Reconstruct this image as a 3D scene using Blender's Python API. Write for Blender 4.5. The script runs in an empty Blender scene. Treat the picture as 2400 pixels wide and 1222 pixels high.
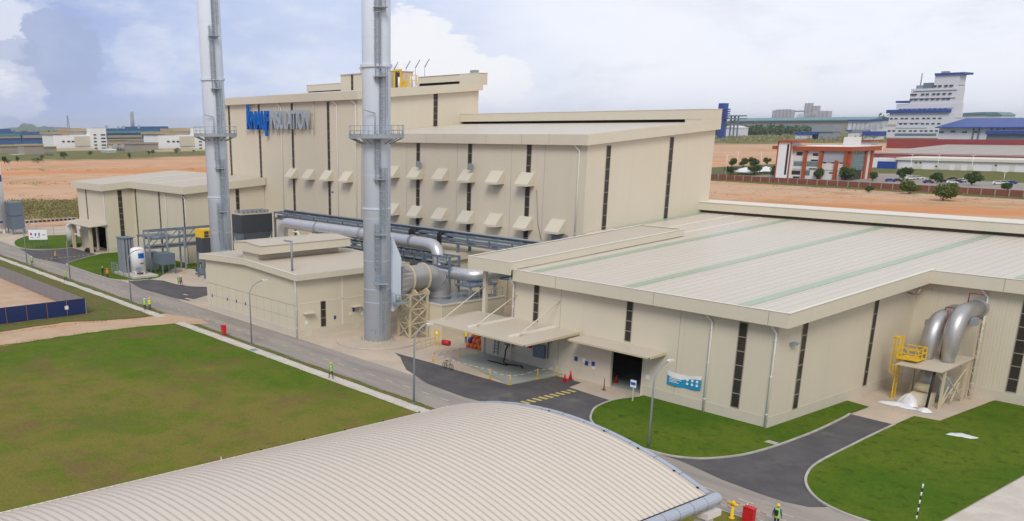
import bpy, bmesh, math, random
from mathutils import Vector, Matrix
import numpy as np
random.seed(7)
SC = bpy.context.scene
COL = SC.collection
R = math.radians

# ---------------------------------------------------------------- camera
CAM_H = 25.0
YAW, PITCH, ROLL = R(-53.4124), R(16.9482), R(-0.40987)
FPX, PPX, PPY = 2165.55, 863.55, 954.64           # focal length and principal point in photograph pixels
fw = np.array([math.sin(YAW)*math.cos(PITCH), math.cos(YAW)*math.cos(PITCH), -math.sin(PITCH)])
rt = np.array([math.cos(YAW), -math.sin(YAW), 0.0]); up = np.cross(rt, fw)
rt, up = math.cos(ROLL)*rt + math.sin(ROLL)*up, -math.sin(ROLL)*rt + math.cos(ROLL)*up
EYE = np.array([0, 0, CAM_H])
cam = bpy.data.cameras.new("camera"); cam_o = bpy.data.objects.new("camera", cam); COL.objects.link(cam_o)
cam_o.matrix_world = Matrix(((rt[0], up[0], -fw[0], 0), (rt[1], up[1], -fw[1], 0), (rt[2], up[2], -fw[2], CAM_H), (0, 0, 0, 1)))
cam.sensor_fit = 'HORIZONTAL'; cam.sensor_width = 36; cam.lens = FPX/2400*36
cam.shift_x = (1200-PPX)/2400; cam.shift_y = (PPY-611)/2400
cam.clip_start = 0.5; cam.clip_end = 60000
SC.camera = cam_o

# survey helpers: where the line of sight of a photograph pixel meets a known wall or the ground
def ray(x, y): return (x-PPX)/FPX*rt - (y-PPY)/FPX*up + fw
def G(x, y, z=0.0):
    d = ray(x, y); return EYE + (z-CAM_H)/d[2]*d
def onX(x, y, v):
    d = ray(x, y); return EYE + v/d[0]*d
def onY(x, y, v):
    d = ray(x, y); return EYE + v/d[1]*d
def zoomed(x0, y0, s): return lambda x, y, z=0.0: G(x0+x/s, y0+y/s, z)
r2 = zoomed(0, 400, 4.074); z6 = zoomed(400, 550, 3.4917); z8 = zoomed(950, 650, 3.4286)
z5 = zoomed(800, 450, 3.0545); r1 = zoomed(2000, 640, 3.055); rb = zoomed(1400, 1000, 2.4)
zr = zoomed(2000, 150, 3.7025); z7 = zoomed(1600, 130, 3.0); zo = zoomed(1640, 220, 4.7); z1 = zoomed(0, 200, 4.0)
zc = zoomed(260, 500, 6.79); zl = zoomed(0, 700, 2.341)

# ---------------------------------------------------------------- light
SC.view_settings.view_transform = 'Standard'; SC.view_settings.look = 'None'
SC.view_settings.exposure = 0.08; SC.view_settings.gamma = 1.0
SUN_EL, SUN_AZ = R(42), R(140)                      # azimuth clockwise from +Y
sun = bpy.data.lights.new("sun", 'SUN'); sun.energy = 1.9; sun.angle = R(24); sun.color = (1.0, 0.93, 0.82)
sun_o = bpy.data.objects.new("sun", sun); COL.objects.link(sun_o)
sd = Vector((math.sin(SUN_AZ)*math.cos(SUN_EL), math.cos(SUN_AZ)*math.cos(SUN_EL), math.sin(SUN_EL)))
sun_o.rotation_euler = sd.to_track_quat('Z', 'Y').to_euler(); sun_o.location = (0, 0, 200)

W = bpy.data.worlds.new("World"); SC.world = W; W.use_nodes = True
wt = W.node_tree; wt.nodes.clear()
class NT:
    """small node-tree writer"""
    def __init__(s, t): s.t = t
    def n(s, typ, **kw):
        nd = s.t.nodes.new(typ)
        for k, v in kw.items():
            if k == 'ins':
                for i, val in v.items():
                    if isinstance(val, bpy.types.NodeSocket): s.t.links.new(val, nd.inputs[i])
                    else: nd.inputs[i].default_value = val
            else: setattr(nd, k, v)
        return nd
    def math(s, op, a, b=0.0, c=0.0, clamp=False):
        nd = s.n('ShaderNodeMath', operation=op, use_clamp=clamp, ins={0: a, 1: b, 2: c}); return nd.outputs[0]
    def vmath(s, op, a, b=(0, 0, 0), out=0):
        nd = s.n('ShaderNodeVectorMath', operation=op, ins={0: a})
        if isinstance(b, bpy.types.NodeSocket): s.t.links.new(b, nd.inputs[1])
        else: nd.inputs[1].default_value = b
        return nd.outputs[out]
    def mix(s, f, a, b, mode='MIX'):
        nd = s.n('ShaderNodeMix', data_type='RGBA', blend_type=mode)
        for sk, val in ((nd.inputs[0], f), (nd.inputs[6], a), (nd.inputs[7], b)):
            if isinstance(val, bpy.types.NodeSocket): s.t.links.new(val, sk)
            elif not hasattr(val, '__len__'): sk.default_value = val
            else: sk.default_value = tuple(val) + ((1,) if len(val) == 3 else ())
        return nd.outputs[2]
    def ramp(s, f, pts):
        nd = s.n('ShaderNodeValToRGB', ins={0: f}); e = nd.color_ramp.elements
        while len(e) < len(pts): e.new(0.5)
        for el, (p, c) in zip(e, pts):
            el.position = p; el.color = (c, c, c, 1) if not hasattr(c, '__len__') else tuple(c)+(1,)
        return nd.outputs[0]
    def smooth(s, f, lo, hi):
        nd = s.n('ShaderNodeMapRange', interpolation_type='SMOOTHSTEP', ins={0: f, 1: lo, 2: hi, 3: 0.0, 4: 1.0}); return nd.outputs[0]
    def noise(s, v, scale, detail=4, rough=0.55, col=False, dist=0.0):
        nd = s.n('ShaderNodeTexNoise', ins={'Scale': scale, 'Detail': detail, 'Roughness': rough, 'Distortion': dist})
        if v is not None: s.t.links.new(v, nd.inputs['Vector'])
        return nd.outputs[1 if col else 0]
N = NT(wt)
skyn = N.n('ShaderNodeTexSky', sky_type='NISHITA', sun_disc=False, sun_elevation=SUN_EL, sun_rotation=SUN_AZ)
dirv = N.n('ShaderNodeTexCoord').outputs['Generated']
flat = N.vmath('MULTIPLY', dirv, (1, 1, 2.6))
big = N.noise(flat, 3.2, 6, 0.55); mid_ = N.noise(flat, 9.0, 6, 0.6); fine = N.noise(flat, 26.0, 5, 0.6)
def dvec(px, py):
    d = ray(px, py); d = d/np.linalg.norm(d); return tuple(d)
def near(px, py, rx, warp=0.0, stretch=1.0):
    """1 near the sky direction of a pixel, 0 away from it (a cloud of its own)"""
    c = dvec(px, py)
    d = N.vmath('SUBTRACT', dirv, c)
    w = N.vmath('SCALE', N.vmath('SUBTRACT', N.noise(flat, 34, 7, 0.66, col=True), (0.5, 0.5, 0.5)), (0, 0, 0))
    w.node.inputs['Scale'].default_value = warp
    d = N.vmath('ADD', d, w); d = N.vmath('MULTIPLY', d, (1, 1, stretch))
    ln = N.vmath('LENGTH', d, out=1)
    return N.math('SUBTRACT', 1.0, N.math('DIVIDE', ln, rx/FPX), clamp=True)
# how far to the right (towards the bright side of the sky) a direction lies
dl, dr = np.array(dvec(150, 200)), np.array(dvec(1500, 200)); ax = dr-dl; ax /= np.linalg.norm(ax)
t = N.vmath('DOT_PRODUCT', dirv, tuple(ax), out=1)
t0, t1 = float(dl@ax), float(dr@ax)
side = N.n('ShaderNodeMapRange', ins={0: t, 1: t0, 2: t1, 3: 0.0, 4: 1.0}).outputs[0]
SKYK = 9.6
def sk(r, g, b): return (r*SKYK, g*SKYK, b*SKYK)
side_n = N.math('ADD', side, N.math('MULTIPLY', N.math('SUBTRACT', big, 0.5), 0.9))
cl = N.mix(N.smooth(side_n, -0.1, 0.55), sk(.335, .42, .71), sk(.56, .64, .87))
cl = N.mix(N.smooth(side_n, 0.35, 1.0), cl, sk(.88, .90, .985))
grey = N.math('MULTIPLY', N.smooth(mid_, 0.5, 0.72), 0.22)
cl = N.mix(grey, cl, sk(.44, .50, .68))
lightc = N.math('MULTIPLY', N.smooth(N.math('ADD', N.math('MULTIPLY', big, .6), N.math('MULTIPLY', fine, .4)), 0.5, 0.68), 0.38)
cl = N.mix(lightc, cl, sk(.80, .83, .92))
# grey cloud at the left with a bright rim, cumulus heads behind the chimneys
rim = N.smooth(near(20, 90, 190, 0.08, 1.1), 0.2, 0.65)
cl = N.mix(N.math('MULTIPLY', rim, .75), cl, sk(.80, .82, .90))
blob = N.math('MAXIMUM', N.math('MAXIMUM', N.smooth(near(108, 72, 62, 0.030, 1.0), 0.2, 0.30), N.smooth(near(150, 130, 105, 0.040, .9), 0.2, 0.34)), N.math('MAXIMUM', N.smooth(near(185, 105, 58, 0.030, 1.1), 0.2, 0.34), N.smooth(near(95, 165, 75, 0.03, 1.3), 0.15, 0.5)))
cl = N.mix(N.math('MULTIPLY', blob, .85), cl, sk(.355, .425, .655))
blob2 = N.smooth(near(22, 128, 80, 0.04, 1.7), 0.2, 0.4)
cl = N.mix(N.math('MULTIPLY', blob2, .6), cl, sk(.36, .43, .64))
for (px, py, rr, k) in ((955, 85, 70, .9), (1000, 125, 85, .9), (1060, 160, 75, .9), (1185, 190, 62, .85), (1125, 178, 66, .9), (1840, 195, 60, .5), (335, 122, 70, .16), (30, 215, 70, .3), (1560, 60, 90, .3)):
    cu = N.smooth(near(px, py, rr*1.3, 0.04, 1.15), 0.2, 0.36)
    cl = N.mix(N.math('MULTIPLY', cu, k), cl, sk(.90, .90, .95))
zz = N.n('ShaderNodeSeparateXYZ', ins={0: dirv}).outputs[2]
hor = N.smooth(zz, 0.05, 0.0)
cl = N.mix(N.math('MULTIPLY', hor, .25), cl, sk(.60, .66, .84))
overhead = N.smooth(zz, 0.18, 0.6)
cl = N.mix(overhead, cl, sk(.64, .665, .72))
skc = N.mix(0.93, skyn.outputs[0], cl)
bg = N.n('ShaderNodeBackground', ins={0: skc, 1: 0.105})
N.t.links.new(bg.outputs[0], N.n('ShaderNodeOutputWorld').inputs[0])

# ---------------------------------------------------------------- materials
def new_mat(name):
    m = bpy.data.materials.new(name); m.use_nodes = True
    t = m.node_tree; b = t.nodes['Principled BSDF']; return m, NT(t), b
def pos(N): return N.n('ShaderNodeNewGeometry').outputs['Position']
def lin(c): return tuple(((v/255)/12.92 if v/255 <= 0.04045 else ((v/255+0.055)/1.055)**2.4) for v in c)
def plain(name, col, rough=0.6, metal=0.0, var=0.12, scale=2.0, bump=0.0, spec=0.4, stretch=(1, 1, 1), scale2=None):
    m, N, b = new_mat(name)
    p = N.vmath('MULTIPLY', pos(N), stretch)
    n = N.noise(p, scale, 5, 0.6)
    k = N.math('ADD', 1.0-var, N.math('MULTIPLY', n, 2*var))
    c = N.mix(1.0, col, N.n('ShaderNodeCombineColor', ins={0: k, 1: k, 2: k}).outputs[0], 'MULTIPLY')
    N.t.links.new(c, b.inputs['Base Color'])
    b.inputs['Roughness'].default_value = rough; b.inputs['Metallic'].default_value = metal
    b.inputs['Specular IOR Level'].default_value = spec
    N.t.links.new(N.math('ADD', rough-0.08, N.math('MULTIPLY', N.noise(p, scale*3, 3), 0.16)), b.inputs['Roughness'])
    if bump:
        bn = N.n('ShaderNodeBump', ins={'Strength': bump, 'Distance': 0.05, 'Height': N.noise(p, scale*4, 4)})
        N.t.links.new(bn.outputs[0], b.inputs['Normal'])
    return m
def ribbed(name, col, axis, pitch=0.25, depth=0.03, strength=0.5, joint=0.0, joint_k=0.86, var=0.07, rough=0.5, streak=(.35, .35, .03), dirt=0.0, dirtcol=(.3, .24, .17), linek=0.0):
    """profiled sheet metal; axis gives the direction across the ribs"""
    m, N, b = new_mat(name)
    p = pos(N); x = N.vmath('DOT_PRODUCT', p, axis, out=1)
    fr = N.math('FRACT', N.math('DIVIDE', x, pitch))
    tri = N.math('ABSOLUTE', N.math('SUBTRACT', fr, 0.5))
    h = N.smooth(tri, 0.30, 0.42)
    bn = N.n('ShaderNodeBump', ins={'Strength': strength, 'Distance': depth, 'Height': h})
    N.t.links.new(bn.outputs[0], b.inputs['Normal'])
    n = N.noise(N.vmath('MULTIPLY', p, streak), 1.0, 5, 0.6); n2 = N.noise(p, 0.11, 3, 0.5)
    k = N.math('ADD', 1.0-var, N.math('MULTIPLY', N.math('ADD', N.math('MULTIPLY', n, .6), N.math('MULTIPLY', n2, .4)), 2*var))
    if linek:
        k = N.math('MULTIPLY', k, N.math('SUBTRACT', 1.0, N.math('MULTIPLY', N.smooth(tri, 0.40, 0.48), linek)))
    if joint:
        jf = N.math('FRACT', N.math('DIVIDE', N.math('ADD', x, 0.37), joint))
        k = N.math('MULTIPLY', k, N.math('ADD', joint_k, N.math('MULTIPLY', N.math('GREATER_THAN', jf, 0.05/joint), 1-joint_k)))
    c = N.mix(1.0, col, N.n('ShaderNodeCombineColor', ins={0: k, 1: k, 2: k}).outputs[0], 'MULTIPLY')
    if dirt:
        dn = N.smooth(N.noise(N.vmath('MULTIPLY', p, streak), 1.7, 6, 0.65), 0.52, 0.75)
        c = N.mix(N.math('MULTIPLY', dn, dirt), c, dirtcol)
    N.t.links.new(c, b.inputs['Base Color']); b.inputs['Roughness'].default_value = rough
    b.inputs['Specular IOR Level'].default_value = 0.35
    return m
CREAM = (.635, .58, .465)
M = {}
M['wall'] = ribbed('cream_cladding', CREAM, (1, 1, 0), 0.28, 0.02, 0.35, 5.88, 0.90)
M['wall_panel'] = plain('cream_panel', (.635, .58, .45), 0.55, var=.06, scale=.3, stretch=(1, 1, .2))
M['trim'] = plain('cream_trim', (.62, .575, .465), 0.5, var=.05, scale=.4, stretch=(1, 1, .15))
M['trim_light'] = plain('pale_trim', (.74, .70, .62), 0.45, var=.05, scale=.5)
M['cream_steel'] = plain('cream_steel', (.56, .48, .34), 0.5, var=.06, scale=1.5)
M['plinth'] = plain('plinth_concrete', (.58, .53, .44), 0.8, var=.1, scale=.6)
M['roof'] = ribbed('pale_roof_sheet', (.62, .565, .495), (1, 0, 0), 1.0, 0.04, 0.7, 5.9, .90, .09, .42, (.9, .03, .1), .16, (.40, .31, .22), .13)
M['roof_tan'] = ribbed('tan_roof_sheet', (.56, .50, .41), (1, 0, 0), 0.4, 0.03, 0.4, 0.0, 1, .07, .5, (.3, .05, .1), .06, (.40, .33, .24), .06)
M['roof_x'] = ribbed('tan_roof_sheet_across', (.56, .50, .42), (0, 1, 0), 0.4, 0.03, 0.4, 0.0, 1, .07, .5, (.05, .3, .1), .06, (.40, .33, .24), .06)
M['vault'] = ribbed('vault_roof_sheet', (.67, .61, .535), (0, 1, 0), 3.0, 0.001, 0.02, 0, 1, .05, .45, (.05, .6, .3), .10, (.50, .43, .36))
M['vault_rib'] = plain('vault_rib_sheet', (.50, .44, .385), 0.5, var=.06, scale=.8)
M['skylight'] = plain('green_skylight', (.345, .43, .32), 0.3, var=.10, scale=.8, stretch=(1, .2, 1))
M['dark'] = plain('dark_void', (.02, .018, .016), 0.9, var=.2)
M['louver'] = ribbed('louver_dark_slat', (.10, .085, .075), (0, 0, 1), 0.22, .05, .8)  # dark brown ribbed slats of the ridge louvre
M['pane'] = plain('window_pane', (.040, .034, .030), 0.3, var=.45, scale=.7, stretch=(1, 1, 1), spec=.35)
M['frame'] = plain('window_frame', (.32, .285, .24), 0.5, var=.1)
M['white_pipe'] = plain('white_pvc', (.74, .73, .71), 0.4, var=.05)
M['stack'] = plain('grey_stack_paint', (.62, .69, .79), 0.7, var=.10, scale=.9, stretch=(1, 1, .12), spec=.06)
M['stack_dark'] = plain('grey_ladder_steel', (.30, .345, .39), 0.5, var=.1, scale=1.5)
M['stack_rail'] = plain('grey_rail_steel', (.33, .375, .41), 0.45, .2, var=.1, scale=1.5)
M['steel'] = plain('blue_grey_steel', (.135, .175, .225), 0.5, var=.15, scale=1.0)
M['steel_light'] = plain('light_grey_steel', (.27, .30, .335), 0.5, var=.12, scale=1.0)
M['darkunit'] = plain('charcoal_casing', (.055, .062, .075), 0.5, var=.15, scale=.8)
M['alu'] = plain('aluminium_cladding', (.66, .66, .67), 0.36, .75, var=.10, scale=1.2, bump=.12)
M['alu_dull'] = plain('dull_aluminium', (.46, .46, .47), 0.42, .7, var=.10, scale=1.2, bump=.12)
M['duct'] = plain('grey_duct_sheet', (.42, .41, .41), 0.42, .45, var=.10, scale=.7, bump=.08)
M['yellow'] = plain('yellow_paint', (.78, .50, .02), 0.45, var=.08)
M['red'] = plain('red_paint', (.55, .02, .025), 0.4, var=.1)
M['redpipe'] = plain('red_pipe', (.26, .04, .035), 0.45, var=.1)
M['orange'] = plain('orange_plastic', (.80, .17, .04), 0.5, var=.15)
M['blue'] = plain('blue_sign_paint', (.006, .125, .50), 0.5, var=.06, spec=.15)
M['greyletter'] = plain('grey_sign_metal', (.36, .41, .47), 0.5, 0, var=.1)
M['white'] = plain('white_paint', (.80, .80, .81), 0.4, var=.04)
M['offwhite'] = plain('off_white_paint', (.68, .66, .63), 0.5, var=.08)
M['black'] = plain('black_rubber', (.02, .02, .02), 0.6, var=.2)
M['asphalt_new'] = plain('fresh_asphalt', (.105, .10, .108), 0.85, var=.30, scale=.45, bump=.3, spec=.2)
M['navy'] = plain('navy_hoarding', (.012, .028, .115), 0.45, var=.12)
M['bluepaint'] = plain('blue_paint', (.02, .06, .30), 0.4, var=.1)
M['greyfence'] = ribbed('grey_fence_sheet', (.235, .215, .215), (1, 0, 0), .35, .03, .5)
M['hose'] = plain('dark_hose', (.03, .03, .03), 0.6, var=.2)
M['cyan'] = plain('banner_cyan', (.01, .28, .52), 0.5, var=.06)
M['plastic'] = plain('white_plastic_sheet', (.74, .75, .80), 0.35, var=.08, bump=.2)
M['rust'] = plain('rusty_steel', (.24, .12, .08), .7, var=.2)
M['tape_red'] = plain('faded_red_tape', (.52, .20, .20), .6)
M['mark_yellow'] = plain('road_marking_yellow', (.62, .50, .16), 0.7, var=.3, scale=3)
M['mark_white'] = plain('road_marking_cream', (.60, .52, .38), 0.8, var=.30, scale=2)
def conc(name, col, col2, sc=.25, spots=.5, stretch=None, dust=None):
    m, N, b = new_mat(name); p = pos(N)
    if stretch: p = N.vmath('MULTIPLY', p, stretch)
    n = N.smooth(N.noise(p, sc, 7, 0.65), 0.35, 0.68)
    c = N.mix(n, col, col2)
    f = N.noise(p, 3.1, 5, .7); c = N.mix(N.math('MULTIPLY', N.smooth(f, .5, .75), spots), c, tuple(v*.72 for v in col))
    if dust: c = N.mix(N.math('MULTIPLY', N.smooth(N.noise(pos(N), .22, 7, .72), .54, .72), .6), c, dust)
    N.t.links.new(c, b.inputs['Base Color']); b.inputs['Roughness'].default_value = .88; b.inputs['Specular IOR Level'].default_value = .2
    bn = N.n('ShaderNodeBump', ins={'Strength': .25, 'Distance': .03, 'Height': N.noise(p, 7, 5)}); N.t.links.new(bn.outputs[0], b.inputs['Normal'])
    return m
M['concrete'] = conc('site_concrete', (.49, .42, .35), (.58, .48, .38))
M['conc_path'] = conc('pale_path_concrete', (.62, .58, .53), (.52, .48, .42), .5)
M['kerb'] = conc('kerb_concrete', (.50, .48, .44), (.38, .36, .32), .7)
M['slab_green'] = conc('polished_slab', (.40, .44, .41), (.33, .375, .355), .3, .3)
M['asphalt_new'] = conc('fresh_asphalt', (.092, .088, .096), (.125, .118, .120), .35, .25, None, (.21, .19, .175))
M['asphalt_old'] = conc('worn_asphalt', (.36, .32, .285), (.27, .245, .23), .5, .35, (.12, 1.0, 1.0), (.42, .36, .30))
M['earth'] = conc('orange_earth', (.56, .40, .28), (.47, .33, .22), .2, .35)
M['scrape'] = conc('scraped_earth', (.50, .34, .23), (.55, .42, .31), .3, .3)
def grass(name, a, b_, c_, s1=.05, dry=0.5, patch=(0, 0)):
    m, N, b = new_mat(name); p = N.vmath('ADD', pos(N), (patch[0], patch[1], 0))
    n1 = N.noise(p, s1, 5, .6); n2 = N.noise(p, .9, 6, .7); n3 = N.noise(p, 6.0, 5, .75)
    k = N.math('ADD', N.math('MULTIPLY', n1, .7), N.math('MULTIPLY', n2, .3))
    c = N.mix(N.smooth(k, dry-.10, dry+.10), a, b_)
    c = N.mix(N.smooth(n2, .46, .72), c, c_)
    kk = N.math('ADD', .36, N.math('MULTIPLY', n3, 1.28))
    c = N.mix(1.0, c, N.n('ShaderNodeCombineColor', ins={0: kk, 1: kk, 2: kk}).outputs[0], 'MULTIPLY')
    N.t.links.new(c, b.inputs['Base Color']); b.inputs['Roughness'].default_value = .95; b.inputs['Specular IOR Level'].default_value = .1
    bn = N.n('ShaderNodeBump', ins={'Strength': .5, 'Distance': .06, 'Height': N.noise(p, 9, 5, .7)}); N.t.links.new(bn.outputs[0], b.inputs['Normal'])
    return m
M['grass'] = grass('lush_grass', (.064, .130, .009), (.118, .160, .016), (.038, .084, .008), .08)
M['grass_verge'] = grass('verge_grass', (.11, .14, .03), (.15, .135, .05), (.20, .15, .08), .3)
# the big lawn: green far side fading to a dry olive near the vaulted roof
m, N, b = new_mat('dry_lawn'); p = pos(N)
gx = N.vmath('DOT_PRODUCT', p, (-.62, .78, 0), out=1)
n1 = N.noise(p, .085, 6, .62); n2 = N.noise(p, .7, 6, .7); n3 = N.noise(p, 5.0, 6, .75)
k = N.math('ADD', N.smooth(gx, 62, 112), N.math('MULTIPLY', N.math('SUBTRACT', n1, .5), 1.5))
c = N.mix(N.smooth(k, .25, .62), (.188, .166, .038), (.078, .142, .009))
c = N.mix(N.math('MULTIPLY', N.smooth(n2, .45, .75), .55), c, (.16, .175, .025))
c = N.mix(N.math('MULTIPLY', N.smooth(N.noise(p, .16, 7, .74), .46, .62), .7), c, (.165, .115, .048))
c = N.mix(N.math('MULTIPLY', N.smooth(N.noise(N.vmath('ADD', p, (31, 7, 0)), .095, 6, .7), .50, .62), .6), c, (.095, .150, .013))
c = N.mix(N.math('MULTIPLY', N.smooth(N.noise(p, .24, 7, .76), .48, .62), .8), c, (.115, .160, .015))
c = N.mix(N.math('MULTIPLY', N.smooth(N.noise(p, 1.7, 5, .75), .58, .75), .5), c, (.20, .165, .065))
kk = N.math('ADD', .42, N.math('MULTIPLY', n3, 1.16))
c = N.mix(1.0, c, N.n('ShaderNodeCombineColor', ins={0: kk, 1: kk, 2: kk}).outputs[0], 'MULTIPLY')
N.t.links.new(c, b.inputs['Base Color']); b.inputs['Roughness'].default_value = .95; b.inputs['Specular IOR Level'].default_value = .1
bn = N.n('ShaderNodeBump', ins={'Strength': .5, 'Distance': .06, 'Height': N.noise(p, 8, 5, .7)}); N.t.links.new(bn.outputs[0], b.inputs['Normal'])
M['lawn'] = m
# the plain: orange earth with scrub and grass, greener with distance
m, N, b = new_mat('plain_earth'); p = pos(N)
dist = N.vmath('LENGTH', p, out=1)
rad = N.vmath('MULTIPLY', p, (.012, .012, 0))
n1 = N.noise(p, .010, 7, .62); n2 = N.noise(p, .05, 7, .68); n3 = N.noise(p, .35, 6, .7)
lgd = N.math('LOGARITHM', dist, 2.0)
band = N.noise(N.n('ShaderNodeCombineXYZ', ins={0: N.math('MULTIPLY', lgd, 7.0), 1: N.math('MULTIPLY', n1, 1.6), 2: 0.0}).outputs[0], 1.0, 6, .66)
c = N.mix(N.smooth(band, .38, .56), (.60, .265, .115), (.58, .39, .26))
c = N.mix(N.math('MULTIPLY', N.smooth(n2, .46, .72), .7), c, (.54, .255, .115))
c = N.mix(N.math('MULTIPLY', N.smooth(N.noise(N.vmath('MULTIPLY', p, (.45, 1, 1)), .03, 7, .74), .52, .66), .65), c, (.33, .25, .12))
scrub = N.smooth(N.math('ADD', N.math('ADD', N.math('MULTIPLY', n2, .45), N.math('MULTIPLY', n3, .25)), N.math('MULTIPLY', band, .3)), .56, .63)
c = N.mix(N.math('MULTIPLY', scrub, .75), c, (.20, .17, .065))
yv = N.n('ShaderNodeSeparateXYZ', ins={0: p}).outputs[1]
far = N.smooth(N.math('SUBTRACT', N.math('ADD', dist, N.math('MULTIPLY', N.math('SUBTRACT', n1, .5), 200)), N.math('MULTIPLY', N.math('MAXIMUM', N.math('SUBTRACT', yv, 300.0), 0.0), .6)), 770, 840)
gcol = N.mix(N.smooth(n2, .4, .62), (.19, .18, .075), (.13, .14, .05))
c = N.mix(far, c, gcol)
N.t.links.new(c, b.inputs['Base Color']); b.inputs['Roughness'].default_value = .95; b.inputs['Specular IOR Level'].default_value = .1
M['plain'] = m
def leafmat(name, a, b_):
    m, N, b = new_mat(name); p = pos(N)
    c = N.mix(N.smooth(N.noise(p, 1.1, 4, .6), .35, .65), a, b_)
    rnd = N.n('ShaderNodeNewGeometry').outputs['Random Per Island']
    kk = N.math('ADD', .6, N.math('MULTIPLY', rnd, .8))
    c = N.mix(1.0, c, N.n('ShaderNodeCombineColor', ins={0: kk, 1: kk, 2: kk}).outputs[0], 'MULTIPLY')
    N.t.links.new(c, b.inputs['Base Color']); b.inputs['Roughness'].default_value = .8
    return m
M['leaf'] = leafmat('leaf_green', (.04, .078, .016), (.07, .115, .026))
M['leaf_bright'] = leafmat('leaf_yellow_green', (.12, .15, .03), (.085, .12, .022))
M['leaf_scrub'] = leafmat('scrub_olive', (.25, .225, .095), (.17, .17, .055))
M['bark'] = plain('bark', (.10, .075, .055), .9, var=.2, scale=5)

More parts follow.
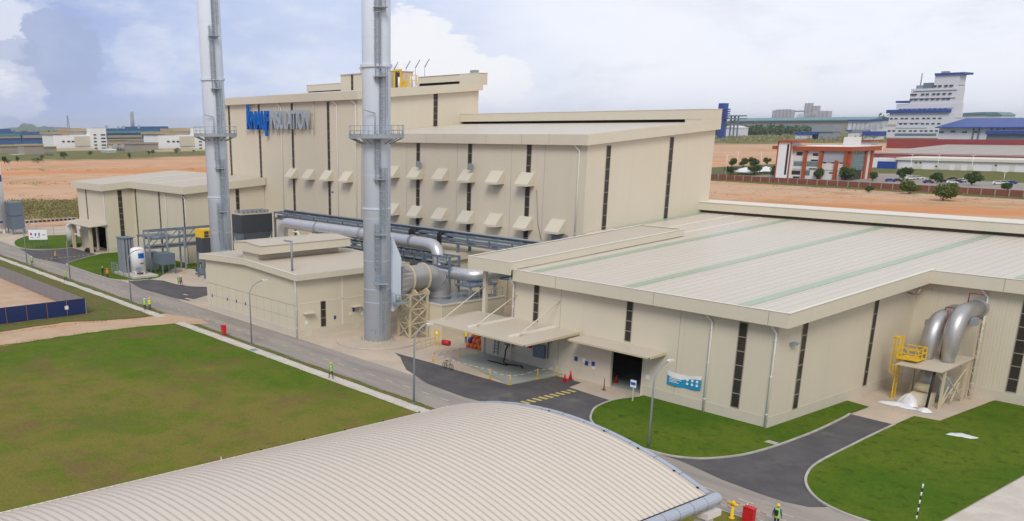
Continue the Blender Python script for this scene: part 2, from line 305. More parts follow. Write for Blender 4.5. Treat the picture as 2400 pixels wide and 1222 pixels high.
# ---------------------------------------------------------------- building tools
ORG = {}
class MB:
    def __init__(s): s.v = []; s.f = []; s.mi = []; s.sm = []
    def add(s, vs, fs, m=0, smooth=False):
        o = len(s.v); s.v += [tuple(map(float, a)) for a in vs]
        for q in fs: s.f.append([i+o for i in q]); s.mi.append(m); s.sm.append(smooth)
        return s
    def box(s, x0, x1, y0, y1, z0, z1, m=0):
        x0, x1 = sorted((x0, x1)); y0, y1 = sorted((y0, y1)); z0, z1 = sorted((z0, z1))
        vs = [(x, y, z) for z in (z0, z1) for y in (y0, y1) for x in (x0, x1)]
        return s.add(vs, [(0, 2, 3, 1), (4, 5, 7, 6), (0, 1, 5, 4), (2, 6, 7, 3), (0, 4, 6, 2), (1, 3, 7, 5)], m)
    def prism(s, pts, axis, a, b, m=0):
        """2-D outline pushed along an axis: X takes (y,z), Y takes (x,z), Z takes (x,y)"""
        def P3(p, t): return {'X': (t, p[0], p[1]), 'Y': (p[0], t, p[1]), 'Z': (p[0], p[1], t)}[axis]
        n = len(pts); vs = [P3(p, a) for p in pts]+[P3(p, b) for p in pts]
        area = sum(pts[i][0]*pts[(i+1) % n][1]-pts[(i+1) % n][0]*pts[i][1] for i in range(n))
        fl = (area > 0) ^ (b < a) ^ (axis == 'Y')
        fs = [list(range(n))[::-1], list(range(n, 2*n))]+[(i, (i+1) % n, n+(i+1) % n, n+i) for i in range(n)]
        if not fl: fs = [list(q)[::-1] for q in fs]
        return s.add(vs, fs, m)
    def quad(s, a, b, c, d, m=0): return s.add([a, b, c, d], [(0, 1, 2, 3)], m)
    def bar(s, p, q, w, h=None, m=0):
        h = h or w; p = Vector(p); q = Vector(q); d = (q-p).normalized()
        u = Vector((0, 0, 1)) if abs(d.z) < .95 else Vector((1, 0, 0))
        a = d.cross(u).normalized()*w/2; c = a.cross(d).normalized()*h/2
        vs = [e+i*a+j*c for e in (p, q) for i, j in ((-1, -1), (1, -1), (1, 1), (-1, 1))]
        return s.add(vs, [(0, 1, 2, 3), (7, 6, 5, 4), (0, 4, 5, 1), (1, 5, 6, 2), (2, 6, 7, 3), (3, 7, 4, 0)], m)
    def tube(s, pts, r, n=12, m=0, cap=True, smooth=True):
        pts = [Vector(p) for p in pts]; k = len(pts); rr = r if hasattr(r, '__len__') else [r]*k
        tang = []
        for i in range(k):
            t = (pts[min(i+1, k-1)]-pts[max(i-1, 0)]); tang.append(t.normalized() if t.length > 1e-9 else Vector((0, 0, 1)))
        u = tang[0].orthogonal().normalized(); vs = []
        for i in range(k):
            u = (u-tang[i]*u.dot(tang[i])).normalized(); w = tang[i].cross(u)
            for j in range(n):
                a = 2*math.pi*j/n; vs.append(pts[i]+(u*math.cos(a)+w*math.sin(a))*rr[i])
        fs = [(i*n+j, i*n+(j+1) % n, (i+1)*n+(j+1) % n, (i+1)*n+j) for i in range(k-1) for j in range(n)]
        o = len(s.v); s.add(vs, fs, m, smooth)
        if cap:
            s.f.append([o+j for j in range(n)][::-1]); s.mi.append(m); s.sm.append(False)
            s.f.append([o+(k-1)*n+j for j in range(n)]); s.mi.append(m); s.sm.append(False)
        return s
    def cyl(s, c, r, z0, z1, n=24, m=0, r1=None):
        return s.tube([(c[0], c[1], z0), (c[0], c[1], z1)], [r, r if r1 is None else r1], n, m)
    def ring(s, c, r0, r1, z0, z1, n=32, m=0, a0=0, a1=2*math.pi):
        full = abs(a1-a0-2*math.pi) < 1e-6; k = n if full else n+1; vs = []
        for i in range(k):
            a = a0+(a1-a0)*i/n
            for rr, z in ((r0, z0), (r1, z0), (r1, z1), (r0, z1)): vs.append((c[0]+rr*math.cos(a), c[1]+rr*math.sin(a), z))
        fs = []
        for i in range(n):
            j = (i+1) % k
            for e in range(4): fs.append((i*4+e, j*4+e, j*4+(e+1) % 4, i*4+(e+1) % 4))
        if not full: fs += [(0, 1, 2, 3), (n*4+3, n*4+2, n*4+1, n*4)]
        return s.add(vs, fs, m)
    def build(s, name, mats, parent=None, smooth=None):
        me = bpy.data.meshes.new(name); o = Vector(ORG.get(parent.name, (0, 0, 0))) if parent else Vector((0, 0, 0))
        me.from_pydata([(a[0]-o.x, a[1]-o.y, a[2]-o.z) for a in s.v], [], s.f); me.update()
        if not isinstance(mats, (list, tuple)): mats = [mats]
        for mm in mats: me.materials.append(M[mm] if isinstance(mm, str) else mm)
        me.polygons.foreach_set('material_index', s.mi); me.polygons.foreach_set('use_smooth', s.sm if smooth is None else [smooth]*len(s.f))
        ob = bpy.data.objects.new(name, me); COL.objects.link(ob)
        if parent: ob.parent = parent; ORG[ob.name] = o
        return ob
def tag(o, label, cat, group=None, kind=None):
    if label: o['label'] = label
    if cat: o['category'] = cat
    if group: o['group'] = group
    if kind: o['kind'] = kind
    return o
def thing(name, label, cat, loc=(0, 0, 0), group=None):
    o = bpy.data.objects.new(name, None); COL.objects.link(o); o.location = loc; o.empty_display_size = .5
    ORG[o.name] = Vector(loc); return tag(o, label, cat, group)
def solo(mb, name, mats, loc, label, cat, group=None):
    """a thing that is one mesh, its origin at its base"""
    me_loc = Vector(loc); mb.v = [(a[0]-me_loc.x, a[1]-me_loc.y, a[2]-me_loc.z) for a in mb.v]
    o = mb.build(name, mats); o.location = loc; return tag(o, label, cat, group)
def struct(mb, name, mats, label=None):
    o = mb.build(name, mats); o['kind'] = 'structure'; 
    o['label'] = label or name.replace('_', ' '); return o
def copy_tree(o, parent=None):
    c = o.copy(); COL.objects.link(c)
    if parent: c.parent = parent
    for ch in o.children: copy_tree(ch, c)
    return c
def dup(root, loc, rotz=0, label=None, group=None, scale=None):
    c = copy_tree(root); c.location = loc; c.rotation_euler = (0, 0, rotz)
    if label: c['label'] = label
    if group: c['group'] = group
    if scale: c.scale = (scale,)*3 if not hasattr(scale, '__len__') else scale
    return c
def bend(p0, p1, p2, r, n=8):
    """path p0-p1-p2 with a rounded corner at p1"""
    p0, p1, p2 = Vector(p0), Vector(p1), Vector(p2)
    a = p1+(p0-p1).normalized()*r; b = p1+(p2-p1).normalized()*r
    return [a*(1-t)**2+p1*2*t*(1-t)+b*t*t for t in [i/n for i in range(n+1)]]
def window_strip(parent, axis, c, a, z0, z1, w=.75, n=None, proud=.02):
    """tall dark window strip: axis 'Y' on a wall facing -Y at y=c, axis 'X' on a wall facing +X at x=c"""
    n = n or max(2, round((z1-z0)/1.5)); pane = MB(); fr = MB()
    def bx(mb, u0, u1, d, za, zb):
        if axis == 'Y': mb.box(u0, u1, c-d, c+.05, za, zb)
        else: mb.box(c-.05, c+d, u0, u1, za, zb)
    bx(pane, a-w/2, a+w/2, proud, z0, z1)
    for sgn in (-1, 1): bx(fr, a+sgn*w/2-.03, a+sgn*w/2+.03, proud+.035, z0-.03, z1+.03)
    for i in range(1, n): zz = z0+(z1-z0)*i/n; bx(fr, a-w/2+.031, a+w/2-.031, proud+.03, zz-.035, zz+.035)
    for zz in (z0, z1): bx(fr, a-w/2+.031, a+w/2-.031, proud+.033, zz-.03, zz+.03)
    p = pane.build('window', 'pane', parent); fr.build('window_frame', 'frame', p); return p
def downpipe(parent, axis, c, a, z0, z1, off=.5, side=-.5, r=.10):
    """white rainwater pipe with an offset neck under the eave"""
    mb = MB()
    P3 = (lambda u, d, z: (u, c-d, z)) if axis == 'Y' else (lambda u, d, z: (c+d, u, z))
    mb.tube([P3(a+side, off, z1), P3(a+side, off, z1-.15), P3(a, .14, z1-.8), P3(a, .14, z0)], r, 8)
    for zz in (z0+1.2, (z0+z1)/2, z1-1.4): mb.tube([P3(a, .14, zz-.04), P3(a, .14, zz+.04)], r+.03, 8)
    return mb.build('downpipe', 'white_pipe', parent)
# ---------------------------------------------------------------- ground, roads, lawns
def xy(p): return (float(p[0]), float(p[1]))
def sheet(name, pts, z, mat, label=None):
    pts = [xy(p) for p in pts]
    if sum(pts[i][0]*pts[(i+1) % len(pts)][1]-pts[(i+1) % len(pts)][0]*pts[i][1] for i in range(len(pts))) < 0: pts = pts[::-1]
    mb = MB(); mb.add([(p[0], p[1], z) for p in pts], [list(range(len(pts)))]); return struct(mb, name, mat, label)
def smoothline(pts, n=6):
    """Catmull-Rom through points"""
    pts = [Vector(xy(p)) for p in pts]; out = []
    for i in range(len(pts)-1):
        a, b, c, d = pts[max(i-1, 0)], pts[i], pts[i+1], pts[min(i+2, len(pts)-1)]
        for k in range(n):
            t = k/n; out.append(.5*((2*b)+(c-a)*t+(2*a-5*b+4*c-d)*t*t+(-a+3*b-3*c+d)*t**3))
    return out+[pts[-1]]
def rough(pts, amp, n=10):
    """an edge worn uneven"""
    out = []
    for i in range(len(pts)):
        a, b = Vector(xy(pts[i])), Vector(xy(pts[(i+1) % len(pts)])); d = b-a; L = d.length
        k = max(1, min(60, int(L/1.2))); nrm = Vector((-d.y, d.x)).normalized() if L else Vector((0, 0))
        for j in range(k): out.append(a+d*(j/k)+nrm*random.uniform(-amp, amp)*(j > 0))
    return out
def kerbs(name, pts, w=.18, h=.13, label=None, z0=0.0):
    mb = MB()
    for i in range(len(pts)-1):
        a, b = Vector(pts[i]), Vector(pts[i+1]); d = (b-a)
        if d.length < 1e-4: continue
        d.normalize(); n = Vector((-d.y, d.x))*w/2; e = d*(w*.12)
        mb.prism([xy(a-n-e), xy(a+n-e), xy(b+n+e), xy(b-n+e)][::-1], 'Z', z0-.03, z0+h-.0007*(i % 2))
    return struct(mb, name, 'kerb', label)
g = MB(); S = 30000
rad = [0, 40, 90, 160, 260, 420, 700, 1200, 2400, 6000, 14000, 30000]
for i in range(len(rad)-1):
    for j in range(48):
        a, b = 2*math.pi*j/48, 2*math.pi*(j+1)/48
        q = [(r_*math.cos(t_), r_*math.sin(t_), -.03) for r_, t_ in ((rad[i], a), (rad[i+1], a), (rad[i+1], b), (rad[i], b))]
        g.quad(*q) if i else g.add(q[1:3]+[(0, 0, -.03)], [(0, 1, 2)])
struct(g, 'ground', 'plain', 'orange earth plain')
sheet('site_yard', [(-262, 52.9), (8, 52.9), (8, 124.6), (-205, 124.6), (-205, 100), (-236, 100), (-262, 62)], 0.0, 'concrete', 'pale concrete yard around the halls')
sheet('road', [(-262, 53.2), (8, 53.2), (8, 59.35), (-126.5, 59.35), (-131, 60.2), (-176, 59.4), (-262, 61.5)], .012, 'asphalt_old', 'worn asphalt plant road')
k1 = smoothline([(-52.6, 71.2), (-53.3, 68.6), (-52.9, 65.6), (-51.8, 63.5), (-50.2, 61.6), (-47.5, 60.1), (-44.5, 59.45), (-41.4, 59.45), (-39.8, 60.1), (-38.5, 61.4), (-37.4, 64), (-36.95, 67.1), (-36.85, 71.2), (-36.95, 75.1), (-37.35, 80), (-37.6, 81.5)])
k2 = smoothline([(-33.7, 81.4), (-33.5, 77), (-33.25, 73.1), (-32.8, 67.1), (-31.9, 63.9), (-30.6, 61.7), (-28.9, 60.1), (-26.9, 59.3), (-24.5, 59.15), (-22.3, 59.15)])
bay = [(-81.2, 64.1), (-75.4, 64.3), (-63.1, 64.5), (-62.7, 70.9), (-59.4, 70.9), (-59.0, 68.6), (-53.2, 68.2)]+[p for p in k1 if 60 < p.y < 68 and p.x < -47]+[(-48.2, 60.3), (-52, 60.5), (-57.1, 59.1), (-62.6, 58.05), (-68.6, 58.4), (-74.4, 60.3), (-79, 63.2)]
sheet('loading_bay_asphalt', rough(bay, .05), .020, 'asphalt_new', 'fresh black asphalt in front of the loading bay')
drv = [p for p in k1 if p.x > -44][0:] 
sheet('side_drive_asphalt', [xy(p) for p in drv]+[(-37.4, 81.6), (-33.75, 81.5)]+[xy(p) for p in k2 if p.y > 59.6]+[xy(rb(1190, 455)), xy(rb(1050, 425)), xy(rb(900, 375)), xy(rb(700, 300)), xy(rb(560, 235)), xy(rb(470, 195))], .024, 'asphalt_new', 'fresh black asphalt side drive between the lawns')
sheet('lawn_by_hall', [xy(p) for p in k1]+[(-37.6, 85), (-39.8, 85.4), (-39.86, 71.95), (-52.6, 71.95)], .07, 'grass', 'green lawn at the corner of the hall')
kerbs('kerb', k1, label='concrete kerb round the corner lawn')
sheet('lawn_by_drive', [(-33.7, 81.4), (-33.8, 85.3), (-31.8, 85.6), (-31.5, 95.9), (-31.4, 96.2), (-8, 96.2), (-20, 78), (-22.25, 76.7), (-22.25, 59.2)]+[xy(p) for p in k2][::-1], .07, 'grass', 'green lawn right of the side drive')
kerbs('kerb', k2, label='concrete kerb along the right lawn')
sheet('concrete_apron', [(-22.2, 53), (-22.2, 77), (8, 110), (8, 53)], .015, 'conc_path', 'pale concrete apron at the right edge')
# lawn in the front, path, verge, dirt track
sheet('front_lawn', rough([(-112.6, 51.45), (-48, 51.45), (-48, 53.4), (-16, 53.4), (-16, -20), (-106, -20), (-112, 20), (-113.8, 38), (-113.2, 47)], .12), .035, 'lawn', 'big lawn in front of the road')
sheet('path', rough([(-112.4, 51.35), (-48.1, 51.35), (-48.1, 52.65), (-112.2, 52.75)], .05), .05, 'conc_path', 'pale concrete footpath beside the road')
sheet('path', rough([(-262, 51.2), (-117.6, 51.2), (-117.3, 52.5), (-262, 52.5)], .12), .05, 'conc_path', 'pale concrete footpath further up the road')
sheet('verge', rough([(-112.2, 52.6), (-48, 52.5), (-48, 53.4), (-112.2, 53.6)], .1), .04, 'grass_verge', 'narrow grass verge between path and road')
sheet('verge', rough([(-262, 52.45), (-119.5, 52.45), (-119.5, 53.5), (-262, 53.6)], .2), .04, 'grass_verge', 'narrow grass verge further up the road')
sheet('verge', rough([(-262, 44.9), (-126.2, 44.9), (-126.2, 28), (-121.5, 29), (-122.5, 40), (-119.4, 47.5), (-119, 51.25), (-262, 51.25)], .25), .03, 'grass_verge', 'rough grass between path and fence')
sheet('dirt_track', rough([(-119.2, 20), (-120.3, 36), (-119.5, 43), (-117.6, 49), (-119.5, 53.2), (-112.5, 55.6), (-108.5, 54.6), (-112.2, 51.5), (-113.2, 47.2), (-113.8, 40), (-113, 20)], .25), .045, 'earth', 'beaten earth track crossing to the road')
sheet('fenced_earth', rough([(-262, 44.4), (-126.6, 44.4), (-126.6, 10), (-262, 10)], .1), .005, 'scrape', 'scraped earth behind the hoarding')
# left end of the site
isl = smoothline([(-230, 68.3), (-222, 63.3), (-212, 60.4), (-205.5, 60.4), (-202, 62.2), (-200.4, 65.5), (-200.7, 69.3)], 5)
sheet('lawn_island', [xy(p) for p in isl]+[(-203.3, 72), (-203.5, 77.8), (-226, 78)], .06, 'grass', 'green lawn island beside the far hall')
kerbs('kerb', isl, label='kerb of the lawn island')
gl = smoothline([(-187.0, 70.6), (-183.5, 66), (-180.2, 62.2), (-177.2, 59.75), (-175, 59.2), (-166, 58.9), (-156, 58.9), (-152.3, 59.4), (-149.6, 61.5), (-149.2, 64)], 5)
sheet('lawn_by_tank', [xy(p) for p in gl]+[(-150.5, 66.5), (-158, 72.5), (-163, 77.9), (-187, 77.9)], .06, 'grass', 'green lawn behind the white tank')
kerbs('kerb', gl, label='kerb of the lawn by the white tank')
sheet('lawn_strip', [(-162, 73), (-154, 76), (-158, 84), (-162.1, 84)], .055, 'grass', 'small patch of grass by the far hall')
sheet('side_drive_asphalt', [(-201, 69), (-187.6, 69.3)]+[xy(p) for p in gl if p.x < -176.5 and p.y < 69]+[(-176, 59.3), (-190, 57.4), (-207, 59.8), (-203.5, 61.5), (-201.3, 64.5)], .020, 'asphalt_new', 'dark asphalt drive to the far hall')
sheet('side_drive_asphalt', [(-149.6, 60.4), (-149.2, 64)]+[xy(r2(*q)) for q in ((1560, 1052), (1700, 1092), (1840, 1108), (1975, 1112), (1990, 1190), (1800, 1245), (1650, 1215), (1350, 1130))], .021, 'asphalt_new', 'dark asphalt turning beside the pump house')
sheet('slab', [(-75.4, 67.7), (-63.1, 64.55), (-63.05, 68.6), (-62.75, 71.9), (-75.1, 71.9)], .06, 'slab_green', 'polished concrete slab under the canopy')
sheet('kerb_line', [(-45, 53.3), (-22, 53.3), (-22, 53.45), (-45, 53.45)], .055, 'kerb', 'pale kerb line by the near road edge')
# markings
def marks(name, lst, mat, label):
    mb = MB()
    for (x0, y0, x1, y1, w) in lst:
        d = Vector((x1-x0, y1-y0)).normalized(); n = Vector((-d.y, d.x))*w/2
        mb.add([(x0-n.x, y0-n.y, .032), (x1-n.x, y1-n.y, .032), (x1+n.x, y1+n.y, .032), (x0+n.x, y0+n.y, .032)], [(0, 1, 2, 3)])
    return struct(mb, name, mat, label)
marks('road_marking', [(x, 56.05, x+1.15, 56.05, .12) for x in np.arange(-201.2, 4, 2.86)], 'mark_white', 'dashed centre line of the plant road')
marks('road_marking', [(-58.45, y, -57.45, y+.12, .36) for y in np.arange(60.5, 68.4, .80)], 'mark_yellow', 'yellow bars across the loading bay')
a_, b_ = Vector(xy(r2(340, 862))), Vector(xy(r2(860, 805)))
marks('road_marking', [(*(a_+(b_-a_)*t_), *(a_+(b_-a_)*(t_+.045)), .4) for t_ in np.arange(0, 1, .085)], 'mark_yellow', 'yellow dashes across the drive of the far hall')
marks('road_marking', [(-128.6, 60.9, -126.4, 61.2, .5), (-132, 62.2, -131, 62.4, .4)], 'mark_white', 'pale paint marks on the dark turning')
# distant hills behind the left works
for nm, cx_, dpt, hh, ww, lab in (('hill', 72, 9000, 60, 330, 'pointed blue hill on the far left horizon'), ('hill', 20, 9500, 26, 700, 'low blue hill at the left edge'), ('hill', 135, 10500, 34, 1100, 'long low blue hill right of the pointed one'), ('hill', 225, 11000, 26, 900, 'faint low hill behind the white works')):
    d = ray(cx_, 300); d = d/np.linalg.norm(d); c0 = EYE+d*dpt; mb = MB()
    n = 40; vs = []
    for iy in range(9):
        for ix in range(n+1):
            u = ix/n*2-1; v = iy/8*2-1
            h = hh*max(0, (1-abs(u)**1.15))*max(0, 1-v*v)*(1+.25*math.sin(9*u+cx_)+.12*math.sin(23*u)) if abs(u) < 1 else 0
            vs.append((c0[0]+rt[0]*u*ww-d[0]*-v*500, c0[1]+rt[1]*u*ww+d[1]*v*500, h-3))
    mb.add(vs, [(iy*(n+1)+ix, iy*(n+1)+ix+1, (iy+1)*(n+1)+ix+1, (iy+1)*(n+1)+ix) for iy in range(8) for ix in range(n)], 0, True)
    o = struct(mb, nm, M.setdefault('hill', plain('wooded_hill', (.085, .115, .075), .9, var=.3, scale=.01)), lab)
# ---------------------------------------------------------------- the right hall
HALL = thing('factory_hall', 'low cream hall with pale roof, green roof stripes and open black doorway', 'hall', (-55, 85, 0))
RS = .0475; RZ = lambda y: 10.2+RS*(y-70.96)
w = MB()
FY, SX = 71.96, -39.87
w.box(-70.2, -56.75, FY, FY+.2, 1.0, 9.6); w.box(-52.95, SX, FY, FY+.2, 1.0, 9.6); w.box(-56.75, -52.95, FY, FY+.2, 4.35, 9.6)
w.prism([(FY+.2, 1.0), (96.3, 1.0), (96.3, 11.2), (FY+.2, 9.7)], 'X', SX-.2, SX)
w.prism([(FY+.2, 0), (124, 0), (124, 12.4), (FY+.2, 9.7)], 'X', -70.4, -70.2)
w.box(SX, 3, 96.3, 96.5, 1.0, 11.2); w.prism([(96.5, 0), (124, 0), (124, 12.2), (96.5, 11.2)], 'X', 2.8, 3)
w.box(-81.1, 3, 124, 124.2, 0, 13.6)
w.build('wall', 'wall', HALL)
p = MB()
p.box(-70.24, -56.75, FY-.03, FY+.2, 0, 1.0); p.box(-52.95, SX+.03, FY-.03, FY+.2, 0, 1.0)
p.box(SX-.2, SX+.03, FY+.2, 96.27, 0, 1.0); p.box(SX+.03, 3, 96.27, 96.5, 0, 1.0)
p.build('plinth', 'plinth', HALL)
fl = MB(); fl.box(-69.9, -40.1, 72.2, 123.9, -.02, .045); fl.build('floor', 'slab_green', HALL)
dfm = MB(); dfm.box(-56.83, -56.7, FY-.06, FY+.25, 0, 4.42); dfm.box(-53.0, -52.87, FY-.06, FY+.25, 0, 4.42); dfm.box(-56.7, -53.0, FY-.06, FY+.25, 4.3, 4.42)
dfm.build('door_frame', 'trim', HALL)
rf = MB(); y1 = 124.3
rf.prism([(70.9, RZ(70.9)-.18), (y1, RZ(y1)-.18), (y1, RZ(y1)), (70.9, RZ(70.9))], 'X', -69.6, -38.6)
rf.prism([(95.5, RZ(95.5)-.18), (y1, RZ(y1)-.18), (y1, RZ(y1)), (95.5, RZ(95.5))], 'X', -38.6, 3)
rf.prism([(95.3, RZ(95.3)-.18), (y1, RZ(y1)-.18), (y1, RZ(y1)), (95.3, RZ(95.3))], 'X', -81.05, -69.6)
ROOF = rf.build('roof', 'roof', HALL)
for xs in (-80.3, -67.1, -55.0, -43.05, -31.3):
    ya = 71.4 if xs > -70 else 101
    if xs > -38: ya = 96.4
    sk_ = MB(); yb = 120.6
    sk_.prism([(ya, RZ(ya)+.002), (yb, RZ(yb)+.002), (yb, RZ(yb)+.05), (ya, RZ(ya)+.05)], 'X', xs-.55, xs+.55); sk_.build('skylight', 'skylight', ROOF)
for xs in (-75.5, -71.2): MB().prism([(100.5, RZ(100.5)+.002), (120.2, RZ(120.2)+.002), (120.2, RZ(120.2)+.06), (100.5, RZ(100.5)+.06)], 'X', xs-.18, xs+.18).build('roof_flashing', 'trim_light', ROOF)
# eaves: deep boxed fascias
fa = MB()
fa.box(-69.55, -38.55, 70.86, 70.96, 9.05, 10.27); fa.box(-69.55, -38.6, 70.96, FY-.002, 9.05, 9.15)
fa.prism([(70.963, 9.05), (96.4, 10.22), (96.4, RZ(96.4)+.10), (70.963, RZ(70.96)+.10)], 'X', -38.6, -38.5)
fa.prism([(72.0, 9.12), (96.4, 10.22), (96.4, 10.32), (72.0, 9.22)], 'X', SX+.003, -38.602)
fa.box(-38.498, 3, 95.3, 95.4, 10.24, 11.46); fa.box(-38.3, 3, 95.403, 96.297, 10.24, 10.34)
fa.build('fascia', 'trim', HALL)
cp = MB(); cp.box(-69.5, -38.46, 70.82, 71.12, 10.272, 10.31); cp.prism([(70.86, RZ(70.86)+.105), (96.4, RZ(96.4)+.105), (96.4, RZ(96.4)+.15), (70.86, RZ(70.86)+.15)], 'X', -38.8, -38.44)
cp.box(-38.43, 3, 95.25, 95.55, 11.462, 11.5); cp.build('coping', 'trim_light', HALL)
jn = MB()
for xs in (-63.5, -51.6, -40.3): jn.box(xs-.025, xs+.025, 70.853, 70.87, 9.04, 10.28)
for xs in (-32.2,): jn.box(xs-.025, xs+.025, 95.293, 95.31, 10.23, 11.47)
jn.build('fascia_joint', 'frame', HALL)
# raised roof bay over the open porch
RR = MB(); rz = lambda y: 11.0+RS*(y-70.5)
RR.prism([(70.5, rz(70.5)-.12), (100.3, rz(100.3)-.12), (100.3, rz(100.3)), (70.5, rz(70.5))], 'X', -76.0, -69.5)
rr = RR.build('raised_roof', 'roof_x', HALL)
fb = MB()
fb.box(-76.06, -69.44, 70.4, 70.5, 9.7, 11.06); fb.prism([(70.503, 10.26), (100.4, rz(100.4)-.75), (100.4, rz(100.4)+.05), (70.503, rz(70.5)+.05)], 'X', -69.5, -69.42)
fb.prism([(70.503, 9.75), (95.2, rz(95.2)-1.2), (95.2, rz(95.2)+.05), (70.503, rz(70.5)+.05)], 'X', -76.06, -75.98)
fb.box(-75.97, -69.51, 100.3, 100.38, 11.6, rz(100.4)+.05)
fb.build('raised_fascia', 'trim', rr)
fc = MB(); fc.prism([(70.4, rz(70.4)+.06), (100.5, rz(100.5)+.06), (100.5, rz(100.5)+.10), (70.4, rz(70.4)+.10)], 'X', -69.72, -69.36)
fc.prism([(70.4, rz(70.4)+.06), (100.5, rz(100.5)+.06), (100.5, rz(100.5)+.10), (70.4, rz(70.4)+.10)], 'X', -76.12, -75.8)
fc.box(-75.79, -69.73, 100.2, 100.5, rz(100.5)+.06, rz(100.5)+.10); fc.box(-75.79, -69.73, 70.36, 70.6, 11.072, 11.1); fc.build('coping', 'trim_light', rr)
ps = MB(); ps.box(-75.15, -74.7, 71.9, 72.3, 0, 9.85); ps.build('porch_post', 'trim', HALL)
# ridge monitor
mo = MB(); mo.box(-82.6, 3, 120.3, 124.6, 12.98, 14.05); RM = mo.build('ridge_monitor', 'trim', HALL)
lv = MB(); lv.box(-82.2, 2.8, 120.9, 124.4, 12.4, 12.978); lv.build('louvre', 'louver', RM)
mt = MB(); mt.box(-82.7, 3.1, 120.2, 124.7, 14.052, 14.13); mt.build('monitor_roof', 'trim_light', RM)
for xs in (-67.0, -54.95): window_strip(HALL, 'Y', FY, xs, 4.95, 8.9, .70, 4)
window_strip(HALL, 'Y', FY, -43.05, 1.15, 8.7, .78, 6)
window_strip(HALL, 'X', SX, 76.1, 1.0, 8.9, .8, 6); window_strip(HALL, 'X', SX, 88.4, .95, 9.3, .72, 6)
window_strip(HALL, 'Y', 96.3, -30.35, 1.1, 9.6, .85, 7)
downpipe(HALL, 'Y', FY, -46.0, 0.05, 9.1); downpipe(HALL, 'Y', FY, -39.98, .05, 9.05, .45, -.35); downpipe(HALL, 'Y', 96.3, -33.62, .05, 10.3)
downpipe(HALL, 'Y', FY, -70.28, 4.9, 9.3, .5, -.2, .11)
sv = MB()
for xs in (-63.6, -49.3): sv.box(xs-.02, xs+.02, FY-.012, FY+.05, 1.0, 9.05)
sv.build('panel_seam', 'frame', HALL)
# canopies
def canopy(x0, x1, yb, yf, z, fall, beams, rods, name='canopy'):
    c = MB(); c.prism([(yb, z-.07), (yf, z-fall-.07), (yf, z-fall), (yb, z)], 'X', x0, x1)
    co = c.build(name, 'roof_tan', HALL); e = MB()
    e.box(x0-.03, x1+.03, yf-.05, yf-.003, z-fall-.14, z-fall+.03)
    for xs in (x0, x1): e.prism([(yb, z-.2), (yf-.05, z-fall-.14), (yf-.05, z-fall+.04), (yb, z+.06)], 'X', xs-.1, xs+.02)
    e.build('canopy_edge', 'cream_steel', co)
    for xb in beams:
        b_ = MB(); b_.prism([(yb-.003, z+.005), (yf+1.3, z-fall*.85+.01), (yf+1.3, z-fall*.85+.14), (yb-.003, z+.14)], 'X', xb-.26, xb+.26); b_.build('canopy_beam', 'trim_light', co)
    for (xb, yt, zt) in rods:
        r_ = MB(); r_.tube([(xb, yf+1.8, z-fall*.8+.1), (xb, yt, zt)], .065, 8); r_.box(xb-.16, xb+.16, yf+1.6, yf+2.0, z-fall*.8, z-fall*.8+.16); r_.build('tie_rod', 'trim', co)
    un = MB()
    for k in range(int((x1-x0)/2.4)+1): xs = x0+.3+k*(x1-x0-.6)/int((x1-x0)/2.4); un.prism([(yb-.01, z-.35), (yf+.2, z-fall-.16), (yf+.2, z-fall-.075), (yb-.01, z-.075)], 'X', xs-.06, xs+.06)
    un.build('canopy_rafter', 'cream_steel', co); return co
canopy(-75.6, -60.9, 71.93, 64.1, 4.75, .18, (-70.3, -64.3), ((-74.95, 71.9, 7.7), (-69.9, 71.95, 7.4), (-63.75, 71.95, 7.55)))
canopy(-60.2, -50.5, 71.9, 69.55, 4.62, .12, (), ())
# porch inside: wall panel, hatch panel with ladder etc. under the canopy
low = MB(); low.box(-75.1, -70.21, 72.1, 72.25, 0, 2.35); low.build('porch_wall', 'wall_panel', HALL)
th = MB(); th.box(-70.15, -70.0, 71.5, 71.65, 0, 4.5); th.build('canopy_post', 'trim', HALL)

# ---------------------------------------------------------------- the middle production hall and the tall hall
MW = 95.2
MID = thing('production_hall', 'large cream middle hall with two rows of slanted vent hoods', 'hall', (-105, 108, 0))
mx0, mx1 = -130.5, -81.1
mz = lambda y: 23.66+.062*(y-94.5)
w = MB(); w.box(mx0, mx1, MW, MW+.25, 0, 23.0); w.prism([(MW+.25, 0), (122.3, 0), (122.3, 25.1), (MW+.25, 23.3)], 'X', mx1-.25, mx1); w.box(mx0, mx1, 122.3, 122.5, 0, 25.1); w.build('wall', 'wall', MID)
r_ = MB(); r_.prism([(94.5, mz(94.5)-.2), (122.7, mz(122.7)-.2), (122.7, mz(122.7)), (94.5, mz(94.5))], 'X', mx0+.05, -80.55); MR = r_.build('roof', 'roof', MID)
f_ = MB(); f_.box(mx0+.1, -80.45, 94.4, 94.5, 22.42, 23.74); f_.box(mx0+.1, -80.56, 94.503, MW-.003, 22.42, 22.52)
f_.prism([(94.503, 22.42), (122.75, 24.15), (122.75, mz(122.75)+.08), (94.503, mz(94.5)+.08)], 'X', -80.55, -80.45); f_.prism([(MW+.01, 22.6), (122.7, 24.2), (122.7, 24.3), (MW+.01, 22.7)], 'X', mx1+.003, -80.552); f_.build('fascia', 'trim', MID)
mm = MB(); mm.box(-130.45, -80.42, 118.0, 122.65, 25.55, 26.85); MMo = mm.build('ridge_monitor', 'trim', MID)
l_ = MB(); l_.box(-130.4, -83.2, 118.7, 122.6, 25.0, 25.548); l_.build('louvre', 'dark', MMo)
l_ = MB(); l_.box(-83.19, -80.44, 118.05, 122.6, 25.0, 25.548); l_.build('monitor_end', 'trim', MMo)
l_ = MB(); l_.box(-130.45, -80.36, 117.93, 122.7, 26.852, 26.92); l_.build('monitor_roof', 'trim_light', MMo)
j_ = MB()
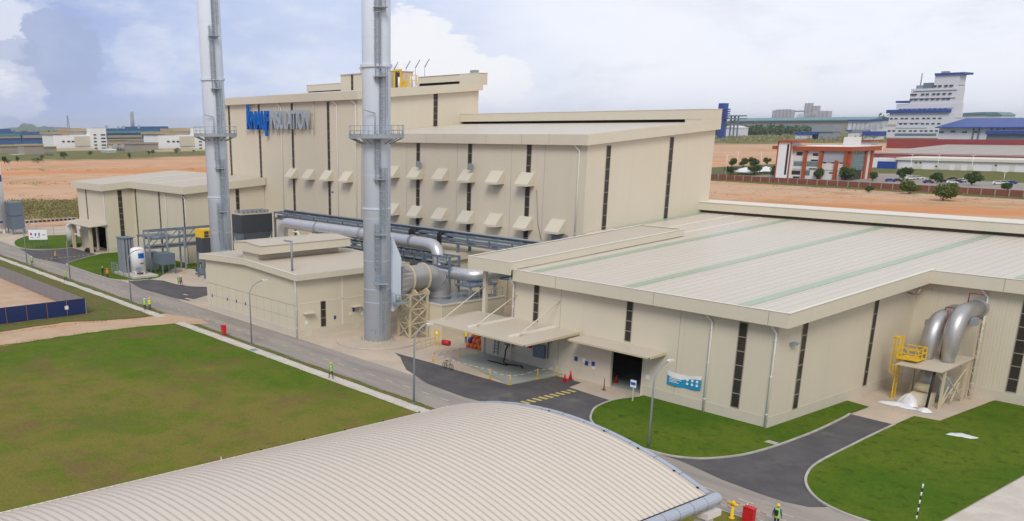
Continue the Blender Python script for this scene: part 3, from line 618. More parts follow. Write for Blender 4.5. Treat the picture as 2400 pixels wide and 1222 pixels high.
for xs in (-98.9, -92.0, -87.0, -112): j_.box(xs-.02, xs+.02, 94.393, 94.41, 22.4, 23.75)
j_.build('fascia_joint', 'frame', MID)
for xs in (-126.5, -114.75, -102.95, -91.2): window_strip(MID, 'Y', MW, xs, 3.0, 22.4, .85, 14)
window_strip(MID, 'X', mx1, 99.3, 9.0, 22.3, .85, 9); window_strip(MID, 'X', mx1, 112.5, 9.0, 23.2, .85, 9)
downpipe(MID, 'Y', MW, -82.3, 10, 22.5); downpipe(MID, 'Y', MW, -129.6, 3, 22.5, .5, .5)
sm_ = MB()
for xs in (-117.6, -105.7, -94.5, -88.3): sm_.box(xs-.02, xs+.02, MW-.012, MW+.05, 3, 22.4)
sm_.build('panel_seam', 'frame', MID)
cb = MB(); cb.tube([(-89.5, MW-.06, 16.5), (-89.0, MW-.06, 12), (-87.6, MW-.06, 8)], .06, 6); cb.build('wall_cable', 'frame', MID)
def hood(parent, xc, zt, wdt=2.5, hgt=1.75, dep=1.45):
    h = MB(); y = MW-.002
    pr = [(y, zt), (y-.12, zt), (y-dep, zt-hgt+.28), (y-dep, zt-hgt), (y-.02, zt-hgt)]
    h.prism(pr, 'X', xc-wdt/2, xc+wdt/2)
    h.box(xc-wdt/2-.04, xc+wdt/2+.04, y-dep-.05, y-dep-.003, zt-hgt-.03, zt-hgt+.2)
    ho = h.build('vent_hood', 'trim', parent)
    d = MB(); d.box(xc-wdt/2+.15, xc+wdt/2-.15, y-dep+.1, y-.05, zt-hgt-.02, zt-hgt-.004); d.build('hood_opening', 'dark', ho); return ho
for i, xs in enumerate((-120.6, -114.75, -108.8, -102.95, -97.05, -91.2)): hood(MID, xs, 18.72)
for xs in (-120.6, -114.75, -108.8, -102.95, -97.05, -91.2, -85.3): hood(MID, xs, 12.82)
bl_ = MB(); bl_.box(-86.3, -83.6, MW-.2, MW-.01, 8.2, 10.9); bl_.build('wall_vent', 'steel_light', MID)
for xs, zf in ((-113.6, 19.4), (-101.85, 19.4)):
    f1 = MB(); f1.tube([(xs-1.1, MW-.05, zf+.25), (xs-.2, MW-.5, zf-.05)], .07, 6); f1.tube([(xs-.2, MW-.4, zf-.05), (xs+.1, MW-.95, zf-.2)], [.22, .5], 12); f1.build('floodlight', 'steel_light', MID)

TALL = thing('tall_hall', 'tallest cream hall with blue and grey lettering on its front', 'hall', (-150, 108, 0))
tz = lambda y: 30.42+.067*(y-94.5); tx0, tx1 = -176.8, -130.5
w = MB(); w.box(tx0, tx1, MW, MW+.25, 0, 30); w.prism([(MW+.25, 20), (122.2, 20), (122.2, 32), (MW+.25, 30.2)], 'X', tx1-.25, tx1-.003)
w.prism([(MW+.25, 0), (122.2, 0), (122.2, 32), (MW+.25, 30.2)], 'X', tx0, tx0+.25); w.box(-187.5, tx1, 122.2, 122.4, 0, 32.1); w.prism([(112, 0), (122.2, 0), (122.2, 32), (112, 31.4)], 'X', -187.4, -187.2); w.box(-187.2, tx0, 112, 112.2, 0, 31.4); w.build('wall', 'wall', TALL)
r_ = MB(); r_.prism([(94.5, tz(94.5)-.2), (122.7, tz(122.7)-.2), (122.7, tz(122.7)), (94.5, tz(94.5))], 'X', tx0-.6, tx1+.6); r_.prism([(111.4, tz(111.4)-.2), (122.7, tz(122.7)-.2), (122.7, tz(122.7)), (111.4, tz(111.4))], 'X', -187.9, tx0-.6); TR = r_.build('roof', 'roof', TALL)
f_ = MB(); f_.box(tx0-.7, tx1+.75, 94.4, 94.5, 29.15, 30.5); f_.box(tx0-.7, tx1+.6, 94.503, MW-.003, 29.15, 29.25)
f_.prism([(94.503, 29.15), (122.75, 31.0), (122.75, tz(122.75)+.08), (94.503, tz(94.5)+.08)], 'X', tx1+.62, tx1+.74); f_.prism([(MW+.01, 29.3), (122.7, 31.1), (122.7, 31.2), (MW+.01, 29.4)], 'X', tx1+.003, tx1+.615); f_.build('fascia', 'trim', TALL)
TM = MB().box(-135.19, -130.2, 121.9, 124.2, 32.0, 33.95).build('roof_monitor', 'trim', TALL); TM2 = MB().box(-187.2, -173.6, 122.0, 124.0, 32.5, 33.85).build('roof_monitor', 'trim', TALL); TM3 = MB().box(-147.4, -135.2, 122.0, 124.0, 32.75, 33.9).build('roof_monitor', 'trim', TALL)
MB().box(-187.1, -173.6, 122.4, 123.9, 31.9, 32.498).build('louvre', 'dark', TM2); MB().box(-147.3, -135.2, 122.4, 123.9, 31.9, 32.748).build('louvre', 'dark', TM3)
MB().box(-187.5, -173.61, 121.9, 124.1, 33.852, 33.92).build('monitor_roof', 'trim_light', TM2); MB().box(-147.5, -130.1, 121.85, 124.3, 33.953, 34.02).build('monitor_roof', 'trim_light', TM)
bk = MB(); bk.box(-173.6, -156.2, 122.0, 128, 31.9, 35.5); TB = bk.build('penthouse', 'wall', TALL)
l_ = MB(); l_.box(-173.9, -156, 121.7, 128.2, 35.502, 35.6); l_.build('penthouse_roof', 'trim_light', TB); window_strip(TB, 'Y', 122.0, -169.3, 32.2, 35.35, .8, 3)
vf = MB(); vf.cyl((-167.8, 124), .75, 35.6, 36.3, 16); vf.tube([(-167.8, 124, 36.3), (-167.8, 124, 36.75), (-167.8, 124, 36.8), (-167.8, 124, 37.2)], [.75, 1.15, .9, .7], 16); vf.build('roof_fan', 'cream_steel', TB)
vv = MB(); vv.box(-133.6, -132.3, 123, 124, 34.02, 34.6); vv.build('roof_vent', 'steel_light', TM)
# yellow framed filter plant on the roof
yf_ = MB()
for xs in (-155.2, -153.2): yf_.box(xs-.12, xs+.12, 122.2, 122.45, 32.2, 35.6)
yf_.box(-155.4, -153.0, 122.1, 122.5, 35.4, 35.75)
for zz in (33.4, 34.3): yf_.box(-153.0, -147.6, 122.2, 122.3, zz-.06, zz+.06)
for k in range(4): yf_.box(-152.9+k*1.6, -152.78+k*1.6, 122.15, 122.3, 32.4, 34.35)
yf_.prism([(-152.8, 32.3), (-151.2, 32.3), (-152.2, 33.3), (-152.8, 33.3)], 'Y', 122.5, 122.7); yf_.build('yellow_frame', 'yellow', TALL)
wp = MB()
for xs in (-154.4, -150.6, -148.2): wp.cyl((xs, 123), .35, 32, 34.3 if xs < -149 else 33, 12)
wp.build('roof_pipe', 'white', TALL); dk = MB(); dk.box(-155.6, -154.9, 122.6, 124, 32, 35.2); dk.build('roof_cabinet', 'darkunit', TALL)
for xs in (-156.2, -152.35, -149.4, -146.55):
    rod = MB(); rod.tube([(xs, 123, 32.2), (xs, 123, 35.9)], .05, 6); rod.tube([(xs, 123, 35.8), (xs+1.35, 123, 37.2)], .09, 6, cap=True); rod.build('roof_aerial', 'steel_light', TALL)
for xs, zb in ((-175.1, 14), (-163.05, 14), (-151.1, 3), (-139.35, 3)): window_strip(TALL, 'Y', MW, xs, zb, 29.0, .75, 16)
window_strip(TALL, 'X', tx1, 112.1, 24.8, 30.3, .95, 5)
for xs in (-154.9, -136.6, -131.1): downpipe(TALL, 'Y', MW, xs, 3, 29.2, .55, -.6)
for xs in (-151.05, -145.2, -139.35, -133.4): hood(TALL, xs, 17.45)
hood(TALL, -127.4+.0, 17.45) if False else None
bs = MB(); bs.box(-138.7, -138.2, MW-.05, MW-.002, 13.6, 13.9); bs.build('wall_sign', 'blue', TALL)

# lettering on the tall hall's front
SIGN = thing('wall_sign', 'blue and grey raised letters hung on posts across the tall hall front', 'sign', (-155.5, 94.6, 24.4))
def letters(txt, x0, x1, z0, z1, y0, dep, mat, name, ref_h, thick=.0):
    cu = bpy.data.curves.new(name+'_curve', 'FONT'); cu.body = txt; cu.size = 1.0; cu.extrude = .5; cu.offset = thick
    t_o = bpy.data.objects.new(name+'_tmp', cu); COL.objects.link(t_o)
    dg = bpy.context.evaluated_depsgraph_get(); me = bpy.data.meshes.new_from_object(t_o.evaluated_get(dg)); bpy.data.objects.remove(t_o)
    co = np.array([v.co[:] for v in me.vertices]); xa, xb = co[:, 0].min(), co[:, 0].max()
    o = ORG[SIGN.name]
    for v in me.vertices:
        x, z, d = v.co
        sh = (z/ref_h)*.05
        v.co = (x0+(x-xa)/(xb-xa)*(x1-x0)+sh-o.x, y0+d*dep-o.y, z0+z/ref_h*(z1-z0)-o.z)
    me.materials.clear(); me.materials.append(M[mat]); me.name = name
    ob = bpy.data.objects.new(name, me); COL.objects.link(ob); ob.parent = SIGN; return ob
# x-height of the built-in font is about .5 em, capitals about .7 em
letters('KNAUF', -166.7, -158.2, 24.55, 27.75, 94.55, .35, 'blue', 'blue_lettering', .70, .030)
letters('INSULATION', -157.9, -144.5, 24.55, 27.75, 94.55, .35, 'greyletter', 'grey_lettering', .70, .024)
MB().box(-166.62, -165.98, 94.38, 94.72, 27.0, 29.1).build('letter_stroke', 'blue', SIGN); MB().box(-159.75, -159.1, 94.38, 94.72, 23.2, 25.2).build('letter_stroke', 'blue', SIGN)
sp = MB()
for xs in (-167.6, -162.0, -156.2, -155.3, -150.0, -143.6): sp.tube([(xs, 94.9, 23.4), (xs, 94.9, 29.1)], .06, 6)
for zz in (24.9, 27.3): sp.box(-167.6, -143.6, 94.85, 94.92, zz-.04, zz+.04)
sp.build('sign_frame', 'trim', SIGN)

# ---------------------------------------------------------------- the far hall at the left
FAR = thing('far_hall', 'low cream hall with stepped front and tall dark slits left of the chimneys', 'hall', (-182, 84, 0))
fz = lambda y: 13.85+.0625*(y-71.4)
w = MB(); w.box(-203, -198.6, 72.16, 72.4, 0, 13); w.box(-198.6, -188.3, 72.16, 72.4, 5.1, 13); w.box(-188.3, -187.2, 72.16, 72.4, 0, 13); w.box(-193.9, -193.2, 72.16, 72.4, 0, 5.1)
w.prism([(72.4, 0), (78.2, 0), (78.2, 13.5), (72.4, 13.2)], 'X', -187.4, -187.2); w.box(-187.2, -162.15, 78.2, 78.4, 0, 13.3); w.prism([(78.4, 0), (95.15, 0), (95.15, 14.6), (78.4, 13.6)], 'X', -162.35, -162.15); w.prism([(72.4, 0), (95.5, 0), (95.5, 14.6), (72.4, 13.2)], 'X', -203, -202.8); w.box(-203, -176.85, 95.5, 95.7, 0, 14.8); w.build('wall', 'wall', FAR)
r_ = MB(); r_.prism([(71.3, fz(71.3)-.2), (95.9, fz(95.9)-.2), (95.9, fz(95.9)), (71.3, fz(71.3))], 'X', -203.7, -186.5); r_.prism([(77.4, fz(77.4)-.2), (95.9, fz(95.9)-.2), (95.9, fz(95.9)), (77.4, fz(77.4))], 'X', -186.5, -176.9); r_.prism([(77.4, fz(77.4)-.2), (95.1, fz(95.1)-.2), (95.1, fz(95.1)), (77.4, fz(77.4))], 'X', -176.9, -161.4); FRo = r_.build('roof', 'roof_tan', FAR)
f_ = MB(); f_.box(-203.8, -186.4, 71.2, 71.3, 12.6, 13.93); f_.prism([(71.303, 12.6), (77.3, 12.97), (77.3, fz(77.3)+.08), (71.303, fz(71.3)+.08)], 'X', -186.5, -186.4)
f_.box(-186.5, -161.3, 77.3, 77.4, 12.98, fz(77.4)+.07); f_.prism([(77.403, 12.98), (95.05, 14.0), (95.05, fz(95.05)+.08), (77.403, fz(77.4)+.08)], 'X', -161.4, -161.3); f_.prism([(71.303, 12.6), (95.9, 14.1), (95.9, fz(95.9)+.08), (71.303, fz(71.3)+.08)], 'X', -203.8, -203.7)
f_.box(-203.6, -187.21, 71.303, 72.157, 12.6, 12.7); f_.box(-187.19, -161.41, 77.403, 78.197, 12.98, 13.08); f_.prism([(78.4, 13.1), (95, 14.05), (95, 14.15), (78.4, 13.2)], 'X', -162.147, -161.403); f_.build('fascia', 'trim', FAR)
for xs in (-191, -176): MB().prism([(78, fz(78)+.003), (95, fz(95)+.003), (95, fz(95)+.08), (78, fz(78)+.08)], 'X', xs-.2, xs+.2).build('roof_flashing', 'trim_light', FRo)
window_strip(FAR, 'Y', 72.16, -197.6, 6.2, 12.5, .6, 5); window_strip(FAR, 'X', -187.2, 75.4, 3.2, 12.6, .9, 8)
for xs in (-185.6, -174.1, -163.35): window_strip(FAR, 'Y', 78.2, xs, 3, 12.8, .6, 8)
window_strip(FAR, 'X', -162.15, 89.1, 3, 13.4, .75, 8)
for a_, b_, c_ in (('Y', 72.16, -187.5), ('Y', 78.2, -171.0), ('Y', 78.2, -162.5)): downpipe(FAR, a_, b_, c_, .05, 12.9)
pl_ = MB(); pl_.box(-187.17, -162.1, 78.16, 78.3, 0, 1.1); pl_.prism([(72.13, 0), (78.16, 0), (78.16, 1.1), (72.13, 1.1)], 'X', -187.25, -187.16); pl_.build('plinth', 'plinth', FAR)
ca = MB(); ca.prism([(72.157, 5.7), (68.3, 5.45), (68.3, 5.6), (72.157, 5.9)], 'X', -202.9, -187.0); FC = ca.build('canopy', 'roof_tan', FAR)
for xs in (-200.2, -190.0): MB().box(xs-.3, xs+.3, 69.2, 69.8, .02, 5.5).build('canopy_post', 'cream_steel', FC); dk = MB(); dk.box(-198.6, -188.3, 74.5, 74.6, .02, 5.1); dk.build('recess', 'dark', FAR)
# ---------------------------------------------------------------- pump house between the chimneys
PH = thing('pump_house', 'small cream gabled building between the two chimneys with raised ridge vent', 'building', (-106.5, 67, 0))
px0, px1, py0, py1 = -118.5, -94.54, 59.54, 75.9
gz = lambda x: 8.42-.040*abs(x+106.5)-.0004*(x+106.5)**2
w = MB(); w.prism([(px0, .9), (px1, .9), (px1, 7.75), (-106.5, 8.2), (px0, 7.75)], 'Y', py0, py0+.2); w.box(px1-.2, px1, py0+.2, py1, .9, 7.7); w.box(px0, px0+.2, py0+.2, py1, .9, 7.7); w.prism([(px0, .9), (px1, .9), (px1, 7.75), (-106.5, 8.2), (px0, 7.75)], 'Y', py1, py1+.2); w.build('wall', 'wall_panel', PH)
w = MB(); w.box(px0-.03, px1+.03, py0-.035, py1+.23, 0, .9); w.build('plinth', 'plinth', PH)
xs_ = [px0-.65+i*(px1-px0+1.3)/12 for i in range(13)]
r_ = MB(); r_.prism([(x, gz(x)-.15) for x in xs_]+[(x, gz(x)) for x in xs_[::-1]], 'Y', py0-.5, py1+.5); PR = r_.build('roof', 'roof_x', PH)
f_ = MB(); f_.prism([(x, gz(x)-.68) for x in xs_]+[(x, gz(x)+.06) for x in xs_[::-1]], 'Y', py0-.6, py0-.5); f_.box(px1+.65, px1+.75, py0-.6, py1+.6, gz(px1+.65)-.66, gz(px1+.65)+.06); f_.box(px0-.75, px0-.65, py0-.6, py1+.6, gz(px0-.65)-.66, gz(px0-.65)+.06); f_.box(px1+.005, px1+.645, py0-.49, py1+.4, 7.16, 7.26); f_.build('fascia', 'trim', PH)
f_ = MB(); f_.prism([(x, gz(x)+.063) for x in xs_]+[(x, gz(x)+.10) for x in xs_[::-1]], 'Y', py0-.63, py0-.36); f_.build('coping', 'trim_light', PH)
mw = MB(); mw.box(-109.6, -105.6, 60.6, 73.4, 8.2, 9.4); RV = mw.build('ridge_vent', 'trim', PH)
mr = MB(); cx_ = -107.2
mr.prism([(cx_-3.5, 9.25), (cx_+3.5, 9.25), (cx_+3.5, 10.3), (cx_, 10.55), (cx_-3.5, 10.3)], 'Y', 59.95, 74.1); mr.build('vent_cap', 'trim', RV)
mr = MB(); mr.prism([(cx_-3.6, 10.303), (cx_, 10.553), (cx_+3.6, 10.303), (cx_+3.6, 10.37), (cx_, 10.62), (cx_-3.6, 10.37)], 'Y', 59.85, 74.2); mr.build('vent_roof', 'roof_x', RV)
vm = MB(); vm.tube([(-96.6, 60.2, 8.0), (-96.6, 60.2, 11.6)], .14, 10); vm.box(-98.2, -96.5, 60.1, 60.3, 11.45, 11.65); vm.build('roof_mast', 'steel_light', PH)
window_strip(PH, 'X', px1, 63.25, 1.0, 4.2, .75, 3)
bd = MB(); bd.box(px1+.001, px1+.03, py0+.2, py1, 4.15, 4.24); bd.build('wall_band', 'trim_light', PH)
bd = MB(); bd.box(px0+.1, px1-.3, py0-.012, py0+.02, 3.9, 3.96); 
for k in range(13): x = px0+1+k*1.85; bd.box(x-.012, x+.012, py0-.008, py0+.02, .9, 3.89)
bd.box(px0+.1, px1-.3, py0-.010, py0+.02, 2.3, 2.33); bd.build('panel_seam', 'frame', PH)
for yc in (61.0, 68.3):
    d_ = MB(); d_.box(px1+.002, px1+.7, yc-.75, yc+.75, 2.95, 3.05); d_.build('door_hood', 'trim', PH)
    d_ = MB(); d_.box(px1+.001, px1+.04, yc-.5, yc+.5, .05, 2.2); d_.build('door', 'trim', PH)
d_ = MB(); d_.box(px1+.001, px1+.06, 70.2, 73.4, .05, 3.3); d_.build('roller_door', 'steel_light', PH)
downpipe(PH, 'Y', py0, px1-.12, .05, 7.2, .4, .25, .12); sv = MB(); sv.box(px1-.02, px1+.03, 66.1, 66.3, .9, 7.2); sv.build('wall_pilaster', 'trim_light', PH)
for (xx, zz) in ((-117, 2.0), (-112.5, 2.1), (-110, 2.2), (-107.5, 2.2)):
    n_ = MB(); n_.box(xx-.13, xx+.13, py0-.03, py0-.014, zz, zz+.4); n_.build('notice', 'bluepaint', PH)
for (yy, zz, ma) in ((60.7, 1.6, 'white'), (65.0, 1.7, 'bluepaint'), (67.4, 1.9, 'white'), (67.9, 2.3, 'bluepaint'), (68.9, 2.2, 'white'), (69.2, 1.7, 'white')):
    n_ = MB(); n_.box(px1+.041, px1+.055, yy-.16, yy+.16, zz, zz+.45); n_.build('notice', ma, PH)

# ---------------------------------------------------------------- the two chimneys
CAMD = lambda x, y: math.atan2(-y, -x)
def chimney(x, y, rings, label):
    T = thing('chimney', label, 'chimney', (x, y, 0), 'tall grey steel chimneys')
    r = 1.6; H = 62.0; s = MB()
    zs = [0]+[4.9*k for k in range(1, 13)]
    s.cyl((x, y), r, .25, H, 48); s.build('shaft', 'stack', T)
    for z, rr, hh in rings:
        f = MB(); f.ring((x, y), r-.05, r+rr, z-hh*.35, z+hh*.35, 48); f.build('flange', 'stack', T)
    w_ = MB()
    for z in zs[1:-1]: w_.ring((x, y), r-.02, r+.006, z-.02, z+.02, 48)
    w_.build('weld_seam', 'stack', T)
    b = MB(); b.ring((x, y), 1.2, 2.15, .0, .25, 40); b.build('base_flange', 'cream_steel', T)
    bl = MB()
    for k in range(20): a = k*math.pi/10; bl.cyl((x+1.95*math.cos(a), y+1.95*math.sin(a)), .06, .25, .42, 6)
    bl.build('anchor_bolts', 'stack_dark', T)
    # service platform with rail
    zp = 23.9; pf = MB(); pf.ring((x, y), r+.02, 3.15, zp-.28, zp, 40); P_ = pf.build('platform', 'stack_rail', T)
    br = MB()
    for k in range(12):
        a = 2*math.pi*k/12; br.bar((x+1.62*math.cos(a), y+1.62*math.sin(a), zp-.9), (x+3.0*math.cos(a), y+3.0*math.sin(a), zp-.3), .1)
    br.build('platform_bracket', 'stack_dark', P_)
    rl = MB()
    for zz in (.55, 1.1): rl.tube([(x+3.1*math.cos(2*math.pi*k/32), y+3.1*math.sin(2*math.pi*k/32), zp+zz) for k in range(33)], .035, 6, cap=False)
    rl.ring((x, y), 3.08, 3.12, zp, zp+.18, 40)
    for k in range(20): a = 2*math.pi*k/20; rl.tube([(x+3.1*math.cos(a), y+3.1*math.sin(a), zp), (x+3.1*math.cos(a), y+3.1*math.sin(a), zp+1.1)], .035, 6)
    rl.build('railing', 'stack_rail', P_)
    # staggered ladders, some runs caged, on the side towards the road
    a0 = CAMD(x, y)
    def ladder(da, z0, z1, cage):
        a = a0+da; ca, sa = math.cos(a), math.sin(a); tx, ty = -sa, ca; L = MB()
        P = lambda d, t_, z: (x+ca*(r+d)+tx*t_, y+sa*(r+d)+ty*t_, z)
        for t_ in (-.24, .24): L.bar(P(.2, t_, z0), P(.2, t_, z1), .07)
        for k in range(int((z1-z0)/.35)): L.bar(P(.2, -.24, z0+.2+k*.35), P(.2, .24, z0+.2+k*.35), .04)
        lo = L.build('ladder', 'stack_dark', T)
        if cage:
            C_ = MB(); n = int((z1-z0-2.0)/.85)
            for k in range(n+1):
                z = z0+2.0+k*.85; pts = [P(.2+.72*math.sin(math.pi*j/8), -.40*math.cos(math.pi*j/8), z) for j in range(9)]
                for j in range(8): C_.bar(pts[j], pts[j+1], .035, .07)
            for j in range(1, 8, 1): C_.bar(P(.2+.72*math.sin(math.pi*j/8), -.40*math.cos(math.pi*j/8), z0+2), P(.2+.72*math.sin(math.pi*j/8), -.40*math.cos(math.pi*j/8), z1), .03)
            C_.build('ladder_cage', 'stack_dark', lo)
        st = MB(); z = z0+1
        while z < z1:
            for t_ in (-.24, .24): st.bar(P(0, t_, z), P(.2, t_, z), .05)
            z += 3
        st.build('ladder_stay', 'stack_dark', lo)
    ladder(.42, 1.0, 8.2, False); ladder(.02, 7.2, 14.2, True); ladder(.42, 12.4, 20.4, True); ladder(.05, 18.6, 24.0, True)
    ladder(.45, 23.9, 31.0, True); ladder(.08, 29.6, 38.6, True); ladder(.45, 36.8, 46, True); ladder(.08, 44, 54, True)
    for z in (7.3, 13.0, 19.2, 30.2, 37.2):
        k = MB(); a = a0+.23; c, s_ = math.cos(a), math.sin(a)
        vs = [(x+c*(r+d)-s_*t_, y+s_*(r+d)+c*t_) for d, t_ in ((0, -.75), (1.0, -.75), (1.0, .75), (0, .75))]
        k.prism(vs, 'Z', z-.08, z); k.build('rest_platform', 'stack_dark', T)
    # cable tray up the shaft
    tr = MB(); a = a0+.23; c, s_ = math.cos(a), math.sin(a)
    tr.bar((x+c*(r+.06), y+s_*(r+.06), 1), (x+c*(r+.06), y+s_*(r+.06), 58), .16, .12); tr.build('cable_tray', 'stack_dark', T)
    # davit arm above the platform
    dv = MB(); a = a0-.1; c, s_ = math.cos(a), math.sin(a); q = (x+c*(r+.3), y+s_*(r+.3)); dv.tube([(q[0], q[1], 24), (q[0], q[1], 26.4)], .06, 6); dv.tube([(q[0], q[1], 26.3), (q[0]+s_*1.2+c*.3, q[1]-c*1.2+s_*.3, 26.7)], .06, 6); dv.build('davit_arm', 'stack_rail', T)
    pl = MB(); a = a0-.32; c, s_ = math.cos(a), math.sin(a); e = Vector((c, s_, 0)); tq = Vector((-s_, c, 0)); q = Vector((x, y, 1.35))+e*(r+.03)
    pl.bar(q-tq*.28, q+tq*.28, .05, .5); pl.build('name_plate', 'steel_light', T)
    return T
CH2 = chimney(-87.4, 66.3, ((6.45, .03, .05), (15.8, .10, .16), (31.35, .20, .42), (46.5, .2, .42)), 'nearer grey steel chimney in the middle, round duct joining it')
CH1 = chimney(-126.6, 66.4, ((15.0, .08, .16), (31.5, .20, .42), (46.5, .2, .42)), 'farther grey steel chimney left of the blue lettering')
ib = MB(); ib.prism([(67.7, 3.6), (68.95, 4.4), (68.95, 9.9), (67.7, 12.4)], 'X', -88.3, -86.1); ib.build('inlet_box', 'stack', CH2)
pd = MB(); pd.cyl((-87.4, 66.3), 5.0, -.02, .16, 48); struct(pd, 'chimney_pad', 'concrete', 'round concrete pad of the nearer chimney')
sg = MB(); sg.box(-85.9, -84.2, 67.2, 68.7, 4.75, 4.87)
for q in ((-85.9, 67.2), (-84.2, 67.2), (-84.2, 68.7)): sg.bar((q[0], q[1], 4.87), (q[0], q[1], 5.9), .05)
sg.bar((-85.9, 67.2, 5.9), (-84.2, 67.2, 5.9), .05); sg.bar((-84.2, 67.2, 5.9), (-84.2, 68.7, 5.9), .05); sg.cyl((-85.4, 67.9), .3, 4.9, 5.7, 12); sg.build('sampling_platform', 'stack_rail', CH2)

# ---------------------------------------------------------------- round flue duct and its cream lattice tower
DU = thing('flue_duct', 'fat grey round duct bending down from the nearer chimney, cream flanges', 'duct', (-87.2, 74, 4.2))
X_ = -87.2
n_ = 24; tr = MB(); vs = []
for j in range(n_):
    a = 2*math.pi*j/n_+math.pi/n_; c, s_ = math.cos(a), math.sin(a); mxx = max(abs(c), abs(s_)); vs.append((X_+2.05*c/mxx*.62, 68.96, 7.15+2.1*s_/mxx))
for j in range(n_):
    a = 2*math.pi*j/n_+math.pi/n_; vs.append((X_+1.55*math.cos(a), 70.7, 7.15+1.55*math.sin(a)))
tr.add(vs, [(j, (j+1) % n_, n_+(j+1) % n_, n_+j) for j in range(n_)]); T_ = tr.build('transition_piece', 'duct', DU)
rb_ = MB()
for k in range(7): zz = 5.4+k*.58; rb_.box(X_+1.1, X_+1.42-.02*k, 69.0, 69.9-.08*k, zz-.03, zz+.03)
rb_.build('stiffener', 'steel_light', T_)
d = MB(); d.tube([(X_, 70.7, 7.15), (X_, 73.2, 7.15)], 1.5, 32, cap=False)
segs = [(73.2, 7.15), (74.3, 7.0), (75.3, 6.4), (75.9, 5.5), (76.0, 4.1)]
d.tube([(X_, a, b) for a, b in segs], [1.5, 1.48, 1.42, 1.34, 1.3], 32, cap=False, smooth=False); d.build('duct_run', 'duct', DU)
for yy in (70.75, 73.2):
    f = MB(); f.tube([(X_, yy-.1, 7.15), (X_, yy+.1, 7.15)], [1.72, 1.72], 32); f.build('duct_flange', 'cream_steel', DU)
f = MB(); f.tube([(X_, 75.3-.03, 6.4+.03), (X_, 75.3+.03, 6.4-.04)], 1.47, 32); f.build('mitre_seam', 'steel_light', DU)
f = MB(); f.ring((X_, 76.0), 1.28, 1.45, 4.45, 4.6, 32); f.build('bottom_flange', 'steel_light', DU)
LT = thing('lattice_tower', 'cream steel lattice tower carrying the round duct', 'support tower', (-86.3, 70.8, 0))
lg = [(-85.2, 69.6), (-87.4, 69.6), (-87.4, 72.3), (-85.2, 72.3)]
for q in lg: l = MB(); l.bar((*q, 0), (*q, 5.6), .24); l.build('leg', 'cream_steel', LT)
lb = MB()
for i in range(4):
    a, b = lg[i], lg[(i+1) % 4]
    for k in range(3):
        z0_, z1_ = .2+1.75*k, .2+1.75*(k+1); lb.bar((*a, z0_), (*b, z1_), .12); lb.bar((*b, z0_), (*a, z1_), .12); lb.bar((*a, z1_), (*b, z1_), .12)
lb.build('lattice_brace', 'cream_steel', LT)
sd_ = MB()
for yy in (70.75, 73.2-.6): sd_.prism([(X_-1.3, 5.3), (X_+2.0, 5.3), (X_+2.0, 5.6), (X_+1.4, 6.0), (X_+.8, 5.66), (X_, 5.5), (X_-1.3, 6.0)], 'Y', yy-.1, yy+.1)
sd_.build('duct_saddle', 'cream_steel', LT)
BK = thing('bunker', 'cream concrete fan bunker below the round duct with railings on top', 'bunker', (-86.4, 77.6, 0))
b = MB(); b.box(-90.2, -82.87, 72.65, 83.2, 0, 4.1); b.build('wall', 'wall_panel', BK)
b = MB(); b.box(-90.25, -82.8, 72.58, 72.85, 4.1, 4.3); b.box(-83.05, -82.8, 72.852, 83.25, 4.1, 4.3); b.build('parapet', 'trim', BK)
b = MB(); b.box(-90.1, -83.06, 72.86, 83.1, 4.102, 4.14); b.build('deck', 'steel_light', BK)
rl = MB()
for zz in (4.75, 5.3): rl.bar((-83.1, 76, zz), (-83.1, 83, zz), .05)
for k in range(8): rl.bar((-83.1, 76+k, 4.14), (-83.1, 76+k, 5.3), .05)
rl.build('railing', 'steel_light', BK)
GP = thing('steel_platform', 'blue grey steel platform on posts above the fan bunker', 'platform', (-84.6, 79.6, 4.14))
b = MB(); b.box(-86.2, -83.3, 77.6, 82.2, 5.75, 5.95); b.build('platform_deck', 'steel', GP)
for q in ((-86, 77.8), (-83.5, 77.8), (-83.5, 82), (-86, 82)): b = MB(); b.box(q[0]-.13, q[0]+.13, q[1]-.13, q[1]+.13, 4.142, 5.748); b.build('post', 'steel_light', GP)
b = MB()
for zz in (6.3, 6.65): b.bar((-83.35, 77.6, zz), (-83.35, 82.2, zz), .06); b.bar((-86.2, 77.65, zz), (-83.35, 77.65, zz), .06)
for k in range(5): b.bar((-83.35, 77.6+k*1.15, 5.95), (-83.35, 77.6+k*1.15, 6.68), .06)
for k in range(3): b.bar((-86.2+k*1.4, 77.65, 5.95), (-86.2+k*1.4, 77.65, 6.68), .06)
b.build('railing', 'steel', GP)
WT = thing('steel_silo', 'pale steel silo with railed top behind the loading canopy', 'silo', (-76.6, 83, 0))
b = MB(); b.cyl((-76.6, 83), 1.6, 0, 6.2, 28); b.build('shell', 'steel_light', WT)
b = MB(); b.ring((-76.6, 83), 0, 1.75, 6.2, 6.3, 28); b.build('roof_plate', 'steel', WT)
b = MB()
for zz in (6.8, 7.3): b.tube([(-76.6+1.65*math.cos(k*math.pi/12), 83+1.65*math.sin(k*math.pi/12), zz) for k in range(25)], .04, 6, cap=False)
for k in range(12): a = k*math.pi/6; b.bar((-76.6+1.65*math.cos(a), 83+1.65*math.sin(a), 6.3), (-76.6+1.65*math.cos(a), 83+1.65*math.sin(a), 7.3), .05)
b.build('railing', 'cream_steel', WT)
SA = thing('service_annex', 'low cream flat roofed annex behind the silver pipe', 'building', (-99, 88, 0))
b = MB(); b.box(-104, -94.2, 82.3, 94.9, 0, 7.6); b.build('wall', 'wall_panel', SA); b = MB(); b.box(-104.5, -93.7, 81.8, 94.95, 7.45, 8.2); b.build('fascia', 'trim', SA); b = MB(); b.box(-104.4, -93.8, 81.9, 94.9, 8.202, 8.26); b.build('roof', 'roof_tan', SA)

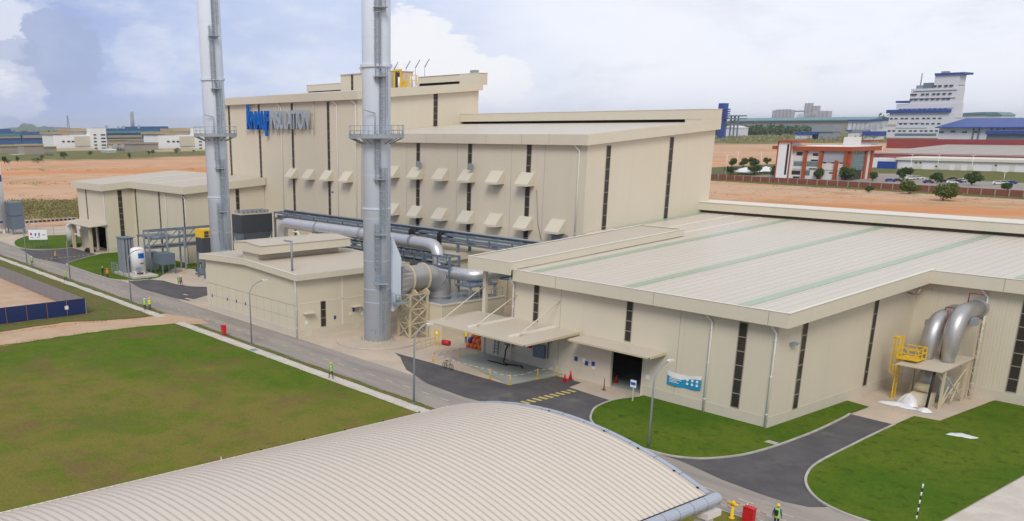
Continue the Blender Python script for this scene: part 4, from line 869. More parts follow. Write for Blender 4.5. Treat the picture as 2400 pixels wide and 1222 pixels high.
# ---------------------------------------------------------------- silver pipe, its trestle and the pipe rack
SP = thing('silver_pipe', 'long shiny silver pipe running behind the pump house and bending down', 'pipe', (-112, 80, 0))
pp = [(-130.9, 80, 5.0), (-130.9, 80, 8.0)]+bend((-130.9, 80, 8.0), (-130.9, 80, 10.0), (-128, 80, 10.0), 1.9, 8)+[(-120, 80, 10.0), (-110, 80, 10.0), (-100, 80, 9.95)]+bend((-100, 80, 9.95), (-92.1, 80, 9.9), (-92.1, 80, 7), 1.9, 8)+bend((-92.1, 80, 8.2), (-92.1, 80, 6.7), (-89, 80, 6.7), 1.2, 6)+bend((-89, 80, 6.7), (-85.2, 80, 6.75), (-85.2, 84, 6.8), 2.2, 8)+[(-85.2, 89, 6.9)]
b = MB(); b.tube(pp, .84, 24); b.build('pipe_run', 'alu', SP)
for (xx, yy) in ((-97.5, 80), (-109, 80), (-120.5, 80)): b = MB(); b.tube([(xx-.18, yy, 10), (xx+.18, yy, 10)], .9, 24); b.build('pipe_band', 'steel_light', SP)
b = MB(); b.box(-86.3, -84.1, 84.5, 91, 5.9, 6.1); b.bar((-85.2, 90.5, 5.9), (-85.2, 90.5, 0), .25); b.build('pipe_support', 'steel', SP)
TS = thing('pipe_trestle', 'blue grey steel trestle under the shiny silver pipe', 'trestle', (-106, 80, 0))
b = MB()
for yy in (79.2, 80.8):
    for zz in (8.75, 7.5): b.bar((-122, yy, zz), (-88.9, yy, zz), .22)
    for k in range(15): x = -122+k*2.35; b.bar((x, yy, 7.5), (x, yy, 8.75), .12)
for k in range(15): x = -122+k*2.35; b.bar((x, 79.2, 8.78), (x, 80.8, 8.78), .12); b.bar((x, 79.2, 7.5), (x, 80.8, 7.5), .12)
b.build('truss', 'steel', TS)
for x in (-122, -112, -101, -94.2, -89): 
    b = MB()
    for yy in (79.2, 80.8): b.bar((x, yy, 0), (x, yy, 8.9), .26)
    b.build('trestle_leg', 'steel', TS)
b = MB()
for zz, yy in ((8.0, 79.5), (8.05, 79.9), (8.0, 80.4)): b.tube([(-122, yy, zz), (-90, yy, zz)], .15, 8)
b.build('small_pipes', 'steel_light', TS)
PK = thing('pipe_rack', 'long blue grey pipe rack along the foot of the middle hall', 'pipe rack', (-112, 87, 0))
b = MB()
for yy in (86.0, 88.2):
    for zz in (10.45, 9.45): b.bar((-143.4, yy, zz), (-80.5, yy, zz), .28)
for k in range(16): x = -143.4+k*4.19; b.bar((x, 86, 9.45), (x, 86, 10.45), .16); b.bar((x, 86, 9.46), (x, 88.2, 9.46), .16); b.bar((x, 86, 10.46), (x, 88.2, 10.46), .16)
b.build('rack_beam', 'steel', PK)
for x in (-143.2, -131, -119, -107, -95, -84):
    b = MB()
    for yy in (86.0, 88.2): b.bar((x, yy, 0), (x, yy, 9.5), .3)
    b.build('rack_leg', 'steel', PK)
for yy, zz, rr in ((86.5, 9.8, .22), (87.1, 9.75, .16), (87.6, 9.8, .2), (87.9, 10.75, .14)):
    b = MB(); b.tube([(-143, yy, zz), (-81, yy, zz)], rr, 8); b.build('rack_pipe', 'steel_light', PK)
for xx in (-104.6, -104.1, -103.6, -98.4, -97.9): MB().tube([(xx, 88.0, 9.8)]+bend((xx, 87.6, 9.8), (xx, 85.3, 11.0), (xx, 85.3, 8.5), .8, 6)+[(xx, 85.3, 7.6)], .17, 8).build('black_pipe_loop', 'black', PK)

# ---------------------------------------------------------------- cooling unit, filter unit, tank farm
CU = thing('cooling_unit', 'long charcoal cooling unit with a row of fans on top, right of the farther chimney', 'cooler', (-146.3, 83, 0))
b = MB(); b.box(-148, -144.5, 80, 86.2, 7.0, 10.2); b.build('casing', 'darkunit', CU)
b = MB(); b.box(-148.05, -144.45, 79.95, 86.25, 10.2, 10.36); b.build('top_deck', 'cream_steel', CU)
for k in range(7):
    for xx in (-147.2, -145.4): b = MB(); b.ring((xx, 80.6+k*.84), .22, .36, 10.36, 10.85, 14); b.cyl((xx, 80.6+k*.84), .22, 10.37, 10.5, 12, 0); b.build('fan', 'steel_light', CU)
b = MB(); b.prism([(-147.9, 7.0), (-144.6, 7.0), (-145.6, 5.4), (-147, 5.4)], 'Y', 80.1, 86); b.build('hopper', 'steel', CU)
for q in ((-147.9, 80.1), (-144.6, 80.1), (-144.6, 86), (-147.9, 86)): b = MB(); b.bar((*q, 0), (*q, 7.0), .25); b.build('leg', 'steel', CU)
FU = thing('filter_unit', 'yellow and charcoal filter unit on legs left of the farther chimney', 'filter', (-144.4, 73, 0))
b = MB(); b.box(-146.5, -144.0, 72, 75.5, 4.4, 6.9); b.build('hopper', 'darkunit', FU); b = MB(); b.box(-146.52, -143.98, 71.98, 75.52, 6.902, 8.3); b.build('housing', 'yellow', FU)
b = MB()
for k in range(3): b.box(-143.975, -143.93, 72.4+k*1.0, 73.2+k*1.0, 7.5, 8.0); b.box(-143.975, -143.93, 72.4+k*1.0, 73.2+k*1.0, 7.0, 7.4)
b.build('louvre', 'darkunit', FU); b = MB(); b.prism([(-146.4, 4.4), (-144.1, 4.4), (-144.9, 2.9), (-145.6, 2.9)], 'Y', 72.1, 75.4); b.build('funnel', 'steel', FU)
for q in ((-146.4, 72.1), (-144.1, 72.1), (-144.1, 75.4)): b = MB(); b.bar((*q, 0), (*q, 4.4), .25); b.build('leg', 'steel', FU)
BP = thing('pump_set', 'small blue pump set on the yard under the filter unit', 'pump', (-148.6, 73.4, 0))
b = MB(); b.box(-149.6, -147.8, 73, 73.9, .02, .25); b.build('base_frame', 'steel', BP); b = MB(); b.tube([(-149.5, 73.45, .75), (-148.4, 73.45, .75)], .42, 14); b.build('motor', 'bluepaint', BP); b = MB(); b.tube([(-148.3, 73.45, .7), (-147.9, 73.45, .7)], .5, 14); b.tube([(-148.1, 73.45, .9), (-148.1, 73.45, 1.9)], .14, 8); b.build('pump_body', 'steel_light', BP)
GT = thing('pipe_gantry', 'blue grey braced pipe gantry behind the white tank', 'gantry', (-157, 73, 0))
b = MB()
for xx in (-158.2, -156.2):
    for zz in (7.3, 5.9, 4.3): b.bar((xx, 67.6, zz), (xx, 81.5, zz), .24)
    for k in range(4): b.bar((xx, 67.6+3.45*k, 4.3), (xx, 67.6+3.45*(k+1), 7.3), .12)
for k in range(5): y = 67.6+k*3.45; b.bar((-158.2, y, 7.3), (-156.2, y, 7.3), .2); b.bar((-158.2, y, 4.3), (-156.2, y, 4.3), .2)
b.build('gantry_beam', 'steel', GT)
for k in range(5):
    for xx in (-158.2, -156.2): y = 67.6+k*3.45; b = MB(); b.bar((xx, y, 0), (xx, y, 7.4), .26); b.build('gantry_leg', 'steel_light', GT)
for zz, xx in ((4.6, -157.6), (4.6, -157.1), (6.1, -156.8)): b = MB(); b.tube([(xx, 67.7, zz), (xx, 81, zz)], .16, 8); b.build('gantry_pipe', 'steel_light', GT)
b = MB(); b.box(-156.1, -152.6, 68.2, 70.8, 1.7, 3.6); 
for q in ((-156, 68.3), (-152.7, 68.3), (-152.7, 70.7)): b.bar((*q, 0), (*q, 1.7), .2)
b.build('pipe_manifold', 'steel', GT)
PL_ = MB(); PL_.box(-159.6, -150.9, 62.1, 66.6, -.02, .4); solo(PL_, 'tank_plinth', 'conc_path', (-155.2, 64.3, 0), 'low concrete plinth carrying the white tank and grey vaporiser', 'plinth')
VT = thing('storage_tank', 'small white upright gas tank with blue patch on a low plinth', 'tank', (-154.0, 64.4, .4))
b = MB(); c = (-154.0, 64.4); b.tube([(*c, 1.0), (*c, 4.55), (*c, 4.85), (*c, 5.02), (*c, 5.06)], [1.25, 1.25, 1.08, .6, .08], 32); b.tube([(*c, 1.0), (*c, .7)], [1.25, 1.0], 32); b.build('tank_shell', 'white', VT)
for k in range(4): a = .6+k*math.pi/2; b = MB(); b.box(c[0]+1.0*math.cos(a)-.14, c[0]+1.0*math.cos(a)+.14, c[1]+1.0*math.sin(a)-.14, c[1]+1.0*math.sin(a)+.14, .4, 1.1); b.build('leg', 'white', VT)
def patch(parent, c, r, a0, a1, z0, z1, mat, name):
    b = MB(); b.ring(c, r+.004, r+.02, z0, z1, 10, 0, a0, a1); return b.build(name, mat, parent)
a_ = math.atan2(-64.4, 154.0)
patch(VT, c, 1.25, a_+.05, a_+.95, 3.2, 4.1, 'blue', 'logo_patch'); patch(VT, c, 1.25, a_+.25, a_+.8, 2.25, 2.4, 'navy', 'lettering_band')
b = MB(); b.tube([(c[0]+1.35, c[1]-.5, .5), (c[0]+1.35, c[1]-.5, 1.9)], .08, 8); b.box(c[0]+1.2, c[0]+1.6, c[1]-1.0, c[1]-.2, 1.0, 1.7); b.build('valve_box', 'steel_light', VT)
VP = thing('vaporiser', 'tall grey finned vaporiser rack beside the white tank', 'vaporiser', (-157.6, 63.9, .4))
b = MB()
for i in range(5):
    for j in range(4): b.box(-158.9+i*.6-.05, -158.9+i*.6+.05, 63.0+j*.55-.2, 63.0+j*.55+.2, .5, 6.4); b.box(-158.9+i*.6-.2, -158.9+i*.6+.2, 63.0+j*.55-.05, 63.0+j*.55+.05, .5, 6.395)
b.build('fin_stack', 'steel_light', VP); b = MB(); b.box(-159.3, -156.2, 62.7, 65.0, 6.4, 6.5); b.build('top_frame', 'steel', VP)
GR = thing('equipment_shelter', 'flat grey steel shelter roof behind the vaporiser', 'shelter', (-160, 70, 0))
b = MB(); b.box(-162.5, -157.5, 68, 73, 6.0, 6.2); b.build('shelter_roof', 'steel', GR)
for q in ((-162.3, 68.2), (-157.7, 68.2), (-162.3, 72.8)): b = MB(); b.bar((*q, 0), (*q, 6), .18); b.build('post', 'steel', GR)
b = MB(); b.box(-161.8, -159.2, 68.8, 70.5, .05, 3.2); b.build('control_cabinet', 'steel_light', GR)
def meshfence(name, pts, h, label, mat='steel_light', step=2.5):
    F = thing(name, label, 'fence', (pts[0][0], pts[0][1], 0)); w_ = MB()
    for i in range(len(pts)-1):
        a, b = Vector(pts[i]), Vector(pts[i+1]); L = (b-a).length; k = max(1, round(L/step))
        for j in range(k+(i == len(pts)-2)): q = a+(b-a)*j/k; p_ = MB(); p_.bar((*q, 0), (*q, h+.15), .09); p_.build('fence_post', mat, F)
        for zz in (.15, h/2, h): w_.bar((*a, zz), (*b, zz), .04)
        nn = int(L/.3)
        for j in range(nn): q = a+(b-a)*(j+.5)/nn; w_.bar((*q, .15), (*q, h), .018)
    w_.build('fence_mesh', mat, F); return F
meshfence('mesh_fence', [(-159.9, 66.8), (-159.9, 61.8), (-152, 61.8)], 1.9, 'grey mesh fence round the white tank plinth')
# low white roofed shed with two cream gooseneck vents behind the pump house
LS = thing('vent_shed', 'low pale roofed shed with two gooseneck vents behind the pump house', 'shed', (-121, 79, 0))
b = MB(); b.box(-124.5, -113.5, 76.6, 78.8, 0, 6.6); b.build('wall', 'wall_panel', LS); b = MB(); b.prism([(76.2, 6.5), (79, 7.0), (79, 7.12), (76.2, 6.62)], 'X', -124.8, -113.3); b.build('roof', 'plastic', LS)
for xx in (-122.2, -117.5): b = MB(); b.tube([(xx, 77.6, 6.7), (xx, 77.6, 9.1), (xx-.25, 77.5, 9.35), (xx-1.3, 77.2, 9.3)], .14, 8); b.build('gooseneck_vent', 'trim_light', LS)
# ---------------------------------------------------------------- exhaust fan set in the inner corner at the right
for (xx, zt, lab) in ((-36.1, 6.5, 'shorter silver exhaust duct, left of the pair on the hall wall'), (-34.3, 7.35, 'taller silver exhaust duct with side box, right of the pair')):
    D_ = thing('exhaust_duct', lab, 'duct', (xx, 92, 3.9), 'silver exhaust ducts on the hall wall')
    b = MB(); pa = [(xx, 91.7, 3.7), (xx, 91.7, 4.3), (xx, 91.7, 4.7), (xx, 91.7, zt-1.3)]+bend((xx, 91.7, zt-1.2), (xx, 92.2, zt+1.0), (xx, 94.4, zt+1.0), 1.7, 6)+[(xx, 96.25, zt+1.0)]; b.tube(pa, [.54, .54, .66, .74]+[.79]*(len(pa)-4), 20, smooth=True); b.build('duct_run', 'alu_dull', D_)
    b = MB(); b.tube([(xx, 95.9, zt+1.0), (xx, 96.2, zt+1.0)], .95, 24); b.build('duct_collar', 'duct', D_)
    b = MB(); b.box(xx+.78, xx+1.2, 92.9, 93.7, zt-.1, zt+.6) if xx > -35 else b.box(xx-1.2, xx-.78, 92.9, 93.5, zt+.2, zt+.7); b.build('side_box', 'steel_light', D_)
b = MB(); b.tube([(-36.0, 93.6, 8.2), (-36.0, 93.6, 8.5), (-34.3, 93.6, 8.5), (-34.3, 93.6, 8.2)], .06, 6); b.tube([(-35.2, 92.2, 4.0), (-35.2, 92.2, 8.45)], .06, 6); b.tube([(-34.6, 94.6, 9.0), (-34.6, 94.6, 9.9), (-33.4, 94.6, 9.9)], .06, 6); solo(b, 'sprinkler_pipe', 'redpipe', (-35.2, 93, 4), 'thin red pipe looping between the two silver ducts', 'pipe')
LS2 = thing('duct_support', 'narrow cream lattice frame right of the silver ducts', 'support', (-32.6, 94.6, 0))
for xx in (-33.4, -32.9): b = MB(); b.bar((xx, 94.8, 0), (xx, 94.8, 7.4), .1); b.build('leg', 'cream_steel', LS2)
b = MB()
for k in range(9): b.bar((-33.4 if k % 2 else -32.9, 94.8, .4+k*.8), (-32.9 if k % 2 else -33.4, 94.8, 1.2+k*.8), .06)
b.build('lattice_brace', 'cream_steel', LS2)
SH = thing('fan_shelter', 'cream metal roof on braced posts over the fan at the hall wall', 'shelter', (-35.2, 91, 0))
b = MB(); b.prism([(88.0, 3.65), (94.7, 3.95), (94.7, 4.03), (88.0, 3.73)], 'X', -37.2, -33.2); b.build('shelter_roof', 'roof_tan', SH)
for q in ((-33.4, 89.2), (-37.0, 91.6), (-33.3, 93.6), (-37, 94.4)):
    b = MB(); b.bar((*q, 0), (*q, 3.7), .2); b.bar((*q, 2.6), (q[0]+(.9 if q[0] < -35 else -.9), q[1], 3.65), .1); b.build('post', 'cream_steel', SH)
b = MB()
for k in range(4): b.bar((-33.35, 89.2+(k % 2)*4.4*0+k*1.1, .4+.8*(k % 2)), (-33.35, 90.3+k*1.1, 1.2-.8*(k % 2)+.8), .1)
b.bar((-33.35, 89.2, .3), (-33.35, 93.6, 3.2), .1); b.bar((-33.35, 93.6, .3), (-33.35, 89.2, 3.2), .1); b.build('cross_brace', 'cream_steel', SH)
b = MB(); b.tube([(-34.2, 88.5, 0), (-34.0, 88.5, 3.65)], .12, 8); b.build('black_post', 'black', SH)
FN = thing('extractor_fan', 'grey round extractor fan with cream motor under the shelter', 'fan', (-35.2, 91, 0))
b = MB(); b.tube([(-36.3, 92.2, 1.7), (-35.0, 92.2, 1.7)], 1.45, 28); b.box(-36.25, -35.05, 92.2, 93.5, 1.7, 3.6); b.build('scroll_casing', 'duct', FN); b = MB(); b.tube([(-34.3, 91.6, 1.5), (-33.9, 91.6, 1.5)], 1.1, 24); b.build('inlet_ring', 'steel_light', FN)
b = MB(); b.box(-36.0, -34.4, 89.1, 90.6, .02, 1.1); b.build('motor_base', 'wall_panel', FN); b = MB(); b.tube([(-35.9, 89.9, 1.55), (-34.7, 89.9, 1.55)], .42, 18); b.build('motor', 'cream_steel', FN); b = MB(); b.ring((0, 0), 0, .3, 0, .01, 12) if False else b.tube([(-34.69, 89.9, 1.55), (-34.6, 89.9, 1.55)], .25, 14); b.build('motor_cap', 'offwhite', FN)
LC = thing('access_ladder', 'yellow caged ladder and railed landing beside the fan shelter', 'ladder', (-37.6, 90, 0))
b = MB()
for yy in (89.6, 90.2): b.bar((-37.75, yy, 0), (-37.75, yy, 6.0), .1)
for k in range(16): b.bar((-37.75, 89.6, .3+k*.34), (-37.75, 90.2, .3+k*.34), .05)
b.build('ladder_rail', 'yellow', LC); b = MB()
for k in range(5):
    z = 2.4+k*.85; pts = [(-37.75-.7*math.sin(math.pi*j/8), 89.9-.42*math.cos(math.pi*j/8), z) for j in range(9)]
    for j in range(8): b.bar(pts[j], pts[j+1], .04, .09)
for j in range(1, 8, 2): b.bar((-37.75-.7*math.sin(math.pi*j/8), 89.9-.42*math.cos(math.pi*j/8), 2.4), (-37.75-.7*math.sin(math.pi*j/8), 89.9-.42*math.cos(math.pi*j/8), 6.0), .05)
b.build('ladder_cage', 'yellow', LC); b = MB(); b.box(-37.6, -35.8, 89.0, 90.7, 4.0, 4.08); b.build('landing', 'yellow', LC); b = MB()
for zz in (4.6, 5.1): b.bar((-37.6, 89, zz), (-35.8, 89, zz), .07); b.bar((-35.8, 89, zz), (-35.8, 90.7, zz), .07); b.bar((-37.6, 90.7, zz), (-35.8, 90.7, zz), .07)
for q in ((-37.6, 89), (-36.7, 89), (-35.8, 89), (-35.8, 89.85), (-35.8, 90.7), (-36.7, 90.7)): b.bar((*q, 4.08), (*q, 5.12), .07)
b.box(-37.6, -35.8, 88.97, 88.999, 4.08, 4.22); b.build('railing', 'yellow', LC)
def crumple(name, c, rx, ry, h, label, cat, seed, ang=0):
    rnd = random.Random(seed); n, mm_ = 22, 9; vs = [(c[0], c[1], c[2]+h)]; fs = []
    ph = [rnd.uniform(0, 6) for _ in range(6)]
    for i in range(1, mm_+1):
        t_ = i/mm_
        for j in range(n):
            a = 2*math.pi*j/n; k = 1+.22*math.sin(2*a+ph[0])+.16*math.sin(3*a+ph[1])+.1*math.sin(7*a+ph[2])
            x, y = rx*t_*k*math.cos(a), ry*t_*k*math.sin(a); x, y = x*math.cos(ang)-y*math.sin(ang), x*math.sin(ang)+y*math.cos(ang)
            z = h*(1-t_)**.8*(1+.5*math.sin(5*a+ph[3])*t_)+.06*h*math.sin(9*a+7*t_+ph[4])*(t_ < 1)+.012+(0.02 if i < mm_ else 0)
            vs.append((c[0]+x, c[1]+y, c[2]+max(.012, z)))
    for j in range(n): fs.append((0, 1+j, 1+(j+1) % n))
    for i in range(mm_-1):
        for j in range(n): a = 1+i*n; fs.append((a+j, a+n+j, a+n+(j+1) % n, a+(j+1) % n))
    b = MB(); b.add(vs, fs, 0, True); return solo(b, name, 'plastic', c, label, cat)
crumple('plastic_sheet', (-36.2, 87.6, .02), 1.35, .7, .3, 'crumpled white plastic sheet on the concrete left of the fan', 'sheet', 3)
crumple('plastic_sheet', (-35.9, 88.9, .02), 1.0, .75, 1.0, 'white plastic sheet thrown up over the fan motor base', 'sheet', 5)
crumple('plastic_sheet', (-33.9, 87.5, .02), .5, .5, .35, 'small white plastic heap by the black shelter post', 'sheet', 8)
crumple('plastic_sheet', (-28.9, 82.7, .075), .95, .62, .06, 'flat white plastic sheet lying alone on the right lawn', 'sheet', 12, .6)
b = MB(); b.tube([(-39.7, 94.2, 9.3), (-39.3, 94.2, 9.2), (-38.9, 94.2, 9.25), (-38.7, 94.2, 9.75)], .09, 8); solo(b, 'wall_spout', 'frame', (-39.8, 94.2, 9.2), 'small bent dark spout high on the inner hall wall', 'pipe')
b = MB(); b.box(-39.83, -39.45, 73.9, 74.5, 7.0, 7.25); b.tube([(-39.8, 74.2, 7.1), (-39.2, 74.5, 7.2)], .05, 6); solo(b, 'wall_light', 'steel_light', (-39.8, 74.2, 7), 'small grey wall light near the hall corner', 'light')

# ---------------------------------------------------------------- things in front of the hall
BN = thing('banner', 'blue and white cloth banner tied to the hall front, sagging', 'banner', (-48.3, 71.85, 1.8))
def cloth(z0f, z1f, mat, name, d):
    b = MB(); vs = []; n = 14
    for i in range(n+1):
        u = i/n; x = -50.1+3.6*u; y = 71.86-.05*math.sin(9*u)-d
        vs += [(x, y, z0f(u)), (x, y, z1f(u))]
    b.add(vs, [(2*i, 2*i+2, 2*i+3, 2*i+1) for i in range(n)], 0, True)
    vs2 = [(v[0], v[1]+.008, v[2]) for v in vs]; b.add(vs2, [(2*i+1, 2*i+3, 2*i+2, 2*i) for i in range(n)]); return b.build(name, mat, BN)
top = lambda u: 3.1+.16*u-.22*math.sin(math.pi*u)
CLO = cloth(lambda u: 1.78+.14*u-.10*math.sin(math.pi*u), lambda u: top(u)-.32, 'cyan', 'blue_cloth', 0)
cloth(lambda u: top(u)-.42-.12*math.sin(6*u), lambda u: top(u), 'white', 'white_cloth', .012)
for i in range(3):
    for j in range(2):
        b = MB(); u = .62+i*.14; x = -50.1+3.6*u; z = 2.55-.36*j+.1*u; b.tube([(x, 71.775, z), (x, 71.765, z)], .13, 14); b.build('emblem', 'white', CLO)
for j in range(5): b = MB(); z = 2.62-.13*j; b.box(-49.8, -49.0+.25*(j % 3), 71.768, 71.776, z-.03, z+.03); b.build('text_line', 'white', CLO)
for (xx, zz, ma) in ((-61.15, 2.0, 'bluepaint'), (-60.1, 2.05, 'white'), (-59.75, 1.8, 'bluepaint'), (-58.9, 1.9, 'bluepaint'), (-58.85, 1.55, 'white'), (-52.3, 1.9, 'white')):
    b = MB(); b.box(xx-.2, xx+.2, 71.90, 71.94, zz-.22, zz+.22); b.build('notice', ma, HALL)
lw = MB(); lw.tube([(-58.9, 71.6, 4.0), (-58.4, 71.5, 3.95)], .1, 8); lw.build('wall_light', 'white', HALL)
wb = MB(); wb.box(-66.9, -65.3, 71.65, 71.93, 1.2, 2.6); wb.build('wall_cabinet', 'steel', HALL)
wb = MB(); wb.tube([(-64.9, 71.8, 1.3), (-64.9, 71.8, 3.1), (-64.5, 71.8, 3.1)], .07, 6); wb.build('wall_pipe', 'steel', HALL)
wb = MB(); wb.tube([(-67.6, 71.7, 2.15), (-67.2, 71.7, 2.15)], .16, 10); wb.build('alarm_bell', 'red', HALL)
WL = thing('wall_ladder', 'short dark ladder leaning on the porch wall under the canopy', 'ladder', (-72.6, 71.9, 0))
b = MB()
for xx in (-72.9, -72.3): b.bar((xx, 71.75, .35), (xx, 72.0, 3.0), .08)
for k in range(7): b.bar((-72.9, 71.76+.03*k, .6+k*.36), (-72.3, 71.76+.03*k, .6+k*.36), .05)
b.build('ladder_frame', 'steel', WL)
b = MB(); b.box(-74.4, -72.9, 72.02, 72.09, 2.36, 3.1); b.box(-72.2, -70.4, 72.02, 72.09, 1.9, 3.1); solo(b, 'control_panel', 'steel', (-72.4, 72, 1.9), 'grey control panels above the porch wall under the canopy', 'panel')
hp = [(-70.6, 71.7, 1.9), (-70.7, 71.4, 1.2), (-70.4, 71.0, .5), (-70.0, 70.4, .14), (-69.2, 70.0, .13), (-68.2, 70.5, .13), (-67.4, 70.7, .13), (-66.9, 70.1, .13)]
b = MB(); b.tube(hp, .08, 8); b.tube([(-71.6, 69.6, .13), (-70.2, 69.8, .13), (-69.0, 69.6, .13), (-68.6, 70.4, .13)], .07, 8); solo(b, 'hose', 'hose', (-69.5, 70.5, .06), 'dark hose hanging from the porch wall and coiled on the slab', 'hose')
b = MB(); b.tube([(-71.0, 71.7, 1.9), (-70.2, 71.7, 1.9)], .25, 10); b.box(-70.35, -70.2, 71.6, 71.85, 1.5, 2.3); solo(b, 'hose_coupling', 'steel', (-70.6, 71.7, 1.5), 'dark hose coupling fixed to the porch wall', 'coupling')
def post(name, p, label, cat, group, mat='yellow', h=1.05, cone=True):
    P_ = thing(name, label, cat, (p[0], p[1], p[2]), group); b = MB(); b.tube([(p[0], p[1], p[2]), (p[0], p[1], p[2]+h)], [.06, .035], 10); b.build('post', mat, P_)
    b = MB(); b.box(p[0]-.16, p[0]+.16, p[1]-.16, p[1]+.16, p[2], p[2]+.05); b.build('foot', mat, P_); return P_
Z6 = .06
yp = [z8(220, 680), z8(430, 645), z8(585, 610), z8(680, 820), z8(840, 868), z8(1062, 818), z8(1212, 790)]
ylab = ['leftmost yellow barrier post at the slab corner', 'yellow barrier post behind the left end of the slab', 'yellow barrier post at the canopy post', 'yellow barrier post midway on the front slab edge', 'yellow barrier post at the front corner of the slab', 'yellow barrier post on the right slab edge', 'yellow barrier post against the wall right of the slab']
for p, l in zip(yp, ylab): post('barrier_post', (p[0], p[1], .06), l, 'barrier post', 'yellow barrier posts round the slab')
def tape(pts, label, z=.95, zz2=None, parent=None):
    b = MB()
    for i in range(len(pts)-1):
        a, c = Vector(pts[i]), Vector(pts[i+1]); L = (c-a).length; k = max(2, int(L/.45))
        for j in range(k):
            q0, q1 = a+(c-a)*j/k, a+(c-a)*(j+1)/k; s0 = -.16*math.sin(math.pi*j/k); s1 = -.16*math.sin(math.pi*(j+1)/k)
            b.add([(q0.x, q0.y, z+s0-.022), (q1.x, q1.y, z+s1-.022), (q1.x, q1.y, z+s1+.022), (q0.x, q0.y, z+s0+.022)], [(0, 1, 2, 3)], j % 2)
    return solo(b, 'barrier_tape', ['tape_red', 'plastic'], (pts[0][0], pts[0][1], z), label, 'tape')
tape([xy(p) for p in (yp[0], yp[1], yp[2])], 'red and white tape along the back of the slab', 1.0)
tape([xy(p) for p in (yp[0], yp[3], yp[4], yp[5], yp[6])], 'red and white tape round the front of the slab', 1.0)
def cone(p, label, mat='red', h=.75):
    P_ = thing('traffic_cone', label, 'cone', (p[0], p[1], p[2]), 'traffic cones by the hall'); b = MB(); b.tube([(p[0], p[1], p[2]+.04), (p[0], p[1], p[2]+h)], [.19, .04], 14); C_ = b.build('cone_body', mat, P_)
    b = MB(); b.box(p[0]-.24, p[0]+.24, p[1]-.24, p[1]+.24, p[2], p[2]+.045); b.build('cone_base', mat, P_); b = MB(); b.tube([(p[0], p[1], p[2]+h*.45), (p[0], p[1], p[2]+h*.62)], [.125, .095], 14); b.build('cone_band', 'white', C_)
for q, l in (((1280, 840), 'red traffic cone on the fresh asphalt, front one of the pair'), ((1326, 828), 'taller red traffic cone against the wall, back one of the pair'), ((1692, 850), 'red traffic cone inside the open black doorway')):
    p = z8(*q); cone((p[0], p[1], .05), l, h=.8 if q[0] != 1326 else 1.0)
p = z8(1595, 908); post('bollard', (p[0], p[1], .02), 'brown bollard beside the open black doorway', 'bollard', None, 'redpipe', 1.2)
p = zc(1160, 965); post('bollard', (p[0], p[1], .02), 'small yellow bollard on the yard behind the two walkers', 'bollard', None, 'yellow', .9)
p = z8(1825, 1000); SG = thing('sign_post', 'small blue and white sign on a yellow post at the lawn corner', 'sign', (p[0], p[1], .07)); b = MB(); b.bar((p[0], p[1], .07), (p[0], p[1], 2.0), .1); b.build('post', 'cream_steel', SG); b = MB(); b.box(p[0]-.32, p[0]+.32, p[1]-.09, p[1]-.055, 1.4, 2.1); S_ = b.build('sign_board', 'white', SG); b = MB(); b.box(p[0]-.27, p[0]+.27, p[1]-.1, p[1]-.092, 1.62, 1.9); b.build('sign_stripe', 'blue', S_)
p = z8(255, 555); YS = thing('warning_sign', 'yellow warning sign frame beside the fan bunker', 'sign', (p[0], p[1], 0)); b = MB(); b.bar((p[0]-.3, p[1], 0), (p[0]-.3, p[1], 1.9), .08); b.bar((p[0]+.3, p[1], 0), (p[0]+.3, p[1], 1.9), .08); b.build('sign_leg', 'yellow', YS); b = MB(); b.box(p[0]-.5, p[0]+.5, p[1]-.07, p[1]-.041, 1.25, 1.95); B_ = b.build('sign_board', 'yellow', YS); b = MB(); b.box(p[0]-.2, p[0]+.2, p[1]-.085, p[1]-.072, 1.45, 1.8); b.build('sign_panel', 'white', B_)
b = MB(); q0, q1 = z8(85, 590), z8(240, 545)
for zz in (.45, .9): b.bar((q0[0], q0[1], zz), (q1[0], q1[1], zz), .07)
for k in range(5): q = q0+(q1-q0)*k/4; b.bar((q[0], q[1], 0), (q[0], q[1], .93), .08)
solo(b, 'guard_rail', 'cream_steel', (q0[0], q0[1], 0), 'low cream guard rail beside the lattice tower', 'rail')
b = MB(); q = z8(328, 548); b.tube([(q[0]-.5, q[1]-.1, .33), (q[0]+.45, q[1]+.15, .33)], .3, 18); b.tube([(q[0]-.05, q[1], .33), (q[0]+.05, q[1]+.03, .33)], .325, 18); solo(b, 'drum', 'red', (q[0], q[1], 0), 'red drum lying on the concrete near the bunker', 'drum')
q = z8(545, 572); rnd = random.Random(4)
for k in range(9):
    b = MB(); i, lv = (k % 4, 0) if k < 4 else ((k % 3, 1) if k < 7 else (k % 2, 2)); c = (q[0]-.8+i*.62+.3*lv+rnd.uniform(-.06, .06), q[1]+.3+rnd.uniform(-.12, .12), lv*.62)
    vs = [(c[0]+.33*math.cos(a)*kx, c[1]+.5*math.sin(a)*kx, c[2]+z) for z, kx in ((.02, .8), (.15, 1.05), (.42, 1.0), (.6, .7)) for a in [2*math.pi*j/10 for j in range(10)]]
    b.add(vs, [(r_*10+j, r_*10+(j+1) % 10, (r_+1)*10+(j+1) % 10, (r_+1)*10+j) for r_ in range(3) for j in range(10)]+[tuple(range(9, -1, -1)), tuple(range(30, 40))], 0, True)
    solo(b, 'sack', 'orange' if k != 6 else 'bluepaint', (c[0], c[1], c[2]), 'bright orange sack in the heap under the canopy' if k != 6 else 'dark blue sack on the orange heap under the canopy', 'sack', 'orange sacks heaped under the canopy')
